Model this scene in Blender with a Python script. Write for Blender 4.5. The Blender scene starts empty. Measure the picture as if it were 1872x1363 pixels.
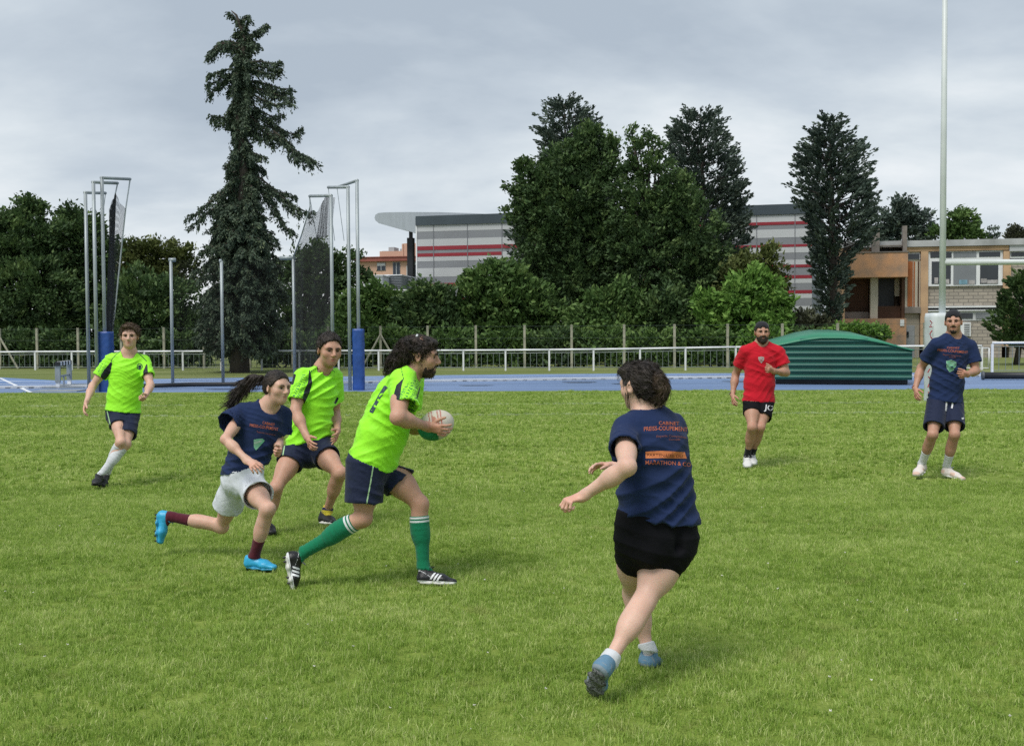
import bpy, math, random
import numpy as np
from mathutils import Vector, Matrix
from mathutils.bvhtree import BVHTree

# ------------------------------------------------------------------ camera, world, sun, exposure
CAM_H = 1.6
F_PX, CX, CY = 2000.0, 936.0, 681.5
PITCH = math.atan(71.5 / F_PX)
ROLL = -0.0053
scene = bpy.context.scene
cam_data = bpy.data.cameras.new('camera')
cam = bpy.data.objects.new('camera', cam_data)
scene.collection.objects.link(cam)
RC = Matrix.Rotation(math.pi / 2 - PITCH, 3, 'X') @ Matrix.Rotation(ROLL, 3, 'Z')
cam.matrix_world = Matrix.Translation((0, 0, CAM_H)) @ RC.to_4x4()
cam_data.sensor_width = 36.0
cam_data.lens = 36.0 * F_PX / 1872.0
cam_data.clip_start = 0.1
cam_data.clip_end = 3000
scene.camera = cam
RCN = np.array(RC)
CAMP = np.array([0, 0, CAM_H])

SUN_ELEV, SUN_AZ = math.radians(58), math.radians(215)
world = bpy.data.worlds.new('World')
scene.world = world
world.use_nodes = True
def build_world():
    nt = world.node_tree
    n, l = nt.nodes, nt.links
    n.clear()
    out = n.new('ShaderNodeOutputWorld')
    sky = n.new('ShaderNodeTexSky'); sky.sky_type = 'NISHITA'; sky.sun_disc = False
    sky.sun_elevation = SUN_ELEV; sky.sun_rotation = SUN_AZ
    bg1 = n.new('ShaderNodeBackground'); bg1.inputs[1].default_value = 0.05
    l.new(sky.outputs[0], bg1.inputs[0])
    tc = n.new('ShaderNodeTexCoord')
    sep = n.new('ShaderNodeSeparateXYZ'); l.new(tc.outputs['Generated'], sep.inputs[0])
    def m(op, a, b=None, c=None):
        x = n.new('ShaderNodeMath'); x.operation = op
        for i, v in enumerate((a, b, c)):
            if v is None: continue
            if isinstance(v, (int, float)): x.inputs[i].default_value = v
            else: l.new(v, x.inputs[i])
        return x.outputs[0]
    zz = m('ADD', m('MAXIMUM', sep.outputs[2], 0.0), 0.30)
    u = m('DIVIDE', sep.outputs[0], zz); v = m('DIVIDE', sep.outputs[1], zz)
    cb = n.new('ShaderNodeCombineXYZ')
    l.new(u, cb.inputs[0]); l.new(m('MULTIPLY', v, 1.35), cb.inputs[1]); cb.inputs[2].default_value = 3.7
    ns = n.new('ShaderNodeTexNoise'); ns.inputs['Scale'].default_value = 1.1
    ns.inputs['Detail'].default_value = 8; ns.inputs['Roughness'].default_value = 0.52
    ns.inputs['Distortion'].default_value = 0.35
    l.new(cb.outputs[0], ns.inputs['Vector'])
    ns2 = n.new('ShaderNodeTexNoise'); ns2.inputs['Scale'].default_value = 3.4
    ns2.inputs['Detail'].default_value = 7; ns2.inputs['Roughness'].default_value = 0.55
    l.new(cb.outputs[0], ns2.inputs['Vector'])
    f = m('ADD', m('MULTIPLY', ns.outputs[0], 0.72), m('MULTIPLY', ns2.outputs[0], 0.28))
    # higher sky a little darker, as under a thick deck of cloud
    f = m('SUBTRACT', f, m('MULTIPLY', m('SUBTRACT', m('MINIMUM', sep.outputs[2], 0.32), 0.14), 0.85))
    rp = n.new('ShaderNodeValToRGB'); l.new(f, rp.inputs[0])
    e = rp.color_ramp.elements
    e[0].position = 0.30; e[0].color = (0.225, 0.262, 0.305, 1)
    e[1].position = 0.62; e[1].color = (0.455, 0.472, 0.486, 1)
    q = e.new(0.41); q.color = (0.285, 0.322, 0.360, 1)
    q = e.new(0.51); q.color = (0.362, 0.395, 0.420, 1)
    bg2 = n.new('ShaderNodeBackground'); bg2.inputs[1].default_value = 1.0
    l.new(rp.outputs[0], bg2.inputs[0])
    mx = n.new('ShaderNodeMixShader'); mx.inputs[0].default_value = 0.97
    l.new(bg1.outputs[0], mx.inputs[1]); l.new(bg2.outputs[0], mx.inputs[2])
    l.new(mx.outputs[0], out.inputs[0])
build_world()
sl = bpy.data.lights.new('sun', 'SUN'); sl.energy = 1.5; sl.angle = math.radians(26); sl.color = (1.0, 0.96, 0.90)
sun = bpy.data.objects.new('sun', sl); scene.collection.objects.link(sun)
sd = Vector((math.sin(SUN_AZ) * math.cos(SUN_ELEV), math.cos(SUN_AZ) * math.cos(SUN_ELEV), math.sin(SUN_ELEV)))
sun.rotation_euler = sd.to_track_quat('Z', 'Y').to_euler(); sun.location = (0, -5, 30)
vs = scene.view_settings
vs.view_transform = 'Standard'; vs.look = 'None'; vs.gamma = 1.0; vs.exposure = 1.0
try:
    scene.cycles.max_bounces = 6; scene.cycles.transparent_max_bounces = 8
    scene.cycles.use_adaptive_sampling = True
    scene.cycles.use_denoising = False
except Exception: pass

# ------------------------------------------------------------------ helpers
rng = np.random.default_rng(7)
random.seed(7)
def ray(px, py):
    d = RCN @ np.array([(px - CX) / F_PX, -(py - CY) / F_PX, -1.0])
    return d / np.linalg.norm(d)
def P(px, py, Y):
    d = ray(px, py); return CAMP + d * (Y / d[1])
def G(px, py, z=0.0):
    d = ray(px, py); return CAMP + d * ((z - CAM_H) / d[2])
def project(V):
    q = (np.asarray(V) - CAMP) @ RCN
    return np.stack([CX + F_PX * q[:, 0] / -q[:, 2], CY - F_PX * q[:, 1] / -q[:, 2]], 1)
def unit(v):
    v = np.asarray(v, float); return v / (np.linalg.norm(v) + 1e-12)
def tag(o, label=None, cat=None, group=None, kind=None):
    if label: o['label'] = label
    if cat: o['category'] = cat
    if group: o['group'] = group
    if kind: o['kind'] = kind
    return o
def link(o, parent=None):
    scene.collection.objects.link(o)
    if parent is not None:
        o.parent = parent
        o.matrix_parent_inverse = Matrix.Translation(parent.location).inverted() if parent.type == 'EMPTY' else Matrix.Identity(4)
    return o
def empty(name, loc, label, cat, group=None):
    o = bpy.data.objects.new(name, None); o.location = tuple(loc); o.empty_display_size = 0.2
    scene.collection.objects.link(o)
    return tag(o, label, cat, group)
def mesh_from(name, V, Fs, smooth=False, attrs=None, fmat=None):
    """V (n,3); Fs list of arrays (quads/tris) or list of index tuples"""
    me = bpy.data.meshes.new(name)
    V = np.asarray(V, np.float32)
    if isinstance(Fs, np.ndarray): Fs = [Fs]
    if len(Fs) and isinstance(Fs[0], np.ndarray) and Fs[0].ndim == 2:
        loops = np.concatenate([f.ravel() for f in Fs]).astype(np.int32)
        tot = np.concatenate([np.full(len(f), f.shape[1], np.int32) for f in Fs])
    else:
        loops = np.array([i for f in Fs for i in f], np.int32); tot = np.array([len(f) for f in Fs], np.int32)
    st = np.concatenate([[0], np.cumsum(tot)[:-1]]).astype(np.int32)
    me.vertices.add(len(V)); me.vertices.foreach_set('co', V.ravel())
    me.loops.add(len(loops)); me.loops.foreach_set('vertex_index', loops)
    me.polygons.add(len(tot)); me.polygons.foreach_set('loop_start', st)
    try: me.polygons.foreach_set('loop_total', tot)
    except Exception: pass
    if fmat is not None: me.polygons.foreach_set('material_index', np.asarray(fmat, np.int32))
    me.update(calc_edges=True)
    me.polygons.foreach_set('use_smooth', np.full(len(tot), bool(smooth)))
    if attrs:
        for k, a in attrs.items():
            a = np.asarray(a, np.float32)
            if a.ndim == 1:
                at = me.attributes.new(k, 'FLOAT', 'POINT'); at.data.foreach_set('value', a)
            else:
                if a.shape[1] == 3: a = np.concatenate([a, np.ones((len(a), 1), np.float32)], 1)
                at = me.attributes.new(k, 'FLOAT_COLOR', 'POINT'); at.data.foreach_set('color', a.ravel())
    me.update()
    return me
def mobj(name, V, Fs, mats, parent=None, smooth=False, attrs=None, fmat=None):
    me = mesh_from(name, V, Fs, smooth, attrs, fmat)
    if not isinstance(mats, (list, tuple)): mats = [mats]
    for m in mats: me.materials.append(m)
    o = bpy.data.objects.new(name, me)
    return link(o, parent)

class MB:
    """collects boxes, tubes and sheets; build() links them as one mesh"""
    def __init__(s): s.V = []; s.F = []; s.M = []; s.n = 0
    def add(s, V, F, m=0):
        V = np.asarray(V, float); s.V.append(V)
        for f in F: s.F.append(tuple(int(i) + s.n for i in f)); s.M.append(m)
        s.n += len(V); return s
    def box(s, c, size, ax=None, m=0, bev=0.0):
        """c centre, size full extents, ax 3 unit vectors (rows)"""
        ax = np.eye(3) if ax is None else np.array([unit(a) for a in ax])
        h = np.array(size) / 2
        V = [[i * h[0], j * h[1], k * h[2]] for i in (-1, 1) for j in (-1, 1) for k in (-1, 1)]
        V = np.array(V) @ ax + np.asarray(c)
        F = [(0, 1, 3, 2), (4, 6, 7, 5), (0, 4, 5, 1), (2, 3, 7, 6), (0, 2, 6, 4), (1, 5, 7, 3)]
        return s.add(V, F, m)
    def tube(s, pts, r, seg=8, m=0, caps=True):
        pts = np.array(pts, float); n = len(pts)
        r = np.full(n, r) if np.isscalar(r) else np.array(r, float)
        t = np.gradient(pts, axis=0) if n > 2 else np.array([pts[1] - pts[0]] * 2)
        t /= np.linalg.norm(t, axis=1)[:, None] + 1e-12
        ref = np.array([0, 0, 1.0]) if abs(t[0][2]) < 0.9 else np.array([1.0, 0, 0])
        V = []
        for i in range(n):
            a = unit(np.cross(t[i], ref)); b = np.cross(t[i], a)
            th = np.arange(seg) * 2 * math.pi / seg
            V.append(pts[i] + r[i] * (np.cos(th)[:, None] * a + np.sin(th)[:, None] * b))
        V = np.concatenate(V)
        F = [(i * seg + j, i * seg + (j + 1) % seg, (i + 1) * seg + (j + 1) % seg, (i + 1) * seg + j) for i in range(n - 1) for j in range(seg)]
        if caps: F += [tuple(range(seg))[::-1], tuple(range((n - 1) * seg, n * seg))]
        return s.add(V, F, m)
    def prism(s, poly, d, m=0):
        """poly: list of 3d points (planar), extruded by vector d"""
        p = np.array(poly, float); n = len(p); d = np.asarray(d, float)
        V = np.concatenate([p, p + d])
        F = [tuple(range(n)), tuple(range(2 * n - 1, n - 1, -1))] + [(i, (i + 1) % n + 0, (i + 1) % n + n, i + n)[::-1] for i in range(n)]
        return s.add(V, F, m)
    def build(s, name, mats, parent=None, smooth=False):
        o = mobj(name, np.concatenate(s.V), s.F, mats, parent, smooth, fmat=s.M)
        return o
def flip_ok(o):
    import bmesh
    bm = bmesh.new(); bm.from_mesh(o.data); bmesh.ops.recalc_face_normals(bm, faces=bm.faces); bm.to_mesh(o.data); bm.free(); return o
def bevel(o, w, seg=2):
    md = o.modifiers.new('bevel', 'BEVEL'); md.width = w; md.segments = seg; md.limit_method = 'ANGLE'
    return o

# ------------------------------------------------------------------ materials
MATS = {}
def mat(name, col, rough=0.7, var=0.12, scale=6.0, metal=0.0, bump=0.0, bscale=40.0, col2=None, spec=0.4, stretch=(1, 1, 1), detail=4, coord='Object'):
    if name in MATS: return MATS[name]
    m = bpy.data.materials.new(name); m.use_nodes = True
    nt = m.node_tree; n, l = nt.nodes, nt.links
    b = n['Principled BSDF']
    b.inputs['Roughness'].default_value = rough; b.inputs['Metallic'].default_value = metal
    b.inputs['Specular IOR Level'].default_value = spec
    tc = n.new('ShaderNodeTexCoord'); mp = n.new('ShaderNodeMapping'); mp.inputs['Scale'].default_value = stretch
    l.new(tc.outputs[coord], mp.inputs[0])
    ns = n.new('ShaderNodeTexNoise'); ns.inputs['Scale'].default_value = scale; ns.inputs['Detail'].default_value = detail
    l.new(mp.outputs[0], ns.inputs['Vector'])
    rp = n.new('ShaderNodeValToRGB'); l.new(ns.outputs[0], rp.inputs[0])
    c = np.array(col[:3], float)
    c2 = c * (1 - var * 2) if col2 is None else np.array(col2)
    rp.color_ramp.elements[0].position = 0.3; rp.color_ramp.elements[1].position = 0.72
    rp.color_ramp.elements[0].color = (*c2, 1)
    rp.color_ramp.elements[1].color = (*(np.clip(c * (1 + var), 0, 1)), 1)
    l.new(rp.outputs[0], b.inputs['Base Color'])
    if bump:
        n2 = n.new('ShaderNodeTexNoise'); n2.inputs['Scale'].default_value = bscale; n2.inputs['Detail'].default_value = 3
        l.new(mp.outputs[0], n2.inputs['Vector'])
        bp = n.new('ShaderNodeBump'); bp.inputs['Strength'].default_value = bump; bp.inputs['Distance'].default_value = 0.01
        l.new(n2.outputs[0], bp.inputs['Height']); l.new(bp.outputs[0], b.inputs['Normal'])
    MATS[name] = m
    return m
# ------------------------------------------------------------------ ground, pitch, track
def ground_mat(name, c_dark, c_mid, c_light, s1=0.35, s2=9.0, s3=90.0, bump=0.5, streak=0.0):
    m = bpy.data.materials.new(name); m.use_nodes = True
    nt = m.node_tree; n, l = nt.nodes, nt.links; b = n['Principled BSDF']
    b.inputs['Roughness'].default_value = 0.85; b.inputs['Specular IOR Level'].default_value = 0.15
    g = n.new('ShaderNodeNewGeometry')
    def noise(sc, det=5, st=(1, 1, 1)):
        mp = n.new('ShaderNodeMapping'); mp.inputs['Scale'].default_value = st; l.new(g.outputs['Position'], mp.inputs[0])
        x = n.new('ShaderNodeTexNoise'); x.inputs['Scale'].default_value = sc; x.inputs['Detail'].default_value = det
        x.inputs['Roughness'].default_value = 0.6; l.new(mp.outputs[0], x.inputs['Vector']); return x.outputs[0]
    def mm(op, a, c):
        x = n.new('ShaderNodeMath'); x.operation = op
        for i, v in enumerate((a, c)):
            if isinstance(v, (int, float)): x.inputs[i].default_value = v
            else: l.new(v, x.inputs[i])
        return x.outputs[0]
    f = mm('ADD', mm('ADD', mm('MULTIPLY', noise(s1, 4, (0.6, 1.6, 1)), 0.4), mm('MULTIPLY', noise(s2), 0.3)), mm('MULTIPLY', noise(s3, 3), 0.3))
    rp = n.new('ShaderNodeValToRGB'); l.new(f, rp.inputs[0]); e = rp.color_ramp.elements
    e[0].position = 0.36; e[0].color = (*c_dark, 1); e[1].position = 0.64; e[1].color = (*c_light, 1)
    q = e.new(0.5); q.color = (*c_mid, 1)
    l.new(rp.outputs[0], b.inputs['Base Color'])
    if bump:
        bp = n.new('ShaderNodeBump'); bp.inputs['Strength'].default_value = bump; bp.inputs['Distance'].default_value = 0.03
        l.new(noise(25, 4), bp.inputs['Height']); l.new(bp.outputs[0], b.inputs['Normal'])
    return m
M_PITCH = ground_mat('pitch_grass', (0.10, 0.15, 0.022), (0.17, 0.235, 0.04), (0.27, 0.33, 0.08), bump=0.8)
M_GROUND = ground_mat('rough_grass', (0.09, 0.12, 0.035), (0.15, 0.185, 0.055), (0.26, 0.27, 0.13), s1=0.2, bump=0.8)
M_TRACK = mat('track_blue', (0.165, 0.265, 0.475), 0.55, 0.10, 0.5, bump=0.2, bscale=60, stretch=(0.4, 2.2, 1))
M_TRACK2 = mat('track_blue_worn', (0.155, 0.235, 0.405), 0.5, 0.12, 0.35, bump=0.2, bscale=60, stretch=(0.35, 2.5, 1))
M_WHITE = mat('white_paint', (0.72, 0.74, 0.76), 0.45, 0.05, 3)
M_LINE = mat('white_line', (0.70, 0.74, 0.80), 0.6, 0.10, 2)
M_GALV = mat('galvanised_steel', (0.33, 0.37, 0.39), 0.45, 0.12, 4, metal=0.25, stretch=(1, 1, 0.3))

def sheet(name, poly, z, m, kind='structure'):
    V = [(x, y, z) for x, y in poly]
    o = mobj(name, V, [tuple(range(len(V)))], m); tag(o, kind=kind); return flip_ok(o)
def up_sheet(o):
    me = o.data
    if me.polygons[0].normal.z < 0: me.flip_normals()
    return o
up_sheet(sheet('ground', [(-700, -60), (700, -60), (700, 900), (-700, 900)], 0.0, M_GROUND))
# pitch: front edge far behind the camera, back edge along the track
eL, eR = G(-200, 719), G(2080, 710.5)
def ext(a, b, x):  # point on line a-b at world x
    t = (x - a[0]) / (b[0] - a[0]); return (x, a[1] + t * (b[1] - a[1]))
PE = lambda x: ext(eL, eR, x)
up_sheet(sheet('pitch', [(-60, -25), (60, -25), PE(60), PE(-60)], 0.004, M_PITCH))
kerb_px = [(-300, 714), (130, 709), (420, 705.5), (800, 698.2), (1130, 693.6), (1650, 689.5), (2150, 687)]
back_px = [(-300, 683), (0, 690), (100, 695.5), (420, 691), (900, 685), (1130, 683), (1650, 681.5), (2150, 680)]
kerb = [G(*p)[:2] for p in kerb_px]; back = [G(*p)[:2] for p in back_px]
apron = [PE(kerb[0][0] - 2), PE(kerb[-1][0] + 2)] + [tuple(k) for k in kerb[::-1]]
up_sheet(sheet('track_apron', apron, 0.006, M_TRACK2))
up_sheet(sheet('running_track', [tuple(k) for k in kerb] + [tuple(b) for b in back[::-1]], 0.010, M_TRACK))
def strip(name, pts, w, z, m):
    pts = np.array([p[:2] for p in pts]); t = np.gradient(pts, axis=0); t /= np.linalg.norm(t, axis=1)[:, None]
    nrm = np.stack([-t[:, 1], t[:, 0]], 1) * w / 2; n = len(pts)
    V = [(x, y, z) for x, y in pts - nrm] + [(x, y, z) for x, y in pts + nrm]
    F = [(i, i + 1, n + i + 1, n + i) for i in range(n - 1)]
    return tag(mobj(name, V, F, m), kind='structure')
def lerp_line(t):
    xs = np.linspace(kerb[0][0], kerb[-1][0], 30)
    ky = np.interp(xs, [k[0] for k in kerb], [k[1] for k in kerb]); by = np.interp(xs, [k[0] for k in back], [k[1] for k in back])
    return [(x, a + t * (b - a)) for x, a, b in zip(xs, ky, by)]
for t in (0.25, 0.5, 0.75): strip('track_lane_line', lerp_line(t), 0.16, 0.014, M_LINE)
M_LANE_D = mat('track_lane_dark_blue', (0.10, 0.19, 0.40), 0.6, 0.1, 1)
for t in (0.36, 0.63): strip('track_lane_band', lerp_line(t), 0.5, 0.013, M_LANE_D)  # darker blue bands between the lane lines
strip('track_diagonal_line', [G(-40, 686), G(0, 691.5), G(56, 718)], 0.12, 0.018, M_LINE)
# puddled dark patches on the apron
M_WET = mat('wet_patch', (0.075, 0.11, 0.20), 0.25, 0.1, 1)
for i, (px, py, w, h) in enumerate([(1060, 699, 60, 1.6), (1370, 697.5, 90, 1.4), (1140, 702, 40, 1.2), (430, 711.5, 110, 1.2), (870, 705, 60, 1.0), (760, 710.5, 36, .8)]):
    c = G(px, py); a = np.linspace(0, 2 * math.pi, 20)[:-1]
    rx = w / 2 * c[1] / 2000; ry = abs(G(px, py - h)[1] - c[1])
    sheet('wet_patch', [(c[0] + rx * math.cos(q) * (1 + .2 * math.sin(3 * q)), c[1] + ry * math.sin(q) * (1 + .25 * math.cos(2 * q))) for q in a], 0.009 + i * 0.0003, M_WET)
# aluminium inner kerb with little feet
kb = MB()
KX = np.linspace(kerb[0][0], kerb[-1][0], 130); KY = np.interp(KX, [k[0] for k in kerb], [k[1] for k in kerb])
for i in range(len(KX) - 1):
    a, b = np.array([KX[i], KY[i], 0]), np.array([KX[i + 1], KY[i + 1], 0]); d = unit(b - a); L = np.linalg.norm(b - a)
    kb.box((a + b) / 2 + [0, 0, 0.075], (L, 0.06, 0.04), (d, np.cross([0, 0, 1], d), [0, 0, 1]))
    kb.box(a + d * 0.3 + [0, 0, 0.034], (0.5, 0.04, 0.043), (d, np.cross([0, 0, 1], d), [0, 0, 1]))
o = kb.build('track_kerb', M_WHITE); tag(o, kind='structure')
# faint painted lines on the pitch, broken where the grass has grown through
M_FAINT = ground_mat('worn_white_line', (0.11, 0.17, 0.03), (0.21, 0.27, 0.13), (0.42, 0.45, 0.34), s1=0.5, bump=0.5)
strip('pitch_line', [G(-150, 744.5), G(2000, 735.0)], 0.10, 0.012, M_FAINT)
strip('pitch_line', [G(-150, 763.5), G(2000, 754.0)], 0.10, 0.012, M_FAINT)
strip('pitch_line', [G(-150, 727.0), G(2000, 718.5)], 0.05, 0.012, M_FAINT)

# ------------------------------------------------------------------ turf blades (geometry nodes instancing of turf tiles)
def blade_mat():
    m = bpy.data.materials.new('grass_blade'); m.use_nodes = True
    nt = m.node_tree; n, l = nt.nodes, nt.links; b = n['Principled BSDF']
    b.inputs['Roughness'].default_value = 0.55; b.inputs['Specular IOR Level'].default_value = 0.25
    g = n.new('ShaderNodeNewGeometry')
    mp = n.new('ShaderNodeMapping'); mp.inputs['Scale'].default_value = (0.8, 1.2, 1); l.new(g.outputs['Position'], mp.inputs[0])
    x = n.new('ShaderNodeTexNoise'); x.inputs['Scale'].default_value = 0.9; x.inputs['Detail'].default_value = 6; x.inputs['Roughness'].default_value = 0.62
    l.new(mp.outputs[0], x.inputs['Vector'])
    a = n.new('ShaderNodeAttribute'); a.attribute_name = 'rnd'
    s = n.new('ShaderNodeMath'); s.operation = 'MULTIPLY'; s.inputs[1].default_value = 0.52; l.new(x.outputs[0], s.inputs[0])
    s2 = n.new('ShaderNodeMath'); s2.operation = 'MULTIPLY_ADD'; s2.inputs[1].default_value = 0.56; l.new(a.outputs['Fac'], s2.inputs[0]); l.new(s.outputs[0], s2.inputs[2])
    rp = n.new('ShaderNodeValToRGB'); l.new(s2.outputs[0], rp.inputs[0]); e = rp.color_ramp.elements
    e[0].position = 0.26; e[0].color = (0.120, 0.205, 0.028, 1); e[1].position = 0.80; e[1].color = (0.68, 0.72, 0.32, 1)
    q = e.new(0.48); q.color = (0.272, 0.412, 0.066, 1)
    q = e.new(0.64); q.color = (0.425, 0.560, 0.135, 1)
    # clover and drier patches, then what is left of the painted pitch lines
    def mm(op, *v):
        q_ = n.new('ShaderNodeMath'); q_.operation = op
        for i, w in enumerate(v):
            if isinstance(w, (int, float)): q_.inputs[i].default_value = w
            else: l.new(w, q_.inputs[i])
        return q_.outputs[0]
    def mixc(f, a_, c):
        k = n.new('ShaderNodeMix'); k.data_type = 'RGBA'; l.new(f, k.inputs[0]); l.new(a_, k.inputs[6]); k.inputs[7].default_value = (*c, 1); return k.outputs[2]
    def pn(sc, off):
        mp2 = n.new('ShaderNodeMapping'); mp2.inputs['Location'].default_value = (off, off, 0); l.new(g.outputs['Position'], mp2.inputs[0])
        z = n.new('ShaderNodeTexNoise'); z.inputs['Scale'].default_value = sc; z.inputs['Detail'].default_value = 4; l.new(mp2.outputs[0], z.inputs['Vector']); return z.outputs[0]
    cur = rp.outputs[0]
    cur = mixc(mm('MULTIPLY', mm('GREATER_THAN', pn(3.1, 31), 0.66), 0.35), cur, (0.42, 0.43, 0.15))
    sp = n.new('ShaderNodeSeparateXYZ'); l.new(g.outputs['Position'], sp.inputs[0])
    for (ax_, ay_), (bx_, by_), wd in ((G(-150, 744.5)[:2], G(2000, 735.0)[:2], .10), (G(-150, 763.5)[:2], G(2000, 754.0)[:2], .10), (G(-150, 727)[:2], G(2000, 718.5)[:2], .05)):
        sl_ = (by_ - ay_) / (bx_ - ax_)
        dist = mm('ABSOLUTE', mm('SUBTRACT', sp.outputs[1], mm('MULTIPLY_ADD', sp.outputs[0], float(sl_), float(ay_ - sl_ * ax_))))
        f = mm('MULTIPLY', mm('LESS_THAN', dist, wd), mm('MULTIPLY', mm('GREATER_THAN', pn(0.9, ay_), 0.44), 0.42)); cur = mixc(f, cur, (0.75, 0.78, 0.66))
    l.new(cur, b.inputs['Base Color'])
    tr = n.new('ShaderNodeBsdfTranslucent'); l.new(cur, tr.inputs[0])
    mx = n.new('ShaderNodeMixShader'); mx.inputs[0].default_value = 0.4
    l.new(b.outputs[0], mx.inputs[1]); l.new(tr.outputs[0], mx.inputs[2]); l.new(mx.outputs[0], n['Material Output'].inputs[0])
    return m
M_BLADE = blade_mat()
def turf_tile(name, size, count, hmin, hmax, wid, seed):
    r = np.random.default_rng(seed)
    # tufts: blades gather in small clumps
    nt = count // 14
    tc = r.uniform(-size / 2, size / 2, (nt, 2))
    ti = r.integers(0, nt, count); base = tc[ti] + r.normal(0, 0.017, (count, 2))
    ang = r.uniform(0, 2 * math.pi, nt)[ti] + r.normal(0, .9, count); lean = np.abs(r.normal(0.5, 0.4, count)).clip(0, 1.35)
    h = r.uniform(hmin, hmax, count) * r.uniform(.65, 1.2, nt)[ti] * (1 + 0.25 * np.sin(base[:, 0] * 9) * np.cos(base[:, 1] * 7))
    d = np.stack([np.cos(ang), np.sin(ang)], 1); w = r.uniform(0.6, 1.2, count) * wid
    sa = r.uniform(0, 2 * math.pi, count); side = np.stack([np.cos(sa), np.sin(sa)], 1) * w[:, None] / 2
    b3 = np.concatenate([base, np.zeros((count, 1))], 1)
    off1 = np.concatenate([d * (h * np.sin(lean) * 0.35)[:, None], (h * 0.55 * np.cos(lean * .6))[:, None]], 1)
    off2 = np.concatenate([d * (h * np.sin(lean) * 1.0)[:, None], (h * np.cos(lean))[:, None]], 1)
    s3 = np.concatenate([side, np.zeros((count, 1))], 1)
    V = np.stack([b3 - s3, b3 + s3, b3 + off1 + s3 * .8, b3 + off1 - s3 * .8, b3 + off2], 1).reshape(-1, 3)
    i = np.arange(count)[:, None] * 5
    rnd = np.repeat((r.uniform(0, 1, count) * .50 + .50 * r.uniform(0, 1, nt)[ti]), 5)
    dry = np.repeat(r.random(count) < 0.05, 5); rnd = np.where(dry, 1.15, rnd)
    me = mesh_from(name, V, [i + np.array([[0, 1, 2, 3]]), i + np.array([[3, 2, 4]])], False, {'rnd': rnd})
    me.materials.append(M_BLADE)
    return bpy.data.objects.new(name, me)
def scatter(name, pts, col, label, smin, smax):
    me = bpy.data.meshes.new(name); me.from_pydata([tuple(p) for p in pts], [], [])
    o = bpy.data.objects.new(name, me); scene.collection.objects.link(o)
    ng = bpy.data.node_groups.new(name + '_nodes', 'GeometryNodeTree')
    ng.interface.new_socket('Geometry', in_out='INPUT', socket_type='NodeSocketGeometry')
    ng.interface.new_socket('Geometry', in_out='OUTPUT', socket_type='NodeSocketGeometry')
    n, l = ng.nodes, ng.links
    gi = n.new('NodeGroupInput'); go = n.new('NodeGroupOutput')
    ci = n.new('GeometryNodeCollectionInfo'); ci.inputs['Collection'].default_value = col; ci.inputs['Separate Children'].default_value = True
    ci.inputs['Reset Children'].default_value = True
    ip = n.new('GeometryNodeInstanceOnPoints'); ip.inputs['Pick Instance'].default_value = True
    rz = n.new('FunctionNodeRandomValue'); rz.data_type = 'FLOAT_VECTOR'; rz.inputs[0].default_value = (0, 0, 0); rz.inputs[1].default_value = (0, 0, 6.283)
    rs = n.new('FunctionNodeRandomValue'); rs.data_type = 'FLOAT'; rs.inputs[2].default_value = smin; rs.inputs[3].default_value = smax
    l.new(gi.outputs[0], ip.inputs['Points']); l.new(ci.outputs[0], ip.inputs['Instance'])
    l.new(rz.outputs[0], ip.inputs['Rotation']); l.new(rs.outputs[1], ip.inputs['Scale'])
    l.new(ip.outputs[0], go.inputs[0])
    md = o.modifiers.new('turf', 'NODES'); md.node_group = ng
    return tag(o, label, 'grass', kind='stuff')
near_col = bpy.data.collections.new('turf_tiles_fine'); mid_col = bpy.data.collections.new('turf_tiles_coarse')
for k in range(5): near_col.objects.link(turf_tile('turf_tile', 0.52, 2800, 0.020, 0.046, 0.0036, 10 + k))
for k in range(4): mid_col.objects.link(turf_tile('turf_patch', 1.04, 2000, 0.028, 0.055, 0.0085, 30 + k))
pn, pm = [], []
def inview(x, y, mrg=0.6): return abs(x) < y * 0.485 + mrg and y > 3.6
for i in range(-46, 47):
    for j in range(0, 30):
        x, y = i * 0.40 + rng.uniform(-.08, .08), 3.3 + j * 0.40 + rng.uniform(-.08, .08)
        if inview(x, y, 2.2) and y < 11.5: pn.append((x, y, 0.0))
for i in range(-34, 35):
    for j in range(0, 40):
        x, y = i * 0.8 + rng.uniform(-.2, .2), 11.2 + j * 0.8 + rng.uniform(-.2, .2)
        if inview(x, y, 5.0) and y < PE(x)[1] - 0.6: pm.append((x, y, 0.0))
scatter('grass_blades', pn, near_col, 'short bright green turf blades in the foreground', 0.95, 1.1)
scatter('grass_turf', pm, mid_col, 'mown green turf further up the pitch', 0.85, 1.1)

# a few clover heads and pale bits lying in the turf
def clover():
    r = np.random.default_rng(77); m = MB()
    for i in range(90):
        y = 4.3 + 9 * r.random() ** 1.4; x = r.uniform(-.52, .52) * y; h = r.uniform(.03, .045); c = np.array([x, y, h]); q = r.uniform(.004, .0075)
        for k in range(5):
            a = r.uniform(0, 6.28); d = np.array([math.cos(a), math.sin(a), r.uniform(-.2, .8)]) * q
            m.tube([c, c + d], [q * .45, q * .2], 4)
    o = m.build('clover_heads', mat('clover_white', (.62, .62, .52), .8, .15, 40)); tag(o, 'tiny pale clover heads scattered through the near turf', 'clover', kind='stuff')
clover()
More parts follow.
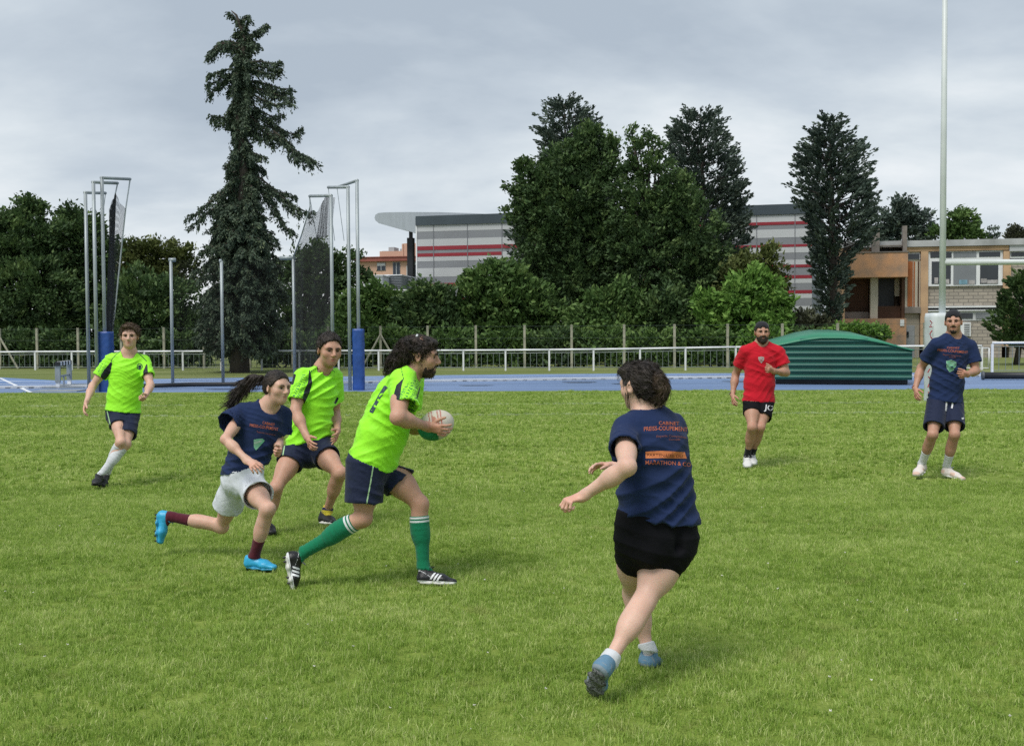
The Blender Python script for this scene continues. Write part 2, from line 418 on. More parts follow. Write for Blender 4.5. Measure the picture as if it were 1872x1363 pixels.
# ------------------------------------------------------------------ buildings
class Facade:
    """a vertical facade plane through two ground points; rectangles are given by their corners on it"""
    def __init__(s, pa, ya, pb, yb):
        s.a = P(pa, 600, ya) * [1, 1, 0]; s.b = P(pb, 600, yb) * [1, 1, 0]
        s.u = unit(s.b - s.a); s.n = unit(np.cross(s.u, [0, 0, 1]))   # n towards the camera
        if s.n[1] > 0: s.n = -s.n
    def uz(s, px, py):
        d = ray(px, py); t = np.dot(s.a - CAMP, s.n) / np.dot(d, s.n); q = CAMP + d * t
        return np.dot(q - s.a, s.u), q[2]
    def rect(s, x0, y0, x1, y1):
        ym, xm = (y0 + y1) / 2, (x0 + x1) / 2
        return s.uz(x0, ym)[0], s.uz(x1, ym)[0], s.uz(xm, y1)[1], s.uz(xm, y0)[1]
    def slab(s, mb, u0, u1, z0, z1, front, back, m=0):
        c = s.a + s.u * (u0 + u1) / 2 + s.n * (front + back) / 2; c[2] = (z0 + z1) / 2
        mb.box(c, (abs(u1 - u0), abs(front - back), abs(z1 - z0)), (s.u, s.n, (0, 0, 1)), m)
    def px(s, mb, x0, y0, x1, y1, front, back, m=0):
        u0, u1, z0, z1 = s.rect(x0, y0, x1, y1); s.slab(mb, u0, u1, z0, z1, front, back, m)
    def pt(s, u, z, f=0.0):
        q = s.a + s.u * u + s.n * f; q[2] = z; return q

M_CLAD_W = mat('cladding_white', (0.47, 0.485, 0.50), 0.5, 0.05, 0.25)
M_CLAD_G = mat('cladding_grey', (0.215, 0.225, 0.245), 0.5, 0.04, 0.4)
M_CLAD_R = mat('cladding_red', (0.26, 0.022, 0.035), 0.5, 0.05, 0.4)
M_SLATE = mat('slate_fascia', (0.050, 0.068, 0.082), 0.45, 0.06, 0.5)
M_CANOPY = mat('canopy_metal', (0.36, 0.40, 0.44), 0.5, 0.04, 0.6, stretch=(6, 1, 1))
M_DARK = mat('dark_steel', (0.018, 0.021, 0.027), 0.5, 0.2, 2)
M_SEAM = mat('panel_seam', (0.17, 0.18, 0.20), 0.6, 0.05, 2)

def sports_hall():
    fa = Facade(764, 95.0, 1484, 87.0)
    root = empty('sports_hall', fa.a, 'large sports hall clad in white, grey and red horizontal bands with a rounded overhanging roof', 'building')
    U = fa.uz(1484, 600)[0]; um = fa.uz(1150, 600)[0]
    hz = lambda x, y: fa.uz(x, y)[1]
    left = [(412.4, 'w'), (423.8, 'g'), (437.7, 'w'), (450.5, 'r'), (457.5, 'g'), (463.5, 'r'), (469.5, 'w'), (478, 'g'), (490.5, 'w'), (506.5, 'g'), (518, 'r'), (524, 'w'), (532, 'g'), (545, 'r'), (551, 'w'), (562, 'g'), (575, 'w'), (590, 'g'), (612, None)]
    right = [(391.6, 'w'), (404.5, 'r'), (410, 'g'), (418.4, 'w'), (433.5, 'g'), (446.5, 'r'), (451, 'w'), (461.7, 'g'), (474.6, 'w'), (483.6, 'r'), (488.5, 'g'), (503, 'r'), (508.8, 'w'), (517.5, 'g'), (530.4, 'r'), (536.3, 'w'), (545, 'g'), (559.5, 'w'), (572, 'g'), (588, 'w'), (612, None)]
    # the three cladding colours belong to the wall's skin; one mesh
    w = MB(); mi = {'w': 0, 'g': 1, 'r': 2}
    for bands, ua, ub, xr in ((left, 0, um, 764), (right, um, U, 1453)):
        for k in range(len(bands) - 1):
            z1, z0 = hz(xr, bands[k][0]), hz(xr, bands[k + 1][0])
            if bands[k + 1][1] is None: z0 = 0.0
            c = bands[k][1]
            fr = {'w': 0.0, 'g': -0.012, 'r': 0.02}[c]
            if c == 'r' and ua == 0 and k == 5:   # the short red band stops part-way
                us = fa.uz(918, 470)[0]
                fa.slab(w, ua, us, z0, z1, fr, -0.3, mi[c]); fa.slab(w, us, ub, z0, z1, 0.0, -0.3, 0)
            else: fa.slab(w, ua, ub, z0, z1, fr, -0.3, mi[c])
    w.build('cladding_wall', [M_CLAD_W, M_CLAD_G, M_CLAD_R], root)
    zt, zb = hz(764, 395.4), hz(764, 412.4)
    f = MB(); fa.slab(f, -0.1, U + 0.1, zb, zt, 0.12, -0.4)
    fa.slab(f, 14.0, 14.06, zb + .02, zt - .02, 0.135, 0.1)
    f.build('roof_fascia', M_SLATE, root)
    for x in (793, 855, 918, 985, 1383, 1453):
        s = MB(); u = fa.uz(x, 500)[0]; fa.slab(s, u - 0.03, u + 0.03, 0.2, zb - 0.02, 0.028, -0.1)
        s.build('panel_seam', M_SEAM, root)
    e = MB(); fa.slab(e, -0.12, -0.0, 0.0, zb, 0.05, -0.32); e.build('corner_trim', M_WHITE, root)
    # the far end: grey return wall and a blue-grey downpipe strip
    b = MB(); fa.slab(b, 0.02, U - 0.02, 0, zt - 0.05, -0.32, -26); b.build('hall_body', M_CLAD_G, root)
    g = MB(); fa.slab(g, U + 0.002, U + 0.35, 0, zb, -0.02, -0.6, 0); fa.slab(g, U + 0.36, U + 0.75, 0, zb - .2, -0.1, -25, 0)
    g.build('end_wall', mat('end_wall_grey', (0.14, 0.165, 0.19), 0.5, 0.1, 1), root)
    # rounded overhang: wing profile along the facade direction, run back over the hall
    prof = []
    for x, y in [(764, 427), (745, 422), (722, 416), (700, 410.5), (688, 407), (682, 402), (680, 397), (681.5, 391.5), (687, 388), (700, 387), (740, 386.2), (800, 386.6), (860, 388.5), (920, 391.5), (1000, 394.6), (1000, 397)]:
        u, z = fa.uz(x, y); prof.append(fa.pt(u, z, -0.6))
    # close under the fascia
    prof.append(fa.pt(0.3, zt - 0.3, -0.6)); prof.append(fa.pt(0.3, zb - 0.6, -0.6))
    c = MB(); c.prism(prof, -fa.n * 24)
    flip_ok(c.build('roof_overhang', M_CANOPY, root))
    q = MB(); yb = -2.0
    fa.px(q, 730.5, 431, 741, 600, yb, yb - 0.6); fa.px(q, 732.5, 416, 738, 431, yb - 0.15, yb - 0.4)
    q.build('roof_column', M_DARK, root)
    return fa
HALL = sports_hall()

def pink_apartments():
    fa = Facade(655, 142, 790, 140)
    root = empty('apartment_building', fa.a, 'salmon pink apartment block with a red brown roof edge behind the sports hall', 'building')
    M1 = mat('pink_render', (0.56, 0.36, 0.265), 0.8, 0.05, 0.3); M2 = mat('roof_edge_red', (0.27, 0.085, 0.065), 0.7, 0.1, 1)
    M3 = mat('dark_glass_far', (0.03, 0.04, 0.06), 0.2, 0.1, 1); M4 = mat('shutter_pale', (0.55, 0.57, 0.60), 0.6, 0.04, 1)
    w = MB(); fa.px(w, 655, 477.5, 790, 622, 0, -10); w.build('wall', M1, root)
    r = MB(); fa.px(r, 651, 470.5, 792, 477.4, 0.5, -10.3); fa.px(r, 651, 469, 792, 470.4, 0.6, -10.4); r.build('roof_edge', M2, root)
    p = MB(); fa.px(p, 685, 457, 728, 469, -2, -8); fa.px(p, 726.5, 443.5, 729, 469, -1.9, -8.1); fa.px(p, 729, 442, 790, 469, -2, -8); p.build('rooftop_block', M1, root)
    for x0, y0, x1, y1 in ((685, 455.6, 697, 457.3), (697, 448.5, 707.5, 456.6), (718, 451.5, 724.5, 456.6), (751.5, 438.6, 760, 442)):
        c = MB(); fa.px(c, x0, y0, x1, y1, -3, -5); c.build('roof_vent', mat('vent_grey', (0.36, 0.38, 0.40), 0.6, 0.08, 1), root)
    def window(x0, y0, x1, y1, sh):
        f = MB(); fa.px(f, x0 - .8, y0 - 1.2, x1 + .8, y1 + .8, 0.05, -0.05); fo = f.build('window', mat('frame_grey', (0.35, 0.33, 0.33), 0.6, 0.05, 1), root)
        g = MB(); fa.px(g, x0, y0 + (y1 - y0) * sh, x1, y1, 0.09, 0.02); g.build('pane', M3, fo)
        if sh > 0.05: q = MB(); fa.px(q, x0, y0, x1, y0 + (y1 - y0) * sh, 0.13, 0.02); q.build('shutter', M4, fo)
        h = MB(); xm = (x0 + x1) / 2; fa.px(h, xm - .4, y0 + (y1 - y0) * sh, xm + .4, y1, 0.14, 0.1); h.build('mullion', M4, fo)
    window(690, 481, 704.5, 494, 0.38); window(719, 480, 731, 508, 0.0); window(752, 479.5, 763.5, 512, 0.14)
    window(744, 486, 750, 509, 0.9)
pink_apartments()

def annexes():
    M_C = mat('corrugated_white', (0.50, 0.53, 0.56), 0.55, 0.05, 1); M_D = mat('louvre_grey', (0.19, 0.21, 0.23), 0.6, 0.1, 1)
    def corr(name, label, fa, x0, y0, x1, y1, depth, m, step=2.3, cat='shed', cap=None):
        u0, u1, z0, z1 = fa.rect(x0, y0, x1, y1); root = empty(name, fa.pt(u0, 0), label, cat)
        b = MB(); fa.slab(b, u0, u1, 0, z1, -0.05, -depth)
        dz = step * 88 / 2000; z = z1
        while z > 0.3:
            fa.slab(b, u0, u1, z - dz * .55, z, 0.02, -0.06); z -= dz
        b.build('corrugated_wall', m, root)
        c = MB(); fa.slab(c, u0 - .05, u0 + .12, 0, z1 + .03, 0.06, -0.1); fa.slab(c, u0 - .05, u1 + .05, z1 + .031, z1 + .12, 0.07, -depth); c.build('edge_trim', cap or M_WHITE, root)
    fb = Facade(650, 84, 790, 83)
    corr('annex', 'dark louvred plant enclosure beside the black roof column', Facade(650, 90, 790, 89), 700, 504.5, 734, 560, 5, M_D, 3.0)
    corr('annex', 'white corrugated annex half hidden by leaves left of the louvred enclosure', Facade(650, 87, 790, 86.5), 664, 505, 699.5, 560, 4, M_C, 3.2)
    corr('annex', 'low white corrugated wall just above the hedge below the black roof column', fb, 716, 532, 752, 570, 4, M_C, 4.2)
    g = MB(); f2 = Facade(650, 91.5, 790, 91); f2.px(g, 742.5, 509, 764, 600, 0, -3)
    r = g.build('link_wall', mat('link_grey', (0.17, 0.19, 0.20), 0.6, 0.08, 1)); tag(r, 'plain grey low wall between the black column and the striped hall', 'wall')
annexes()

def school():
    fa = Facade(1537, 68.0, 1872, 66.0)
    root = empty('school_building', fa.a, 'two storey ochre and brick school block with broken concrete balcony and chimneys', 'building')
    OX, OY, S = 1500, 330, 3.325
    z = lambda x, y: (OX + x / S, OY + y / S)
    def R(mb, x0, y0, x1, y1, f, b, m=0):
        (a, c), (d, e) = z(x0, y0), z(x1, y1); fa.px(mb, a, c, d, e, f, b, m)
    M_O = mat('ochre_render', (0.50, 0.335, 0.20), 0.85, 0.16, 0.9, col2=(0.38, 0.25, 0.16), bump=0.3)
    M_O2 = mat('orange_render', (0.50, 0.265, 0.135), 0.85, 0.15, 1.6, col2=(0.33, 0.225, 0.16), bump=0.3, detail=8)
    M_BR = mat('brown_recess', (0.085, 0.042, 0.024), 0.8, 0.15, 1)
    M_CO = mat('weathered_concrete', (0.23, 0.205, 0.185), 0.9, 0.2, 1.2, bump=0.4, detail=8)
    M_CR = mat('cream_panel', (0.50, 0.455, 0.37), 0.75, 0.08, 1)
    M_OP = mat('orange_panel', (0.36, 0.115, 0.035), 0.7, 0.1, 1)
    M_GL = mat('window_glass', (0.020, 0.026, 0.032), 0.12, 0.2, 0.6, spec=0.6)
    M_GL2 = mat('window_glass_pale', (0.20, 0.215, 0.235), 0.25, 0.1, 0.8)
    M_RF = mat('roof_edge_pale', (0.44, 0.45, 0.46), 0.6, 0.12, 0.8, col2=(0.27, 0.28, 0.28))
    M_BK = brick()
    b = MB(); R(b, 128, 402, 1500, 1090, -1.6, -6); b.build('wall_core', mat('core_brown', (0.16, 0.11, 0.075), 0.9, 0.1, 1), root)
    r = MB(); R(r, 118, 362, 1520, 400, 0.35, -6.2); r.build('roof_edge', M_RF, root)
    # frame in ochre render
    f = MB()
    R(f, 126, 402, 145, 1010, 0.25, -1.6)
    R(f, 146, 402, 303, 446, 0.2, -1.6); R(f, 512, 402, 1140, 428, 0.2, -1.6)
    R(f, 605, 429, 650, 1010, 0.2, -1.6); R(f, 1105, 429, 1141, 1010, 0.22, -1.6); R(f, 1141, 480, 1150, 1010, .2, -1.6)
    f.build('render_frame', M_O, root)
    # balcony
    q = MB(); R(q, 140, 446, 515, 592, 1.0, 0.86); fa_u = fa.rect(*z(140, 446), *z(515, 592))
    fa.slab(q, fa_u[0], fa_u[0] + .14, fa_u[2], fa_u[3], 0.86, -0.2); fa.slab(q, fa_u[1] - .14, fa_u[1], fa_u[2], fa_u[3], 0.86, -0.2)
    fa.slab(q, fa_u[0] + .15, fa_u[1] - .15, fa_u[2], fa_u[2] + .15, 0.85, -1.4)
    bo = q.build('balcony', M_O2, root)
    cp = MB(); fa.slab(cp, fa_u[0] - .03, fa_u[1] + .03, fa_u[3] + .004, fa_u[3] + .07, 1.04, 0.82); cp.build('coping', M_CO, bo)
    for x0, x1, y0 in ((303, 348, 282), (488, 513, 282)):
        c = MB(); R(c, x0, y0, x1, 443, 0.8, 0.36); c.build('chimney', M_CO, root)
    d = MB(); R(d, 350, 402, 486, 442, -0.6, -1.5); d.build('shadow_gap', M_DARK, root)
    lo = MB(); R(lo, 349, 398, 487, 404, 0.75, 0.4); lo.build('parapet_beam', M_CO, root)
    # recess under the balcony
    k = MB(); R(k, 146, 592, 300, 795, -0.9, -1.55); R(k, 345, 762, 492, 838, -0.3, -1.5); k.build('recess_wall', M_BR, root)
    k = MB(); R(k, 300, 592, 344, 838, 0.3, -0.1); k.build('column', M_CR, root)
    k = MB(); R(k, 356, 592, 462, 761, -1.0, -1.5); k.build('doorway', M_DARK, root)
    k = MB(); R(k, 463, 592, 492, 700, -0.8, -1.5, 0); R(k, 344, 592, 356, 838, -0.4, -1.5, 0); k.build('recess_column', M_CR, root)
    k = MB(); R(k, 146, 797, 299, 838, -0.4, -1.5); k.build('recess_sill', M_CO, root)
    k = MB(); R(k, 492, 592, 512, 838, 0.1, -1.5); k.build('pier', M_BR, root)
    k = MB(); R(k, 140, 839, 507, 1090, 0.85, -1.4); k.build('lower_wall', M_O2, root)
    pl = MB(); R(pl, 470, 846, 494, 884, 0.9, 0.86); pl.build('notice_plate', M_WHITE, root)
    # door bay
    k = MB(); R(k, 515, 429, 604, 488, 0.05, -1.5, 0); R(k, 512, 488, 622, 770, 0.05, -1.5); k.build('bay_panel', M_CR, root)
    k = MB(); R(k, 521, 442, 604, 482, 0.09, 0.04); w = k.build('window', M_WHITE, root); k = MB(); R(k, 525, 446, 600, 479, 0.12, 0.08); k.build('pane', M_GL, w)
    k = MB(); R(k, 528, 492, 558, 765, 0.10, 0.04); R(k, 564, 492, 572, 765, .09, .04); k.build('orange_panel', M_OP, root)
    k = MB(); R(k, 590, 492, 597, 765, 0.10, 0.04); R(k, 611, 492, 614, 765, .1, .04); k.build('panel_post', M_BR, root)
    k = MB(); R(k, 508, 770, 604, 806, 0.3, -1.5); k.build('ledge', M_CO, root)
    k = MB(); R(k, 510, 807, 600, 1080, 0.02, -1.5); k.build('door_surround', mat('surround_beige', (0.33, 0.29, 0.235), 0.8, 0.08, 1), root)
    k = MB(); R(k, 516, 880, 570, 1080, 0.07, 0.03); w = k.build('door', mat('door_grey', (0.27, 0.285, 0.30), 0.5, 0.08, 1), root)
    k = MB(); R(k, 521, 918, 535, 953, 0.10, 0.06); k.build('pane', M_GL, w)
    # big window bay
    k = MB(); R(k, 648, 430, 1106, 640, 0.08, -0.2); W = k.build('window', M_WHITE, root)
    for x0, y0, x1, y1, m in ((666, 436, 722, 470, 'd'), (756, 436, 795, 470, 'd'), (806, 434, 946, 468, 'p'), (962, 434, 1090, 464, 'd'),
                           (674, 492, 790, 628, 'd'), (806, 488, 944, 632, 'p'), (968, 488, 1078, 628, 'd')):
        k = MB(); R(k, x0, y0, x1, y1, 0.10, 0.06); k.build('pane', M_GL if m == 'd' else M_GL2, W)
    for x0, y0, x1, y1, mi in ((690, 590, 712, 626, 0), (728, 600, 780, 628, 0), (840, 604, 890, 630, 1), (900, 606, 935, 630, 0), (972, 596, 1008, 622, 0), (1010, 604, 1075, 626, 0)):
        k = MB(); R(k, x0, y0, x1, y1, .115, .1, mi); k.build('sill_clutter', [mat('sill_things', (0.42, 0.40, 0.40), 0.7, 0.2, 4), mat('sill_blue', (0.18, 0.33, 0.42), 0.7, 0.2, 4)], W)
    k = MB(); R(k, 651, 640, 1104, 762, -0.05, -1.5); R(k, 651, 852, 1104, 1090, -0.07, -1.5); R(k, 1151, 480, 1500, 1090, -0.05, -1.5); k.build('brick_wall', M_BK, root)
    k = MB(); R(k, 645, 762, 1102, 772, 0.1, -1.4); R(k, 645, 786, 1102, 792, 0.14, -1.4); k.build('ledge', M_WHITE, root)
    k = MB(); R(k, 645, 773, 1102, 785, 0.0, -1.4); k.build('ledge_gap', M_DARK, root)
    k = MB(); R(k, 651, 793, 1102, 851, -0.02, -1.4); w = k.build('low_window', M_CLAD_W, root)
    k = MB(); R(k, 760, 806, 925, 838, 0.02, -0.04); k.build('pane', M_GL, w)
    k = MB(); R(k, 944, 806, 1078, 840, 0.02, -0.04); k.build('pane', M_GL2, w)
    # right bay
    k = MB(); R(k, 1143, 380, 1500, 428, 0.25, -1.4); k.build('bay_panel', M_CLAD_W, root)
    k = MB(); R(k, 1150, 429, 1500, 470, 0.05, -1.4); w = k.build('window', M_WHITE, root)
    for x in (1158, 1290, 1400): k = MB(); R(k, x, 436, x + 100, 461, 0.08, 0.03); k.build('pane', M_GL, w)
    # white louvred vent panel beside the door
    k = MB(); R(k, 850, 862, 912, 946, 0.06, -0.1); w = k.build('louvre', M_WHITE, root)
    k = MB()
    for y in range(872, 940, 11): R(k, 872, y, 905, y + 4, 0.08, 0.05)
    k.build('louvre_slats', M_DARK, w)
    # rough low stone wall and bank in front
    k = MB(); f3 = Facade(1480, 60, 1700, 60); f3.px(k, 1500, 597, 1546, 640, 0, -0.4); q = k.build('stone_wall', M_CO); tag(q, 'low grey stone wall at the foot of the tall conifer left of the school block', 'wall')
def brick():
    m = bpy.data.materials.new('pale_brick'); m.use_nodes = True; n, l = m.node_tree.nodes, m.node_tree.links; b = n['Principled BSDF']
    tc = n.new('ShaderNodeTexCoord'); sx = n.new('ShaderNodeSeparateXYZ'); l.new(tc.outputs['Object'], sx.inputs[0])
    cb = n.new('ShaderNodeCombineXYZ'); l.new(sx.outputs[0], cb.inputs[0]); l.new(sx.outputs[2], cb.inputs[1])
    br = n.new('ShaderNodeTexBrick'); l.new(cb.outputs[0], br.inputs['Vector']); br.inputs['Scale'].default_value = 1.0
    br.inputs['Color1'].default_value = (0.40, 0.355, 0.30, 1); br.inputs['Color2'].default_value = (0.31, 0.28, 0.24, 1); br.inputs['Mortar'].default_value = (0.20, 0.18, 0.16, 1)
    br.inputs['Brick Width'].default_value = 0.55; br.inputs['Row Height'].default_value = 0.21; br.inputs['Mortar Size'].default_value = 0.03; br.inputs['Mortar Smooth'].default_value = 0.3
    l.new(br.outputs[0], b.inputs['Base Color']); b.inputs['Roughness'].default_value = 0.85
    return m
school()

# ------------------------------------------------------------------ fences
def rail_fence(pxs, label, name, post_x, zs):
    """pxs: ground line pixels; zs: rail height"""
    pts = np.array([G(*p) for p in pxs])
    root = empty(name, pts[0], label, 'fence')
    def at(px):
        # the point of the fence line met by the vertical plane through px
        d = ray(px, 640)
        for a, b in zip(pts[:-1], pts[1:]):
            e = b - a; den = d[0] * e[1] - d[1] * e[0]
            if abs(den) < 1e-9: continue
            s = ((a[0]) * e[1] - (a[1]) * e[0]) / den; q = np.array([d[0] * s, d[1] * s, 0])
            t = np.dot(q - a, e) / np.dot(e, e)
            if -0.02 <= t <= 1.02: return q
        return None
    Q = [at(x) for x in post_x]; H = np.interp(post_x, [z[0] for z in zs], [z[1] for z in zs])
    M_BAL = mat('galvanised_baluster', (0.22, 0.26, 0.25), 0.5, 0.1, 3, metal=0.3)
    for i, (q, h) in enumerate(zip(Q, H)):
        p = MB(); p.box(q + [0, 0, h / 2 - 0.02], (0.075, 0.075, h - 0.045)); p.build('post', M_WHITE, root)
    for i in range(len(Q) - 1):
        a, b = Q[i] + [0, 0, H[i]], Q[i + 1] + [0, 0, H[i + 1]]; d = unit(b - a); L = np.linalg.norm(b - a)
        r = MB(); r.tube([a, b], 0.045, 10); r.build('handrail', M_WHITE, root, True)
        k = MB(); dh = np.array([0, 0, 1.0])
        k.tube([a - dh * 0.13 + d * .06, b - dh * 0.13 - d * .06], 0.014, 6)
        lo = 0.14
        k.tube([Q[i] + [0, 0, lo] + d * .06, Q[i + 1] + [0, 0, lo] - d * .06], 0.014, 6)
        nb = max(2, int(L / 0.24))
        for j in range(1, nb):
            t = j / nb; q = Q[i] * (1 - t) + Q[i + 1] * t; h = H[i] * (1 - t) + H[i + 1] * t - .13
            k.tube([q + [0, 0, lo], q + [0, 0, h]], 0.011, 5, caps=False)
        k.build('infill_bars', M_BAL, root)
post_left = [-200, -90, -32, 64, 131, 197, 264, 334, 404, 478, 547, 619, 692, 769, 847, 924, 1004, 1085, 1170, 1253, 1345, 1440, 1535, 1632, 1722, 1795]
rail_fence([(-260, 677.5), (64, 676.3), (500, 677.3), (900, 677.6), (1130, 677.3), (1350, 676.5), (1800, 676)], 'long low white railing of square posts and round handrail running behind the running track', 'railing', post_left[2:], [(-200, .83), (64, .87), (900, .89), (1100, .915), (1345, .985), (1800, 1.0)])
rail_fence([(1805, 684.0), (2100, 683)], 'separate white framed railing section at the right edge beyond the black roller', 'railing', [1814, 1925, 2040], [(1800, 1.17), (2100, 1.17)])
# a grey sliding gate leaf closing the gap between the two
def gate():
    f = Facade(1700, 47, 1812, 46); root = empty('gate', f.pt(*f.uz(1765, 680)) * [1, 1, 0], 'pale grey wire gate panel between the white railings behind the man at the right', 'gate')
    g = MB(); u0, u1, z0, z1 = f.rect(1762, 636, 1808, 682)
    a, b, c, d = f.pt(u0, max(z0, .05)), f.pt(u1, max(z0, .05)), f.pt(u1, z1), f.pt(u0, z1)
    for p, q in ((a, b), (b, c), (c, d), (d, a)): g.tube([p, q], 0.025, 8)
    g.build('gate_frame', M_WHITE, root, True)
    g = MB()
    for t in np.linspace(0.05, 0.95, 14): g.tube([a + (b - a) * t, d + (c - d) * t], 0.006, 5)
    g.build('wire_infill', M_GALV, root)
gate()

def concrete_fence():
    root = empty('boundary_fence', G(0, 672), 'wire boundary fence on slender pale concrete posts in front of the hedge', 'fence')
    M_CP = mat('pale_concrete_post', (0.36, 0.35, 0.27), 0.85, 0.12, 3, bump=0.3)
    xs = [-90, 0, 68, 143, 222, 300, 373, 456, 535, 600, 696, 782, 870, 959, 1045, 1141, 1233, 1330, 1430, 1531, 1690]
    tops = []
    for x in xs:
        Y = 54.0 - (x / 1872) * 6.0
        b = P(x, 640, Y) * [1, 1, 0]; h = 2.0
        p = MB(); p.box(b + [0, 0, h / 2], (0.105, 0.105, h)); p.build('post', M_CP, root); tops.append(b + [0, 0, h])
    for i, (x, s) in enumerate(((696, -1), (696, 1), (0, 1))):
        Y = 54.0 - (x / 1872) * 6.0; b = P(x, 640, Y) * [1, 1, 0]
        p = MB(); p.tube([b + [0, -.05, 1.6], b + [s * 0.9, -.05, 0.0]], 0.05, 6); p.build('brace', M_CP, root)
    w = MB()
    for a, b in zip(tops[:-1], tops[1:]):
        for h in (-.05, -.6, -1.2, -1.8):
            m = (a + b) / 2 + [0, 0, h - .01]; w.tube([a + [0, -.08, h], m + [0, -.08, 0], b + [0, -.08, h]], 0.006, 4, caps=False)
    # low mesh: sparse diamond wires
    for a, b in zip(tops[:-1], tops[1:]):
        L = np.linalg.norm(b - a); n = int(L / 0.32); d = (b - a)
        for j in range(-5, n):
            for sgn in (1, -1):
                t0, t1 = (j / n, (j + 5) / n) if sgn > 0 else ((j + 5) / n, j / n)
                z0, z1 = 0.1, 1.85
                if min(t0, t1) < 0 or max(t0, t1) > 1: continue
                w.tube([a + d * t0 + [0, -.08, z0 - 2], a + d * t1 + [0, -.08, z1 - 2]], 0.0035, 3, caps=False)
    w.build('wires', mat('wire_green', (0.04, 0.065, 0.05), 0.6, 0.1, 3), root)
concrete_fence()

# ------------------------------------------------------------------ throwing cage
def cage():
    root = empty('throwing_cage', G(405, 712), 'tall hammer throwing cage of grey steel poles with black netting and blue padded front posts', 'throwing cage')
    M_NET = net_mat(0.27)
    M_PAD = mat('pad_blue', (0.022, 0.075, 0.30), 0.4, 0.12, 3, bump=0.6, bscale=6)
    def pole(bpx, bpy, topy, Y=None, r=0.05, name='pole'):
        b = G(bpx, bpy) if Y is None else P(bpx, 640, Y) * [1, 1, 0]
        d = ray(bpx, topy); z = CAM_H + d[2] / d[1] * b[1]
        p = MB(); p.tube([b, b + [0, 0, z]], r, 12); p.build(name, M_GALV, root, True); return b, b + np.array([0, 0, z])
    def arm(top, px, py, dY=0.0, r=0.045):
        e = P(px, py, top[1] + dY); m = MB(); d = unit(e - top); m.tube([top - d * r, e], r, 8); m.build('arm', M_GALV, root, True); return e
    L = []
    for bx, by, ty, ax, ay, dy in ((163, 713.5, 352, 193, 353, 1.0), (178, 717, 333, 215, 335, 1.2), (193.5, 716, 325, 238, 327.5, 1.6)):
        b, t = pole(bx, by, ty); L.append((b, t, arm(t, ax, ay, dy)))
    Rr = []
    for bx, by, ty, ax, ay, dy in ((609, 714, 357.5, 566, 358.5, 2.2), (640, 713.5, 342, 600, 342.5, 1.6), (656.5, 713, 330, 616, 342.5, 2.4)):
        b, t = pole(bx, by, ty); Rr.append((b, t, arm(t, ax, ay, dy)))
    Bk = []
    for bx, by, ty, ax in ((316, 706, 475, 321), (408, 705, 477, 405), (539, 703, 471.5, 511)):
        b, t = pole(bx, by, ty); e = arm(t, ax, ty, 0.0, .06); Bk.append((b, t, e))
    for (b, t, e), x0, x1, pt, pb in ((L[2], 180, 206, 606, 722), (Rr[2], 645, 666, 601, 716.5)):
        z = P(x0, pt, b[1])[2]; w = (x1 - x0) * b[1] / 2000
        cx = (P(x0, 650, b[1]) + P(x1, 650, b[1])) / 2; p = MB(); hh = z - 0.0
        n = 9; ww = w / 2
        rgx = np.random.default_rng(int(x0)); V = []; F = []
        segs = 28; rows = 26
        for i in range(rows + 1):
            for j in range(segs):
                a = j / segs * 2 * math.pi; c, s_ = math.cos(a), math.sin(a)
                q = (abs(c) ** 5 + abs(s_) ** 5) ** (-1 / 5)
                wr = 1 + 0.045 * math.sin(i * 1.9 + 3 * math.sin(a * 2 + i * .7)) * math.sin(a * 3 + i) + (0 if 0 < i < rows else -.04)
                V.append([cx[0] + ww * q * c * wr, b[1] + ww * q * s_ * wr, hh * i / rows])
        for i in range(rows):
            for j in range(segs): F.append((i * segs + j, i * segs + (j + 1) % segs, (i + 1) * segs + (j + 1) % segs, (i + 1) * segs + j))
        F.append(tuple(range(rows * segs, (rows + 1) * segs)))
        mobj('post_pad', V, F, M_PAD, root, True)
    # netting hung from the arms: gathered panels that narrow downward, as a thin woven sheet of crossing cords
    def net(poly_top, poly_bot, rows, name='net', wave=0.12, r_=0.006, cols=40, M_NET=M_NET):
        pt, pb = np.array(poly_top, float), np.array(poly_bot, float)
        tt = np.linspace(0, 1, cols); 
        def along(p, t):
            s = np.concatenate([[0], np.cumsum(np.linalg.norm(np.diff(p, axis=0), axis=1))]); s /= s[-1]
            return np.stack([np.interp(t, s, p[:, k]) for k in range(3)], 1)
        A, B = along(pt, tt), along(pb, tt); V = []
        for i in range(rows + 1):
            f = i / rows; row = A * (1 - f) + B * f
            row = row + np.stack([0 * tt, wave * np.sin(tt * 23 + f * 2) * (0.3 + f), 0 * tt], 1)
            V.append(row)
        V = np.concatenate(V); F = [(i * cols + j, i * cols + j + 1, (i + 1) * cols + j + 1, (i + 1) * cols + j) for i in range(rows) for j in range(cols - 1)]
        return mobj(name, V, F, M_NET, root, True)
    YL = L[2][0][1]
    # left: black bundle beside the padded pole
    net([P(199, 382, YL), P(211, 352, YL + .5), P(220, 372, YL + .9), P(230.5, 382, YL + 1.2)], [P(197, 600, YL + .1), P(199, 606, YL + .3), P(203, 610, YL + .6), P(206, 600, YL + .9)], 24, cols=60, M_NET=net_mat(.28))
    net([P(200, 384, YL + .05), P(211, 354, YL + .45), P(213, 360, YL + .55)], [P(196, 590, YL + .1), P(199, 612, YL + .3), P(202, 600, YL + .6)], 24, cols=60, M_NET=net_mat(.9))
    net([P(201, 386, YL + .1), P(210, 356, YL + .4), P(212, 366, YL + .5)], [P(196, 590, YL + .1), P(199, 612, YL + .3), P(204, 600, YL + .6)], 24, cols=60)
    c = MB(); c.tube([L[2][2], P(230, 381, YL + 1.2), P(206, 606, YL + .9)], 0.022, 5); c.build('guy_rope', M_GALV, root)
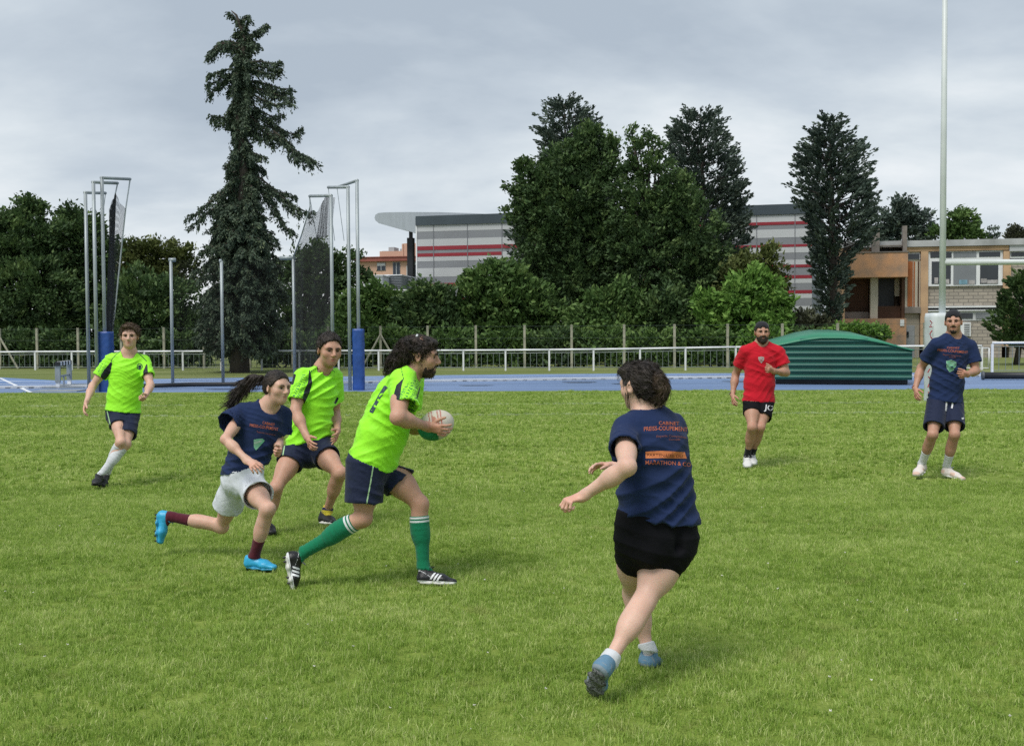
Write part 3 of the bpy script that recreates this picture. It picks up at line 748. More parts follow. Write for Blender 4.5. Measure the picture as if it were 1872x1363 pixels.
    c = MB(); c.tube([L[1][2], P(211, 354, YL + .5)], 0.02, 5); c.tube([L[0][2], P(186, 410, L[0][0][1] + .6)], 0.012, 5); c.build('guy_rope', M_GALV, root)
    # right: tall gathered curtain and the long net slung down to the low back pole
    YR = Rr[0][0][1]
    tA, tB = P(567, 376, YR + 2.0), P(590, 368, YR + 1.2)
    curtain_top = [P(567, 378, YR + 2), P(573, 392, YR + 1.8), P(581, 386, YR + 1.5), P(590, 368, YR + 1), P(596, 357, YR + .6), P(603, 360, YR + .4), P(613, 361, YR + .1)]
    curtain_mid = [P(536, 470, Bk[2][0][1]), P(556, 455, YR + 2), P(570, 452, YR + 1.7), P(582, 440, YR + 1.2), P(590, 434, YR + .8), P(600, 434, YR + .5), P(606, 436, YR + .2)]
    curtain_bot = [P(539, 692, Bk[2][0][1]), P(553, 695, YR + 2), P(566, 698, YR + 1.6), P(578, 700, YR + 1.2), P(588, 702, YR + .8), P(598, 704, YR + .5), P(607, 706, YR + .2)]
    net(curtain_top, curtain_mid, 14, cols=110, wave=.08); net(curtain_mid, curtain_bot, 20, cols=110, wave=.08)
    net([P(588, 372, YR + .9), P(596, 358, YR + .5), P(602, 361, YR + .3)], [P(578, 436, YR + 1.2), P(588, 434, YR + .8), P(598, 434, YR + .4)], 12, cols=40, wave=.15)
    c = MB(); c.tube([Rr[0][2], P(567, 378, YR + 2)], 0.02, 5); c.tube([P(567, 378, YR + 2), P(551, 430, YR + 2.4), P(536, 470, Bk[2][0][1])], 0.02, 5); c.tube([Rr[0][2], P(580, 440, YR + 1.8)], 0.010, 4)
    c.tube([Rr[2][2], P(629, 440, YR + 2)], 0.010, 4); c.tube([Rr[1][2], P(612, 440, YR + 1.2)], 0.008, 4); c.build('guy_rope', M_GALV, root)
    # back net between the low poles
    net([Bk[0][1], Bk[1][1], Bk[2][1]], [Bk[0][0] + [0, 0, .15], Bk[1][0] + [0, 0, .15], Bk[2][0] + [0, 0, .15]], 16, cols=60, wave=.05, M_NET=net_mat(0.07))
    # bottom rail / gathered net hem along the ground
    pts = [G(262, 709), G(316, 707.5), G(350, 706.5), G(408, 706), G(470, 705.2), G(539, 704.5)]
    c = MB(); c.tube(np.array(pts) + [0, 0, .06], 0.075, 7); c.build('net_hem', M_DARK, root, True)
def net_mat(w=0.36):
    m = bpy.data.materials.new('net_cord'); m.use_nodes = True; n, l = m.node_tree.nodes, m.node_tree.links; b = n['Principled BSDF']
    b.inputs['Base Color'].default_value = (0.012, 0.013, 0.014, 1); b.inputs['Roughness'].default_value = 0.8
    tr = n.new('ShaderNodeBsdfTransparent'); mx = n.new('ShaderNodeMixShader')
    # woven: open square meshes of cord
    g = n.new('ShaderNodeNewGeometry'); sx = n.new('ShaderNodeSeparateXYZ'); l.new(g.outputs['Position'], sx.inputs[0])
    def mth(op, a, c=None):
        x = n.new('ShaderNodeMath'); x.operation = op
        for i, v in enumerate((a, c)):
            if v is None: continue
            if isinstance(v, (int, float)): x.inputs[i].default_value = v
            else: l.new(v, x.inputs[i])
        return x.outputs[0]
    u = mth('FRACT', mth('MULTIPLY', mth('ADD', sx.outputs[0], sx.outputs[2]), 41.0)); v = mth('FRACT', mth('MULTIPLY', mth('SUBTRACT', sx.outputs[0], sx.outputs[2]), 41.0))
    f = mth('MAXIMUM', mth('LESS_THAN', u, w), mth('LESS_THAN', v, w))
    l.new(f, mx.inputs[0]); l.new(tr.outputs[0], mx.inputs[1]); l.new(b.outputs[0], mx.inputs[2]); l.new(mx.outputs[0], n['Material Output'].inputs[0])
    return m
cage()

# ------------------------------------------------------------------ hurdle, landing mat shelter, roller, goal post
def hurdle():
    Y = 33.5; b0 = P(105, 650, Y) * [1, 1, 0]; b1 = P(126, 650, Y + 1.9) * [1, 1, 0]
    root = empty('steeple_hurdle', b0, 'grey steel hurdle stand with black and white striped top bar at the trackside', 'hurdle')
    d = unit(b1 - b0); nrm = np.cross([0, 0, 1], d); L = np.linalg.norm(b1 - b0)
    for i, q in enumerate((b0, b1)):
        m = MB(); m.box(q + [0, 0, .44], (0.16, 0.14, .5), (d, nrm, (0, 0, 1))); m.box(q + [0, 0, .10], (0.12, 0.11, .2), (d, nrm, (0, 0, 1)), 1)
        m.build('leg', [M_GALV, M_WHITE], root); m = MB(); m.box(q - nrm * .2 + [0, 0, .03], (0.12, 1.1, .05), (d, nrm, (0, 0, 1))); m.build('foot', M_GALV, root)
    m = MB(); m.box((b0 + b1) / 2 + [0, 0, .36], (L - .16, 0.05, .06), (d, nrm, (0, 0, 1))); m.box((b0 + b1) / 2 + [0, 0, .2], (0.07, 0.04, .26), (d, nrm, (0, 0, 1))); m.build('cross_bar', M_GALV, root)
    m = MB(); n = 9; T = L + .25
    for i in range(n):
        c = b0 - d * .12 + d * T * (i + .5) / n + [0, 0, .755]
        m.box(c, (T / n - .002, 0.127, .127), (d, nrm, (0, 0, 1)), i % 2)
    m.build('striped_beam', [M_DARK, M_WHITE], root)
    m = MB(); c = G(104, 716); m.box(c + [0, .2, .02], (1.3, 0.8, .035)); o = m.build('mat_board', M_GALV); tag(o, 'flat grey board lying on the track edge under the hurdle', 'board')
hurdle()

def mat_shelter():
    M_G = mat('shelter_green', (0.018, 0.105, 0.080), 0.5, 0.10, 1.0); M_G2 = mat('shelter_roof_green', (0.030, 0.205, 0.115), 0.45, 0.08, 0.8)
    fa = Facade(1405, 33.6, 1668, 32.6)
    root = empty('mat_shelter', fa.a, 'big green corrugated steel shelter with a curved roof for the jump landing mats', 'shelter')
    u0 = fa.uz(1412, 690)[0]; u1 = fa.uz(1667.5, 690)[0]
    zb = 0.16
    # roof curve sampled from the front gable
    gx = [1400, 1430, 1470, 1500, 1540, 1580, 1620, 1650, 1668]; gy = [634.5, 629.5, 621.5, 617.8, 617.8, 620.5, 628.0, 635.5, 640.2]
    top = [fa.uz(x, y) for x, y in zip(gx, gy)]
    tu = np.array([t[0] for t in top]); tz = np.array([t[1] for t in top])
    w = MB(); N = 46; pitch_z = (fa.uz(1540, 695)[1] - fa.uz(1540, 706)[1])
    us = np.linspace(u0, u1, N)
    poly = [fa.pt(u0, zb, -.03)] + [fa.pt(u1, zb, -.03)] + [fa.pt(u, np.interp(u, tu, tz), -.03) for u in us[::-1]]
    w.prism(poly, -fa.n * 0.06)
    # side wall at the right and back
    D = 3.2
    for f0, f1 in ((0, D),):
        fa.slab(w, u1 - .05, u1, zb, np.interp(u1, tu, tz) - .01, -.1, -D, 0); fa.slab(w, u0, u0 + .05, zb, np.interp(u0, tu, tz) - .01, -.1, -D, 0)
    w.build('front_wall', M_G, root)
    z = zb + 0.03; k = 0
    while z < tz.max() - .05:
        # corrugation: a rounded ridge wherever the wall reaches that high
        ok = us[np.interp(us, tu, tz) > z + 0.05]
        if len(ok) > 2:
            r = MB(); a, b = ok[0], ok[-1]
            r.prism([fa.pt(a, z, -.032), fa.pt(a, z + .018, .028), fa.pt(a, z + .05, .04), fa.pt(a, z + .085, .022), fa.pt(a, z + .125, -.032)], fa.u * (b - a))
            flip_ok(r.build('corrugation', M_G, root, False))
        z += pitch_z; k += 1
    # curved roof sheet, sloping back, with a lip
    us = np.linspace(tu[0] + .22, tu[-1] + .05, 50); V = []; nn = len(us)
    zz = np.interp(us, tu, tz) + 0.02
    rise = fa.uz(1540, 612)[1] - fa.uz(1540, 617.8)[1]
    for f, dz in ((0.06, 0.0), (-1.5, rise * .9 + .06), (-3.2, rise * 1.5 + .10)):
        for u, q in zip(us, zz):
            V.append(fa.pt(u - (0.0 if f > 0 else .25 * -f / 3.2), q + dz * (0.35 + .65 * np.clip((q - zz.min()) / (zz.max() - zz.min()), 0, 1)), f))
    F = [(i * nn + j, i * nn + j + 1, (i + 1) * nn + j + 1, (i + 1) * nn + j) for i in range(2) for j in range(nn - 1)]
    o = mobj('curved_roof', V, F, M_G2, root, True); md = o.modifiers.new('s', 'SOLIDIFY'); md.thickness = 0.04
    for u in np.linspace(u0 + .3, u1 - .3, 4):
        m = MB(); c = fa.pt(u, .085, -.4); m.tube([c - fa.n * .05, c + fa.n * .05], 0.08, 12); m.build('wheel', M_DARK, root, True)
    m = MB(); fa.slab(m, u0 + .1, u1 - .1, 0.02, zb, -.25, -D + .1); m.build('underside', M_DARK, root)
mat_shelter()

def roller():
    root = empty('roller', P(1790, 650, 36) * [1, 1, 0], 'long black roller tube lying on the blue track at the right edge', 'roller')
    Y = 36.0; a = P(1797, 686, Y); b = P(1990, 686, Y - .5); r = 0.115; a[2] = b[2] = r + .03
    m = MB(); m.tube([a, b], r, 20); m.build('tube', M_DARK, root, True)
    for q in (a, b): m = MB(); d = unit(b - a); m.tube([q - d * .03, q + d * .03], r + .03, 20); m.build('end_flange', mat('flange_grey', (0.09, 0.10, 0.11), 0.5, 0.1, 2), root, True)
roller()

def goal():
    b = G(1721, 734); Y = b[1]
    root = empty('rugby_goal', b, 'white rugby goal post with crossbar and padded white base with red lettering', 'goal post')
    M_GP = mat('goal_white', (0.56, 0.60, 0.60), 0.4, 0.05, 2)
    m = MB(); m.tube([b, b + [0, 0, 11.5]], [0.078, 0.052], 16); m.build('post', M_GP, root, True)
    cz = P(1724, 480, Y)[2]
    m = MB(); e = b + np.array([5.6, -0.25, cz]); m.tube([b + [0, 0, cz], e], 0.065, 16); m.build('crossbar', M_GP, root, True)
    m = MB(); b2 = b + np.array([5.6, -0.25, 0]); m.tube([b2, b2 + [0, 0, 11.5]], [0.078, 0.052], 16); m.build('post', M_GP, root, True)
    M_PW = mat('pad_white', (0.60, 0.64, 0.66), 0.45, 0.06, 2, bump=0.5, bscale=5)
    x0, x1 = P(1695, 650, Y)[0], P(1750, 650, Y)[0]; zt = P(1720, 572, Y)[2]
    V = []; F = []; segs = 32; rows = 20; w = (x1 - x0) / 2; cx = (x0 + x1) / 2
    for i in range(rows + 1):
        for j in range(segs):
            a = j / segs * 2 * math.pi; c, s_ = math.cos(a), math.sin(a); q = (abs(c) ** 6 + abs(s_) ** 6) ** (-1 / 6)
            wr = 1 + 0.012 * math.sin(i * 1.3 + a * 3) - (.06 if i == rows else 0)
            V.append([cx + w * q * c * wr, Y + w * .85 * q * s_ * wr, zt * i / rows])
    for i in range(rows):
        for j in range(segs): F.append((i * segs + j, i * segs + (j + 1) % segs, (i + 1) * segs + (j + 1) % segs, (i + 1) * segs + j))
    F.append(tuple(range(rows * segs, (rows + 1) * segs)))
    pad = mobj('post_pad', V, F, M_PW, root, True)
    # red markings down the front of the pad
    M_RD = mat('red_marking', (0.34, 0.03, 0.05), 0.5, 0.1, 3)
    yf = Y - w * .85 - 0.012
    def ribbon(pts, wd):
        P3 = np.array([[P(x, y, yf)[0], yf, P(x, y, yf)[2]] for x, y in pts]); return P3
    m = MB()
    for pts in ([(1700, 586), (1704, 590), (1701, 595)], [(1704, 597), (1699, 597)], [(1704, 604), (1700, 610), (1702, 617), (1707, 622)], [(1700, 640), (1705, 646)], [(1697, 652), (1703, 658), (1698, 664)], [(1700, 674), (1696, 681)], [(1697, 688), (1701, 694)], [(1699, 700), (1696, 708)], [(1697, 716), (1700, 722)]):
        m.tube(ribbon(pts, 1), 0.013, 5)
    m.build('red_lettering', M_RD, pad)
goal()
# ------------------------------------------------------------------ trees and shrubs
def leaf_mat(name, dark, mid, light, trans=0.22, rough=0.6):
    m = bpy.data.materials.new(name); m.use_nodes = True; n, l = m.node_tree.nodes, m.node_tree.links; b = n['Principled BSDF']
    b.inputs['Roughness'].default_value = rough; b.inputs['Specular IOR Level'].default_value = 0.25
    a = n.new('ShaderNodeAttribute'); a.attribute_name = 'rnd'
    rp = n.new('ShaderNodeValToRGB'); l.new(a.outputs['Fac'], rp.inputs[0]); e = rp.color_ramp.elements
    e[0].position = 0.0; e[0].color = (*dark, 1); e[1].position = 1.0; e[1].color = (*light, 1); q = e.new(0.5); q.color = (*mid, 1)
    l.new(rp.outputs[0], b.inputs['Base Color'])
    tr = n.new('ShaderNodeBsdfTranslucent'); l.new(rp.outputs[0], tr.inputs[0])
    mx = n.new('ShaderNodeMixShader'); mx.inputs[0].default_value = trans
    l.new(b.outputs[0], mx.inputs[1]); l.new(tr.outputs[0], mx.inputs[2]); l.new(mx.outputs[0], n['Material Output'].inputs[0])
    return m
LM = {
 'spruce': leaf_mat('spruce_needles', (0.029, 0.049, 0.034), (0.067, 0.098, 0.061), (0.146, 0.183, 0.098), 0.05),
 'cedar': leaf_mat('cedar_needles', (0.034, 0.054, 0.046), (0.073, 0.105, 0.083), (0.146, 0.183, 0.134), 0.05),
 'dark': leaf_mat('dark_leaves', (0.032, 0.061, 0.024), (0.068, 0.122, 0.041), (0.159, 0.232, 0.076)),
 'mid': leaf_mat('green_leaves', (0.039, 0.078, 0.022), (0.083, 0.154, 0.039), (0.183, 0.275, 0.081)),
 'bright': leaf_mat('bright_leaves', (0.059, 0.128, 0.022), (0.120, 0.238, 0.041), (0.238, 0.384, 0.085)),
 'olive': leaf_mat('olive_leaves', (0.044, 0.061, 0.015), (0.091, 0.116, 0.030), (0.183, 0.207, 0.067)),
 'purple': leaf_mat('dusky_leaves', (0.024, 0.027, 0.017), (0.051, 0.056, 0.032), (0.098, 0.110, 0.055)),
}
M_BARK = mat('bark', (0.075, 0.062, 0.050), 0.95, 0.25, 5, bump=0.6, bscale=18, stretch=(1, 1, 0.3))
TR = np.random.default_rng(99)
def rand_dirs(n, r=TR):
    v = r.normal(size=(n, 3)); return v / np.linalg.norm(v, axis=1)[:, None]
def leaf_quads(C, size, rnd, dirs=None, aspect=1.7, r=TR, align=None):
    """C (n,3) leaf centres -> pointed kite leaves"""
    n = len(C); size = np.broadcast_to(size, (n,)) * r.uniform(0.6, 1.35, n)
    t = rand_dirs(n, r) if dirs is None else dirs + rand_dirs(n, r) * 0.45
    t /= np.linalg.norm(t, axis=1)[:, None]
    s = np.cross(t, rand_dirs(n, r)); s /= np.linalg.norm(s, axis=1)[:, None] + 1e-9
    nn = np.cross(t, s)
    L = (size * aspect / 2)[:, None]; W = (size / 2)[:, None]
    a = C - t * L; b = C + s * W + nn * W * .25 - t * L * .1; c = C + t * L - nn * W * .3; d = C - s * W + nn * W * .25 - t * L * .1
    V = np.stack([a, b, c, d], 1).reshape(-1, 3); F = np.arange(n * 4).reshape(n, 4)
    return V, F, np.repeat(rnd, 4)
def crown_mesh(parent, name, groups, m):
    Vs, Fs, Rs, o = [], [], [], 0
    for V, F, R_ in groups:
        Vs.append(V); Fs.append(F + o); Rs.append(R_); o += len(V)
    return mobj(name, np.concatenate(Vs), np.concatenate(Fs), m, parent, False, {'rnd': np.clip(np.concatenate(Rs), 0, 1)})
def blob_leaves(blobs, Y, leaf, dens=1.0, clump=0.42, depth=1.0, r=TR, holes=0.0, up=0.15, fill=True):
    """blobs: (px,py,rx,ry[,dY]) -> leaves gathered in clumps over each ellipsoid's volume"""
    out = []
    for bl in blobs:
        px, py, rx, ry = bl[:4]; dY = bl[4] if len(bl) > 4 else 0.0
        c = P(px, py, Y + dY); sc = (Y + dY) / 2000; RX, RZ = rx * sc, ry * sc; RY = min(RX, RZ * 1.6) * depth
        area = 4 * math.pi * ((RX * RZ) ** 1.6 + (RX * RY) ** 1.6 + (RY * RZ) ** 1.6) ** (1 / 1.6) / 3 ** (1 / 1.6)
        nc = int(max(5, area / (clump ** 2) * 0.50 * dens))
        u = rand_dirs(nc, r); rad = r.uniform(0.60, 1.0, nc) ** 0.8 * (1 + (r.random(nc) < .22) * r.uniform(.02, .24, nc))
        lump = 1 + 0.13 * np.sin(u[:, 0] * 5 + px) * np.cos(u[:, 2] * 4 + py)
        ctr = c + u * (rad * lump)[:, None] * [RX, RY, RZ]
        if fill:
            n2 = int(nc * 0.35); ctr = np.concatenate([ctr, c + rand_dirs(n2, r) * (r.uniform(0, .7, n2))[:, None] * [RX, RY, RZ]]); u = np.concatenate([u, rand_dirs(n2, r)])
        ctr = ctr[ctr[:, 2] > 0.15]; u = u[:len(ctr)]
        k = int(30 * dens ** .3 * (clump / .42) ** 1.2 * (0.15 / leaf) ** 1.2); k = max(k, 8)
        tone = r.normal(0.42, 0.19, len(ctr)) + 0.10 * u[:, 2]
        cc = np.repeat(ctr, k, 0); off = r.normal(0, 1, (len(cc), 3)) * [clump * .42, clump * .42, clump * .34]
        cc = cc + off; cc[:, 2] = np.maximum(cc[:, 2], 0.05)
        rn = np.repeat(tone, k) + r.normal(0, 0.13, len(cc))
        d = np.repeat(u, k, 0) * .6 + [0, 0, up]
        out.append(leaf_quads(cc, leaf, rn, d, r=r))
    return out
def trunk_mesh(root, base, top, r0, r1, limbs=(), name='trunk', wob=0.15):
    m = MB(); n = 9; base = np.array(base, float); top = np.array(top, float)
    ts = np.linspace(0, 1, n); pts = base + (top - base) * ts[:, None]
    pts[1:-1] += np.stack([np.sin(ts[1:-1] * 7 + base[0]) * wob, np.cos(ts[1:-1] * 5 + base[0]) * wob, 0 * ts[1:-1]], 1)
    rr = r0 + (r1 - r0) * ts; rr[0] *= 1.45; rr[1] *= 1.08
    m.tube(pts, rr, 10)
    for f, tip, rl in limbs:
        i = f * (n - 1); a = pts[int(i)] * (1 - i % 1) + pts[min(int(i) + 1, n - 1)] * (i % 1)
        tip = np.array(tip); mid = (a + tip) / 2 + [0, 0, np.linalg.norm(tip - a) * .08]
        m.tube([a, mid, tip], [rl, rl * .65, rl * .2], 6)
    return m.build(name, M_BARK, root, True)
def broadleaf(name, label, cat, bpx, Y, blobs, m, leaf=0.17, dens=1.0, clump=0.45, r0=0.28, group=None, trunk=True, cname='crown', topf=.6, depth=1.0, fill=True):
    base = P(bpx, 640, Y) * [1, 1, 0]; root = empty(name, base, label, cat, group)
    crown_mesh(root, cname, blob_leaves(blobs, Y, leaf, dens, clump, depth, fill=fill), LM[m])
    if trunk:
        ys = [b[1] for b in blobs]; yt = min(ys); tb = blobs[ys.index(yt)]
        top = P(tb[0], tb[1], Y + (tb[4] if len(tb) > 4 else 0))
        top = base + (top - base) * .92
        limbs = [(random.uniform(.25, .6), P(b[0], b[1], Y + (b[4] if len(b) > 4 else 0)), r0 * .38) for b in blobs]
        trunk_mesh(root, base, top, r0, r0 * .25, limbs)
    return root

# --- tall spruce in front of the railing: every bough drawn, with hanging twigs
def spruce():
    Y = 47.0; base = P(438, 673, Y) * [1, 1, 0]; r = np.random.default_rng(5)
    root = empty('spruce_tree', base, 'very tall ragged dark spruce leaning slightly, standing in front of the white railing', 'tree')
    spine_px = [(438, 673), (440, 600), (438, 500), (440, 400), (446, 320), (441, 262), (437, 215), (440, 170), (443, 120), (448, 70), (432, 28), (423, 20)]
    sp = np.array([P(x, y, Y) for x, y in spine_px]); sp[0][2] = 0
    m = MB(); rad = np.interp(range(len(sp)), [0, 1, 3, 6, 9, 11], [.44, .30, .24, .15, .08, .02]); m.tube(sp, rad, 10)
    groups = []
    def bough(pts, w, dens=1.0, dY=0.0):
        """polyline px points from the stem to the tip; w twig length in px"""
        n = len(pts); q = np.array([P(x, y, Y + dY * i / max(1, n - 1)) for i, (x, y) in enumerate(pts)])
        m.tube(q, np.linspace(.055, .015, n), 5)
        seg = np.linalg.norm(np.diff(q, axis=0), axis=1); L = seg.sum(); k = int(L / 0.05 * dens) + 5
        t = r.uniform(0.06, 1.0, k); s = np.concatenate([[0], np.cumsum(seg)]) / L
        c = np.stack([np.interp(t, s, q[:, i]) for i in range(3)], 1); d = unit(q[-1] - q[0])
        wl = w * Y / 2000 * (1.1 - .45 * t) * r.uniform(.35, 1.1, k)
        # twigs leave sideways and droop
        sd = r.normal(0, 1, (k, 3)) * [.7, .9, .25] + d * .5 + [0, 0, -.55]; sd /= np.linalg.norm(sd, axis=1)[:, None]
        sd[:, 2] -= (r.random(k) < .3) * .7
        tone = r.normal(.4, .16, k) + .12 * np.clip(-sd[:, 2] - .5, -1, 0)
        J = 14; tt = r.uniform(0, 1, (k, J)); cc = c[:, None, :] + sd[:, None, :] * (wl[:, None] * tt)[..., None] + np.array([0, 0, -1]) * (wl[:, None] * tt ** 2 * .35)[..., None] + r.normal(0, .045, (k, J, 3))
        cc = cc.reshape(-1, 3); dd = np.repeat(sd, J, 0)
        groups.append(leaf_quads(cc, 0.066, np.repeat(tone, J) + r.normal(0, .1, k * J), dd, 2.0, r))
    B = [  # upper boughs traced from the tree's outline, left and right
     ([(446, 60), (436, 42), (425, 30), (418, 24)], 10), ([(445, 62), (452, 45), (458, 34)], 9), ([(448, 72), (470, 58), (490, 46)], 11), ([(447, 68), (468, 62), (478, 52)], 12), ([(446, 78), (462, 84), (474, 82)], 9),
     ([(446, 50), (440, 40), (448, 33), (455, 30)], 9),
     ([(443, 90), (420, 80), (400, 80), (386, 98), (380, 105)], 14), ([(443, 92), (415, 88), (395, 92), (379, 107)], 13), ([(444, 84), (420, 75), (405, 78), (398, 84)], 12),
     ([(444, 98), (460, 90), (472, 86)], 12), ([(444, 110), (430, 108), (425, 118)], 10),
     ([(443, 115), (475, 112), (500, 118), (513, 113)], 13), ([(443, 120), (480, 122), (505, 130), (516, 125)], 14), ([(443, 118), (470, 130), (500, 138)], 13),
     ([(441, 132), (420, 126), (400, 132), (381, 138)], 13), ([(441, 140), (415, 136), (395, 150), (373, 158)], 14), ([(440, 142), (410, 148), (392, 165), (380, 176)], 12), ([(440, 140), (425, 150), (418, 172)], 11),
     ([(441, 148), (475, 150), (510, 162), (533, 163)], 15), ([(441, 155), (480, 165), (515, 176), (538, 182)], 17), ([(440, 160), (475, 180), (505, 192), (530, 186)], 16), ([(440, 160), (470, 200), (500, 215), (520, 208)], 14), ([(443, 150), (470, 160), (500, 170), (534, 170)], 15),
     ([(439, 175), (425, 195), (410, 215), (394, 214), (381, 209)], 12), ([(438, 185), (420, 212), (402, 228), (388, 220)], 11), ([(438, 200), (425, 218), (414, 232)], 11),
     ([(440, 185), (470, 215), (510, 240), (540, 245), (553, 234)], 17), ([(440, 195), (475, 230), (515, 255), (545, 280), (578, 296)], 19), ([(440, 205), (480, 240), (520, 262), (560, 290), (580, 297)], 19), ([(440, 195), (470, 205), (495, 222), (520, 240)], 17),
     ([(500, 240), (530, 262), (540, 290), (537, 298)], 14), ([(440, 215), (460, 240), (490, 250), (500, 270)], 14), ([(440, 230), (460, 245), (475, 255)], 10),
     ([(441, 240), (432, 248), (425, 258)], 11), ([(442, 262), (452, 262), (462, 268)], 9), ([(442, 262), (430, 272), (424, 282)], 10),
     ([(443, 278), (465, 280), (486, 290)], 14), ([(444, 285), (425, 292), (412, 308)], 14), ([(445, 290), (465, 300), (484, 312)], 14), ([(445, 300), (430, 312), (416, 320)], 13),
     ([(445, 315), (475, 325), (500, 345), (530, 372), (570, 392)], 18), ([(445, 320), (480, 335), (510, 355), (550, 390), (572, 388)], 17), ([(445, 330), (475, 350), (505, 385), (520, 415), (538, 424)], 17), ([(448, 325), (480, 345), (500, 370), (505, 395)], 15), ([(470, 340), (500, 350), (530, 355), (542, 362)], 12),
     ([(444, 330), (420, 345), (400, 352), (386, 360)], 15), ([(443, 340), (410, 352), (380, 372), (360, 390), (342, 396)], 17), ([(443, 350), (400, 375), (370, 395), (345, 420)], 17), ([(442, 345), (405, 360), (390, 385)], 15), ([(442, 330), (425, 335), (410, 345)], 14),
    ]
    for q in B: bough(q[0], q[1] * 1.15, 1.0, r.uniform(-.8, .8))
    # short inner boughs clothe the stem all the way up
    for y in range(60, 400, 7):
        xs = np.interp(y, [20, 70, 120, 170, 215, 262, 320, 400], [425, 448, 443, 440, 437, 441, 446, 440])
        for s in (-1, 1):
            ln = r.uniform(8, 20) * (1.0 if y < 250 else 1.5); ln *= .55 if 238 < y < 275 else 1
            bough([(xs, y), (xs + s * ln * .6, y + r.uniform(-4, 4)), (xs + s * ln, y + ln * r.uniform(.1, .7))], 11, 1.3, r.uniform(-1, 1))
    # lower body: dense skirts
    for y in range(372, 634, 7):
        half = np.interp(y, [372, 420, 470, 520, 600, 650], [44, 66, 82, 90, 84, 60])
        for k in range(10):
            a = r.uniform(0, 2 * math.pi); c = math.cos(a); dy = math.sin(a) * half * Y / 2000
            ln = half * r.uniform(.62, 1.08)
            droop = r.uniform(.25, .55) * ln * .6
            bough([(438 + c * ln * .15, y - 6), (438 + c * ln * .6, y + droop * .25), (438 + c * ln, y + droop)], 15, .95, dy)
    crown_mesh(root, 'crown', groups, LM['spruce'])
    m.build('trunk', M_BARK, root, True)
spruce()

# --- conifers with upswept feathery tufts
def conifer(label, bpx, Y, prof, m='cedar', dens=1.0, seed=1, lean=0.0, r0=.35, tuft=15, name='conifer', yb=640):
    """prof: list of (py, xl, xr)"""
    r = np.random.default_rng(seed); base = P(bpx, 640, Y) * [1, 1, 0]; root = empty(name, base, label, 'tree')
    ys = np.array([p[0] for p in prof], float); xl = np.array([p[1] for p in prof], float); xr = np.array([p[2] for p in prof], float)
    groups = []; mb = MB(); sc = Y / 2000
    top = P((xl[0] + xr[0]) / 2, ys[0] + 8, Y); pts = np.array([base, base * .5 + top * .5 + [.1, 0, 0], top]); mb.tube(pts, [r0, r0 * .6, .03], 9)
    area = np.trapz(xr - xl, ys) * sc * sc; nb = int(area * 15 * dens)
    yy = r.choice(np.arange(int(ys[0]), int(ys[-1])), nb, p=(lambda w: w / w.sum())(np.interp(np.arange(int(ys[0]), int(ys[-1])), ys, xr - xl) + 6))
    for y in yy:
        L_, R_ = np.interp(y, ys, xl), np.interp(y, ys, xr); cx = (L_ + R_) / 2; hw = (R_ - L_) / 2
        a = r.uniform(0, 2 * math.pi); f = r.uniform(.30, 1.0) ** .6; f *= 1 + .10 * math.sin(y * .23 + a * 3)
        c = P(cx + math.cos(a) * hw * f, y, Y + math.sin(a) * hw * f * sc)
        out = np.array([math.cos(a), math.sin(a), 0.0]); ln = tuft * sc * r.uniform(.6, 1.5)
        d = unit(out * 1.0 + [0, 0, r.uniform(.25, .9)]); J = 34
        tt = r.uniform(-.55, 1, J); w = (1 - np.abs(tt) * .8)[:, None] * ln * .22
        cc = c + d * (tt * ln)[:, None] + r.normal(0, 1, (J, 3)) * w
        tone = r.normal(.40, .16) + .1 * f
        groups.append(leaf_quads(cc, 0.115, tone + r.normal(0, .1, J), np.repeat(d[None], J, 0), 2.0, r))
        if r.random() < .25:
            s = base * 0; s[:2] = c[:2] * .1 + (P(cx, y, Y))[:2] * .9; s[2] = c[2] - hw * sc * .25; mb.tube([s, c], [.04, .012], 4, caps=False)
    crown_mesh(root, 'crown', groups, LM[m]); mb.build('trunk', M_BARK, root, True)
    return root
conifer('tall grey green conifer standing alone between the striped hall and the school block', 1521, 62,
    [(214, 1506, 1528), (232, 1500, 1542), (245, 1478, 1560), (262, 1476, 1577), (278, 1462, 1582), (300, 1456, 1586), (315, 1446, 1584), (340, 1448, 1596), (355, 1452, 1606), (380, 1462, 1604), (400, 1476, 1604), (425, 1484, 1604), (440, 1478, 1600), (470, 1484, 1562), (510, 1492, 1545), (560, 1498, 1540), (600, 1502, 1540)], seed=3, dens=1.45)
conifer('bushy grey green conifer at the left rear of the big dark tree group', 1040, 74,
    [(184, 1008, 1055), (200, 1002, 1075), (222, 982, 1085), (232, 975, 1095), (262, 990, 1110), (300, 992, 1120), (400, 960, 1130), (430, 930, 1130), (470, 940, 1130), (560, 960, 1120)], seed=4, dens=1.2)
conifer('broad grey green conifer at the right rear of the big dark tree group', 1292, 70,
    [(206, 1252, 1308), (218, 1236, 1318), (240, 1226, 1328), (265, 1222, 1336), (290, 1230, 1352), (340, 1230, 1358), (380, 1225, 1362), (420, 1225, 1372), (440, 1230, 1366), (500, 1240, 1352), (560, 1250, 1345), (600, 1262, 1325)], seed=6, dens=1.4)
conifer('dark green conifer bush reaching in at the right edge in front of the school', 1858, 52,
    [(492, 1868, 1884), (515, 1846, 1912), (540, 1838, 1930), (565, 1822, 1940), (590, 1812, 1945), (612, 1815, 1945), (630, 1822, 1940)], m='dark', seed=8, dens=1.8, r0=.15, tuft=13, name='conifer_bush')

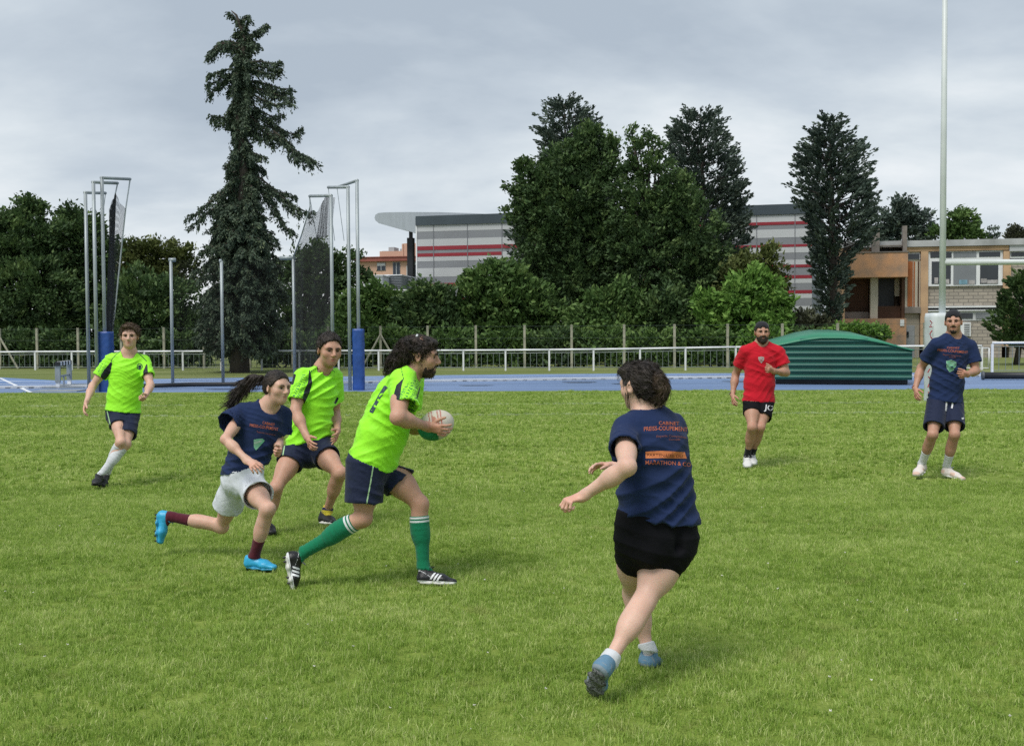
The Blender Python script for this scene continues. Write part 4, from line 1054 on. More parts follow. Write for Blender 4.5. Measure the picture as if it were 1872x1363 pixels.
B = broadleaf
B('broadleaf_tree', 'wide dark broadleaf tree at the far left edge of the picture', 'tree', 20, 60, [(45, 395, 32, 34), (-5, 425, 50, 40), (40, 455, 75, 60), (-30, 500, 70, 70), (60, 540, 85, 70, -1), (-10, 590, 80, 60, -1), (70, 610, 70, 40, -1), (60, 372, 20, 16), (85, 430, 40, 30), (18, 405, 24, 18)], 'dark', dens=.95, leaf=.145)
B('broadleaf_tree', 'dark leafy tree right behind the left padded pole of the throwing cage', 'tree', 150, 62, [(132, 395, 26, 22), (140, 430, 48, 36), (160, 470, 55, 50), (130, 520, 60, 60), (180, 540, 55, 60, 1), (150, 590, 75, 45), (165, 412, 26, 22), (105, 470, 40, 40)], 'dark', dens=.95, leaf=.145)
B('broadleaf_tree', 'yellow green topped tree between the left cage poles and the tall spruce', 'tree', 250, 68, [(240, 460, 26, 28), (272, 455, 26, 26), (300, 462, 28, 26), (330, 468, 30, 26), (260, 500, 50, 40), (320, 510, 50, 40), (225, 500, 30, 45)], 'olive', dens=.8, leaf=.14)
B('broadleaf_tree', 'deep green tree filling the space behind the low cage poles', 'tree', 280, 58, [(250, 545, 55, 50), (310, 545, 50, 50), (270, 595, 75, 45), (350, 600, 50, 45), (215, 590, 40, 45)], 'dark', dens=.95, leaf=.145)
B('broadleaf_tree', 'dark tree behind the gathered net right of the spruce', 'tree', 575, 60, [(575, 462, 30, 24), (602, 470, 36, 26), (545, 495, 40, 40), (590, 520, 48, 48), (550, 570, 55, 50), (610, 590, 45, 45), (635, 500, 26, 24), (665, 505, 14, 10), (650, 470, 14, 12), (520, 620, 50, 40)], 'dark', dens=.95, leaf=.145)
B('broadleaf_tree', 'big dark round-headed tree at the left of the central tree group', 'tree', 1070, 62, [(1082, 250, 32, 24), (1060, 262, 26, 22), (1112, 272, 20, 24), (1040, 300, 58, 40), (1098, 315, 42, 44), (985, 335, 50, 42), (960, 300, 22, 12), (955, 345, 24, 16), (1050, 370, 80, 60), (1100, 440, 80, 65), (1010, 430, 70, 55), (990, 490, 48, 45), (1060, 510, 90, 65), (1100, 560, 80, 55), (1020, 390, 80, 50), (950, 390, 26, 24)], 'dark', leaf=.135, dens=.95, r0=.4, clump=.40)
B('broadleaf_tree', 'loose open-topped dark tree in the middle of the central tree group', 'tree', 1215, 60, [(1156, 244, 9, 18), (1186, 246, 10, 20), (1170, 272, 20, 18), (1202, 270, 18, 20), (1160, 305, 26, 24), (1205, 310, 34, 30), (1150, 350, 36, 32), (1235, 350, 46, 40), (1180, 390, 70, 50), (1260, 420, 60, 60), (1190, 470, 80, 60), (1255, 500, 65, 60), (1180, 540, 80, 60), (1250, 570, 60, 45), (1300, 460, 36, 50), (1225, 380, 50, 50), (1170, 440, 60, 50), (1300, 520, 40, 50)], 'dark', leaf=.13, dens=.72, r0=.35, clump=.36)
B('shrub', 'olive green shrub with feathery top beside the striped hall', 'shrub', 1385, 58, [(1370, 490, 36, 30), (1400, 475, 24, 28), (1385, 520, 44, 36), (1345, 500, 26, 26), (1350, 540, 36, 36), (1420, 510, 22, 30)], 'olive', leaf=.15, dens=.9, r0=.1, cname='foliage')
B('shrub', 'bright green rounded bush behind the man in the red shirt', 'shrub', 1370, 54, [(1372, 520, 44, 28), (1340, 555, 52, 36), (1400, 550, 46, 38), (1370, 590, 80, 45), (1420, 590, 30, 36), (1310, 590, 40, 40), (1290, 560, 22, 26)], 'bright', leaf=.17, dens=1.1, r0=.08, cname='foliage')
B('shrub', 'dark low bush at the foot of the lone conifer', 'shrub', 1475, 56, [(1470, 595, 38, 26), (1500, 606, 34, 22), (1450, 612, 26, 20)], 'purple', leaf=.14, dens=1.3, r0=.06, cname='foliage')
B('shrub', 'bright clipped hedge bush above the green shelter roof', 'shrub', 1575, 50, [(1560, 606, 26, 16), (1590, 607, 28, 14), (1612, 612, 18, 13), (1540, 608, 18, 15)], 'bright', leaf=.11, dens=1.4, r0=.05, cname='foliage', clump=.28)
B('shrub', 'large light green bush rising in front of the striped hall left of the big trees', 'shrub', 905, 58, [(915, 500, 32, 26), (885, 515, 38, 30), (940, 520, 36, 32), (870, 550, 50, 40), (925, 560, 60, 45), (975, 555, 42, 40), (850, 590, 55, 45), (930, 605, 75, 42), (990, 595, 45, 45), (908, 486, 12, 12)], 'mid', leaf=.18, dens=1.1, r0=.1, cname='foliage')
B('shrub', 'mid green bush directly behind the ball carrier’s head'.replace('’', ''), 'shrub', 782, 57, [(780, 535, 30, 24), (765, 560, 44, 32), (805, 560, 36, 34), (770, 600, 60, 45), (820, 600, 40, 45), (745, 615, 40, 36)], 'dark', leaf=.18, dens=1.15, r0=.1, cname='foliage')
B('shrub', 'leafy bush just right of the right padded cage post', 'shrub', 685, 58, [(700, 535, 26, 22), (675, 548, 34, 28), (650, 560, 30, 34), (715, 560, 40, 34), (690, 600, 66, 42), (640, 600, 40, 45), (730, 600, 44, 44)], 'mid', leaf=.18, dens=1.1, r0=.1, cname='foliage')
B('shrub', 'spiky topped green bush below the central dark trees', 'shrub', 1120, 56, [(1140, 530, 16, 22), (1120, 550, 32, 26), (1155, 560, 26, 28), (1090, 560, 30, 28), (1130, 595, 55, 38), (1080, 600, 48, 42), (1172, 595, 30, 40)], 'mid', leaf=.16, dens=1.1, r0=.08, cname='foliage')
B('shrub', 'dense bush of mixed green behind the hair of the woman in the foreground', 'shrub', 1230, 56, [(1225, 545, 30, 26), (1205, 575, 40, 34), (1250, 580, 42, 36), (1230, 610, 65, 34), (1290, 612, 50, 34)], 'dark', leaf=.16, dens=1.1, r0=.08, cname='foliage')
# climbing hedge along the wire fence, one plant per stretch
for i, (x, m, lab) in enumerate([(20, 'dark', 'dark hedge growth behind the fence at the far left edge'), (110, 'dark', 'dark hedge growth behind the striped hurdle'), (215, 'dark', 'dark hedge growth behind the man with white socks'), (330, 'dark', 'dark hedge growth behind the first low cage pole'), (520, 'dark', 'dark hedge growth just right of the spruce trunk'), (620, 'mid', 'leafy hedge growth between the two right cage poles'),
        (720, 'mid', 'leafy hedge growth behind the curly haired man'), (830, 'mid', 'leafy hedge growth right of the braced fence post'), (930, 'mid', 'leafy hedge growth under the large light green bush'), (1020, 'dark', 'hedge growth between the light bush and the spiky bush'), (1110, 'mid', 'hedge growth left of the foreground woman'), (1200, 'mid', 'hedge growth behind the foreground woman'), (1300, 'mid', 'hedge growth left of the man in red'), (1400, 'bright', 'hedge growth right behind the man in red'), (1490, 'dark', 'hedge growth behind the left half of the green shelter')]):
    hh = 26 if x < 600 else 30
    B('hedge_plant', lab, 'hedge', x, 55.2 - x / 1872 * 6, [(x - 30, 640, 34, hh), (x + 28, 638, 38, hh - 2), (x, 622, 46, hh - 4), (x + 8, 655, 50, 20)], m, leaf=.13, dens=1.0, r0=.05, group='hedge growing along the wire boundary fence', cname='foliage', clump=.34, depth=.5)
# far trees above the school roof
B('broadleaf_tree', 'grey green open tree above the school roof between the two chimneys', 'tree', 1650, 84, [(1655, 372, 24, 16), (1640, 395, 34, 20), (1672, 398, 32, 20), (1655, 425, 50, 28), (1690, 425, 24, 20), (1618, 425, 24, 26)], 'cedar', leaf=.17, dens=.75, r0=.25)
B('broadleaf_tree', 'small dark green tree above the school roof right of the goal post', 'tree', 1757, 80, [(1758, 392, 20, 16), (1752, 412, 32, 22), (1765, 430, 36, 24), (1725, 420, 22, 14)], 'mid', leaf=.16, dens=.85, r0=.2)
B('broadleaf_tree', 'thin wispy far tree above the school roof, small and pale', 'tree', 1813, 110, [(1814, 424, 12, 8), (1812, 434, 18, 8)], 'cedar', leaf=.16, dens=.5, r0=.15)
B('broadleaf_tree', 'dark purple far tree above the school roof at the right edge', 'tree', 1862, 100, [(1862, 420, 17, 9), (1858, 432, 20, 10), (1880, 428, 18, 12)], 'purple', leaf=.17, dens=.9, r0=.2)
# ------------------------------------------------------------------ implicit modelling: smooth unions meshed with surface nets
def _bb(*ps, r=0.0):
    a = np.array(ps, float); return a.min(0) - r, a.max(0) + r
class S:
    """one primitive: f(X,Y,Z) -> distance; lo/hi its box"""
    def __init__(s, f, lo, hi, k=0.02, op='u'): s.f, s.lo, s.hi, s.k, s.op = f, np.array(lo), np.array(hi), k, op
def cone(a, b, ra, rb, k=0.02, op='u', side=None, w=1.0, clip=None):
    """tapered capsule; side+w: the section is w times wider along side; clip: list of (point, normal) kept where n.(p-q)<0"""
    a, b = np.array(a, float), np.array(b, float); d = b - a; L2 = max(float(d @ d), 1e-9)
    if side is not None:
        du = d / math.sqrt(L2); side = np.array(side, float); side = unit(side - du * (side @ du))
    m = max(ra, rb) * max(1, w)
    cl = [(np.array(q, float), unit(n)) for q, n in clip] if clip else []
    def f(X, Y, Z):
        x, y, z = X - a[0], Y - a[1], Z - a[2]
        t = np.clip((x * d[0] + y * d[1] + z * d[2]) / L2, 0, 1)
        x, y, z = x - t * d[0], y - t * d[1], z - t * d[2]
        q = x * x + y * y + z * z
        if side is not None:
            u = x * side[0] + y * side[1] + z * side[2]
            q = np.maximum(q - u * u, 0) + (u / w) ** 2
        r = np.sqrt(q) - (ra + (rb - ra) * t)
        for p, n in cl: r = np.maximum(r, (X - p[0]) * n[0] + (Y - p[1]) * n[1] + (Z - p[2]) * n[2])
        return r
    lo, hi = _bb(a, b, r=m); return S(f, lo, hi, k, op)
def ell(c, ax, rad, k=0.02, op='u', clip=None):
    c = np.array(c, float); ax = np.array([unit(v) for v in ax]); rad = np.array(rad, float)
    ex = np.sqrt(((ax * rad[:, None]) ** 2).sum(0)); cl = [(np.array(q, float), unit(n)) for q, n in clip] if clip else []
    def f(X, Y, Z):
        x, y, z = X - c[0], Y - c[1], Z - c[2]
        k0 = 0; k1 = 0
        for i in range(3):
            q = (x * ax[i][0] + y * ax[i][1] + z * ax[i][2]) / rad[i]; k0 = k0 + q * q; k1 = k1 + (q / rad[i]) ** 2
        k0, k1 = np.sqrt(k0), np.sqrt(k1) + 1e-9
        r = np.where(k0 < 1e-3, -rad.min(), k0 * (k0 - 1) / k1)
        for p, n in cl: r = np.maximum(r, (X - p[0]) * n[0] + (Y - p[1]) * n[1] + (Z - p[2]) * n[2])
        return r
    return S(f, c - ex, c + ex, k, op)
def plane(p, n, op='i', k=0.004):
    """keeps the side where n.(x-p) < 0"""
    p, n = np.array(p, float), unit(n)
    return S(lambda X, Y, Z: (X - p[0]) * n[0] + (Y - p[1]) * n[1] + (Z - p[2]) * n[2], [-1e9] * 3, [1e9] * 3, k, op)
def smin(a, b, k):
    h = np.clip(0.5 + 0.5 * (b - a) / k, 0, 1); return b + (a - b) * h - k * h * (1 - h)
def field(prims, lo, hi, h):
    n = np.maximum(np.ceil((hi - lo) / h).astype(int) + 1, 3)
    ax = [(lo[i] + np.arange(n[i]) * h).astype(np.float32) for i in range(3)]
    D = np.full(n, 0.5, np.float32)
    for s in prims:
        m = s.k + 3 * h if s.op != 'i' else 1e9
        i0 = [int(max(0, math.floor((max(s.lo[i] - m, lo[i]) - lo[i]) / h))) for i in range(3)]
        i1 = [int(min(n[i], math.ceil((min(s.hi[i] + m, hi[i]) - lo[i]) / h) + 2)) for i in range(3)]
        if any(a >= b for a, b in zip(i0, i1)): continue
        sl = tuple(slice(a, b) for a, b in zip(i0, i1))
        X, Y, Z = ax[0][sl[0]][:, None, None], ax[1][sl[1]][None, :, None], ax[2][sl[2]][None, None, :]
        d = s.f(X, Y, Z).astype(np.float32); k = max(s.k, 1e-4)
        if s.op == 'u': D[sl] = smin(D[sl], d, k)
        elif s.op == 's': D[sl] = -smin(-D[sl], d, k)
        else: D[sl] = -smin(-D[sl], -d, k)
    return D, ax
def nets(prims, h, box=None, pad=0.03):
    if box is None:
        us = [s for s in prims if s.op == 'u']; lo = np.min([s.lo for s in us], 0) - pad; hi = np.max([s.hi for s in us], 0) + pad
    else: lo, hi = np.array(box[0], float), np.array(box[1], float)
    D, ax = field(prims, lo, hi, h); I = D < 0; n = np.array(D.shape)
    c = [I[i:n[0] - 1 + i, j:n[1] - 1 + j, k:n[2] - 1 + k] for i in (0, 1) for j in (0, 1) for k in (0, 1)]
    sm = sum(x.astype(np.int8) for x in c); act = (sm > 0) & (sm < 8)
    ijk = np.argwhere(act)
    if not len(ijk): return np.zeros((0, 3)), np.zeros((0, 4), int)
    off = np.array([(i, j, k) for i in (0, 1) for j in (0, 1) for k in (0, 1)])
    val = np.stack([D[tuple((ijk + o).T)] for o in off], 1)
    acc = np.zeros((len(ijk), 3)); cnt = np.zeros(len(ijk))
    for a in range(8):
        for b in range(a + 1, 8):
            if np.abs(off[a] - off[b]).sum() != 1: continue
            m = (val[:, a] < 0) != (val[:, b] < 0); va, vb = val[m, a], val[m, b]; t = va / (va - vb)
            acc[m] += off[a] + (off[b] - off[a]) * t[:, None]; cnt[m] += 1
    V = lo + (ijk + acc / cnt[:, None]) * h
    idx = np.full(act.shape, -1, np.int64); idx[tuple(ijk.T)] = np.arange(len(ijk))
    Fs = []
    for a in range(3):
        b, c_ = (a + 1) % 3, (a + 2) % 3
        s0 = [slice(0, None)] * 3; s1 = [slice(0, None)] * 3; s0[a] = slice(0, n[a] - 1); s1[a] = slice(1, n[a])
        A, B = I[tuple(s0)], I[tuple(s1)]; e = np.argwhere(A != B)
        e = e[(e[:, b] > 0) & (e[:, b] < n[b] - 1) & (e[:, c_] > 0) & (e[:, c_] < n[c_] - 1)]
        if not len(e): continue
        def g(db, dc):
            q = e.copy(); q[:, b] += db; q[:, c_] += dc; return idx[tuple(q.T)]
        q = np.stack([g(-1, -1), g(0, -1), g(0, 0), g(-1, 0)], 1)
        inside = A[tuple(e.T)]; q[~inside] = q[~inside][:, ::-1]
        q = q[(q >= 0).all(1)]; Fs.append(q)
    return V, np.concatenate(Fs)
def vnormals(V, F):
    t = np.cross(V[F[:, 2]] - V[F[:, 0]], V[F[:, 3]] - V[F[:, 1]]); N = np.zeros_like(V)
    for i in range(4): np.add.at(N, F[:, i], t)
    return N / (np.linalg.norm(N, axis=1)[:, None] + 1e-12)
def relax(V, F, it=2, f=0.5):
    e = np.concatenate([F[:, [0, 1]], F[:, [1, 2]], F[:, [2, 3]], F[:, [3, 0]]]); 
    for _ in range(it):
        A = np.zeros_like(V); C = np.zeros(len(V))
        np.add.at(A, e[:, 0], V[e[:, 1]]); np.add.at(A, e[:, 1], V[e[:, 0]]); np.add.at(C, e[:, 0], 1); np.add.at(C, e[:, 1], 1)
        V = V * (1 - f) + f * A / np.maximum(C, 1)[:, None]
    return V
def vnoise(p, seed=0):
    """cheap smooth 3d noise, about -1..1"""
    p = np.asarray(p, float); r = np.random.default_rng(seed); o = 0
    for k in range(5):
        w = r.normal(0, 1, 3); w2 = r.normal(0, 1, 3); o = o + np.sin(p @ w * 1.3 + r.uniform(0, 6) + 1.2 * np.sin(p @ w2 + r.uniform(0, 6)))
    return o / 3.2
def folds(V, N, amp, freq, dirs, seed=0, mask=None):
    """cloth creases: sharp-edged ridges running across dirs, fading in and out"""
    o = np.zeros(len(V))
    for i, (d, a) in enumerate(dirs):
        d = unit(d); ph = (V @ d) * freq * (1 + .15 * i) + 1.7 * vnoise(V * 5.5, seed + i)
        rdg = 1 - np.abs(np.sin(ph)) ** .8 * 1.6; env = np.clip(0.35 + 0.9 * vnoise(V * 7, seed + 20 + i), 0, 1.2)
        o += a * rdg * env
    fine = 1 - np.abs(np.sin(V @ unit([.3, .5, .8]) * freq * 2.1 + 2.5 * vnoise(V * 9, seed + 50))) * 1.6; o += .30 * fine * np.clip(.2 + vnoise(V * 9, seed + 60), 0, 1)
    o = o * amp * 1.15
    if mask is not None: o = o * mask
    return V + N * o[:, None]

# ------------------------------------------------------------------ cloth, skin and hair materials
def cloth_mat(name, col, rough=0.8, weave=420, sheen=0.15, attr=None, cols=None, var=.05, spec=.25):
    """attr: point attributes holding signed distances; cols: their colours where the distance is < 0"""
    if name in MATS: return MATS[name]
    m = bpy.data.materials.new(name); m.use_nodes = True; n, l = m.node_tree.nodes, m.node_tree.links; b = n['Principled BSDF']
    b.inputs['Roughness'].default_value = rough; b.inputs['Specular IOR Level'].default_value = spec; b.inputs['Sheen Weight'].default_value = sheen
    tc = n.new('ShaderNodeTexCoord')
    ns = n.new('ShaderNodeTexNoise'); ns.inputs['Scale'].default_value = 14; ns.inputs['Detail'].default_value = 6; l.new(tc.outputs['Object'], ns.inputs['Vector'])
    mx = n.new('ShaderNodeMix'); mx.data_type = 'RGBA'; l.new(ns.outputs[0], mx.inputs[0])
    mx.inputs[6].default_value = (*[c * (1 - var * 2.2) for c in col], 1); mx.inputs[7].default_value = (*[min(1, c * (1 + var * 2)) for c in col], 1)
    cur = mx.outputs[2]
    for a, c in zip(attr or [], cols or []):
        at = n.new('ShaderNodeAttribute'); at.attribute_name = a
        q = n.new('ShaderNodeMath'); q.operation = 'LESS_THAN'; q.inputs[1].default_value = 0.0; l.new(at.outputs['Fac'], q.inputs[0])
        k = n.new('ShaderNodeMix'); k.data_type = 'RGBA'; l.new(q.outputs[0], k.inputs[0]); l.new(cur, k.inputs[6]); k.inputs[7].default_value = (*c, 1); cur = k.outputs[2]
    l.new(cur, b.inputs['Base Color'])
    n2 = n.new('ShaderNodeTexNoise'); n2.inputs['Scale'].default_value = weave; n2.inputs['Detail'].default_value = 2; l.new(tc.outputs['Object'], n2.inputs['Vector'])
    n3 = n.new('ShaderNodeTexNoise'); n3.inputs['Scale'].default_value = 26; n3.inputs['Detail'].default_value = 3; l.new(tc.outputs['Object'], n3.inputs['Vector'])
    ad = n.new('ShaderNodeMath'); ad.operation = 'MULTIPLY_ADD'; ad.inputs[1].default_value = 0.12; l.new(n2.outputs[0], ad.inputs[0]); l.new(n3.outputs[0], ad.inputs[2])
    bp = n.new('ShaderNodeBump'); bp.inputs['Strength'].default_value = 0.5; bp.inputs['Distance'].default_value = 0.012; l.new(ad.outputs[0], bp.inputs['Height']); l.new(bp.outputs[0], b.inputs['Normal'])
    MATS[name] = m; return m
def skin_mat(name, col):
    m = bpy.data.materials.new(name); m.use_nodes = True; n, l = m.node_tree.nodes, m.node_tree.links; b = n['Principled BSDF']
    b.inputs['Roughness'].default_value = 0.52; b.inputs['Specular IOR Level'].default_value = 0.35
    b.inputs['Subsurface Weight'].default_value = 0.12; b.inputs['Subsurface Radius'].default_value = (0.012, 0.004, 0.002); b.inputs['Subsurface Scale'].default_value = 1.0
    tc = n.new('ShaderNodeTexCoord'); ns = n.new('ShaderNodeTexNoise'); ns.inputs['Scale'].default_value = 16; ns.inputs['Detail'].default_value = 6; l.new(tc.outputs['Object'], ns.inputs['Vector'])
    mx = n.new('ShaderNodeMix'); mx.data_type = 'RGBA'; l.new(ns.outputs[0], mx.inputs[0])
    c = np.array(col); mx.inputs[6].default_value = (*(c * [.86, .76, .74]), 1); mx.inputs[7].default_value = (*np.clip(c * [1.12, 1.14, 1.14], 0, 1), 1)
    at = n.new('ShaderNodeAttribute'); at.attribute_name = 'tint'
    k = n.new('ShaderNodeMix'); k.data_type = 'RGBA'; k.blend_type = 'MULTIPLY'; k.inputs[0].default_value = 1.0; l.new(mx.outputs[2], k.inputs[6]); l.new(at.outputs['Color'], k.inputs[7])
    l.new(k.outputs[2], b.inputs['Base Color'])
    n3 = n.new('ShaderNodeTexNoise'); n3.inputs['Scale'].default_value = 120; n3.inputs['Detail'].default_value = 2; l.new(tc.outputs['Object'], n3.inputs['Vector'])
    bp = n.new('ShaderNodeBump'); bp.inputs['Strength'].default_value = 0.25; bp.inputs['Distance'].default_value = 0.004; l.new(n3.outputs[0], bp.inputs['Height']); l.new(bp.outputs[0], b.inputs['Normal'])
    return m
def hair_mat(name, dark, light):
    m = mat(name, light, 0.55, 0.1, 22, col2=dark, spec=0.35, bump=0.8, bscale=90); return m
# ------------------------------------------------------------------ people
class Joints(dict): pass
def hollowed(o, i):
    """a primitive with its inside scooped out (open cuffs and trouser legs)"""
    return S(lambda X, Y, Z: np.maximum(o.f(X, Y, Z), -i.f(X, Y, Z)), o.lo, o.hi, o.k, o.op)
def ray_len(pp, px, py, L, mode):
    """3d point on the pixel ray at distance L from pp; mode n(ear)/f(ar)"""
    d = ray(px, py); oc = CAMP - pp; b = float(d @ oc); c = float(oc @ oc) - L * L; q = b * b - c
    if q <= 0: return CAMP + d * (-b)
    s = math.sqrt(q); return CAMP + d * (-b - s if mode == 'n' else -b + s)
def head_prims(c, f, u, s=1.0, female=False):
    """c centre between the ears; f forward, u up"""
    f = unit(f); u = unit(np.array(u) - f * (np.dot(u, f))); r = np.cross(f, u)
    T = lambda x, y, z: c + (r * x + f * y + u * z) * s
    A = (r, f, u); R = lambda *v: [q * s for q in v]
    jw = .92 if female else 1.0
    p = [ell(T(0, -.014, .034), A, R(.076, .096, .086)), ell(T(0, .022, -.030), A, R(.062 * jw, .068, .078), .03),
         ell(T(0, .030, -.062), A, R(.048 * jw, .055, .045), .03), ell(T(0, .066, -.088), A, R(.023 * jw, .020, .020), .028),
         cone(T(-.045, .070, .026), T(.045, .070, .026), .014 * s, .014 * s, .03),
         ell(T(-.042, .058, -.020), A, R(.024, .022, .022), .03), ell(T(.042, .058, -.020), A, R(.024, .022, .022), .03),
         ell(T(-.031, .094, .010), A, R(.019, .016, .012), .014, 's'), ell(T(.031, .094, .010), A, R(.019, .016, .012), .014, 's'),
         cone(T(0, .084, .018), T(0, .108, -.020), .009 * s, .0125 * s, .012), ell(T(0, .098, -.026), A, R(.0175, .013, .010), .008),
         ell(T(0, .084, -.050), A, R(.023, .011, .0065), .007), ell(T(0, .083, -.062), A, R(.020, .010, .007), .007),
         ell(T(0, .094, -.0555), A, R(.021, .006, .0018), .003, 's')]
    for q in (-1, 1):
        p += [ell(T(q * .077, -.006, -.004), (unit(r * q * .6 + f * -.35), unit(f + r * q * .3), u), R(.009, .019, .031), .007),
              ell(T(q * .086, -.002, -.002), (r, f, u), R(.007, .008, .016), .005, 's')]
    return p, T, (r, f, u)
def hand_prims(w, d, n, left, s=1.0, curl=35, spread=.12, point=False, thumb=0.38, fl=1.0):
    """w wrist; d finger direction; n palm normal; curls towards n"""
    d = unit(d); n = unit(np.array(n) - d * np.dot(n, d)); t = np.cross(n, d) if left else np.cross(d, n)
    out = [cone(w - d * .012 * s, w + d * .082 * s, .0150 * s, .0128 * s, .014, side=t, w=2.0 if True else 1), cone(w + d * .03 * s + t * .012 * s, w + d * .075 * s + t * .022 * s, .015 * s, .012 * s, .014)]
    Ls = [.074, .083, .077, .060]; offs = [.031, .0105, -.0105, -.030]; bs = [.088, .092, .088, .080]
    for i in range(4):
        a = w + (d * bs[i] * .93 + t * offs[i]) * s; dd = unit(d + t * spread * (1.2 - i * .8)); L = Ls[i] * s * fl
        cu = (4 if (point and i == 0) else curl * (1 + .12 * i)); r0 = (.0092, .0094, .0090, .0080)[i] * s; ang = math.radians(cu) * .8
        for j, fr in enumerate((.46, .30, .24)):
            v = dd * math.cos(ang) + n * math.sin(ang); b = a + v * L * fr; out.append(cone(a, b, r0 * (1 - .08 * j), r0 * (.92 - .1 * j), .005)); a = b; ang += math.radians(cu)
    a = w + (d * .022 + t * .024) * s; v = unit(d * .55 + t * thumb + n * .35)
    out.append(cone(w + d * .02 * s + t * .01 * s, a + v * .030 * s, .016 * s, .012 * s, .012)); a = a + v * .030 * s
    v = unit(v + n * .35 * math.sin(math.radians(curl)) + d * .3); b = a + v * .034 * s; out.append(cone(a, b, .0112 * s, .0098 * s, .005)); v = unit(v + n * .5 * math.sin(math.radians(curl)) + d * .3)
    out.append(cone(b, b + v * .026 * s, .0098 * s, .0078 * s, .005)); return out
def boxof(pr, pad): return np.min([s.lo for s in pr], 0) - pad, np.max([s.hi for s in pr], 0) + pad
def join(parts):
    V, F, o = [], [], 0
    for v, f in parts: V.append(v); F.append(f + o); o += len(v)
    return np.concatenate(V), np.concatenate(F)
def strands(parent, name, roots, dirs, L, m, seed=0, width=.0016, seg=6, curl=0.0, cf=60, grav=.5, jit=.35, tip=.3):
    r = np.random.default_rng(seed); n = len(roots); roots = np.asarray(roots); d = dirs / np.linalg.norm(dirs, axis=1)[:, None]
    L = np.broadcast_to(L, (n,)) * r.uniform(.6, 1.2, n); d = d + r.normal(0, jit, (n, 3)) * .5; d /= np.linalg.norm(d, axis=1)[:, None]
    s = np.cross(d, r.normal(size=(n, 3))); s /= np.linalg.norm(s, axis=1)[:, None]; b = np.cross(d, s); ph = r.uniform(0, 6.3, n); pts = []
    for i in range(seg + 1):
        t = i / seg; p = roots + d * (L * t)[:, None] + np.array([0, 0, -1.0]) * (L * t * t * grav)[:, None]
        if curl: p = p + (s * np.cos(ph + cf * L * t)[:, None] + b * np.sin(ph + cf * L * t)[:, None]) * curl * min(1, t * 3)
        pts.append(p)
    V = np.stack([q for i in range(seg + 1) for q in (pts[i] - s * width * (1 - (1 - tip) * i / seg), pts[i] + s * width * (1 - (1 - tip) * i / seg))], 1).reshape(-1, 3)
    base = np.arange(n)[:, None] * (2 * (seg + 1)); F = np.concatenate([base + [2 * i, 2 * i + 1, 2 * i + 3, 2 * i + 2] for i in range(seg)])
    return mobj(name, V, F, m, parent, False)

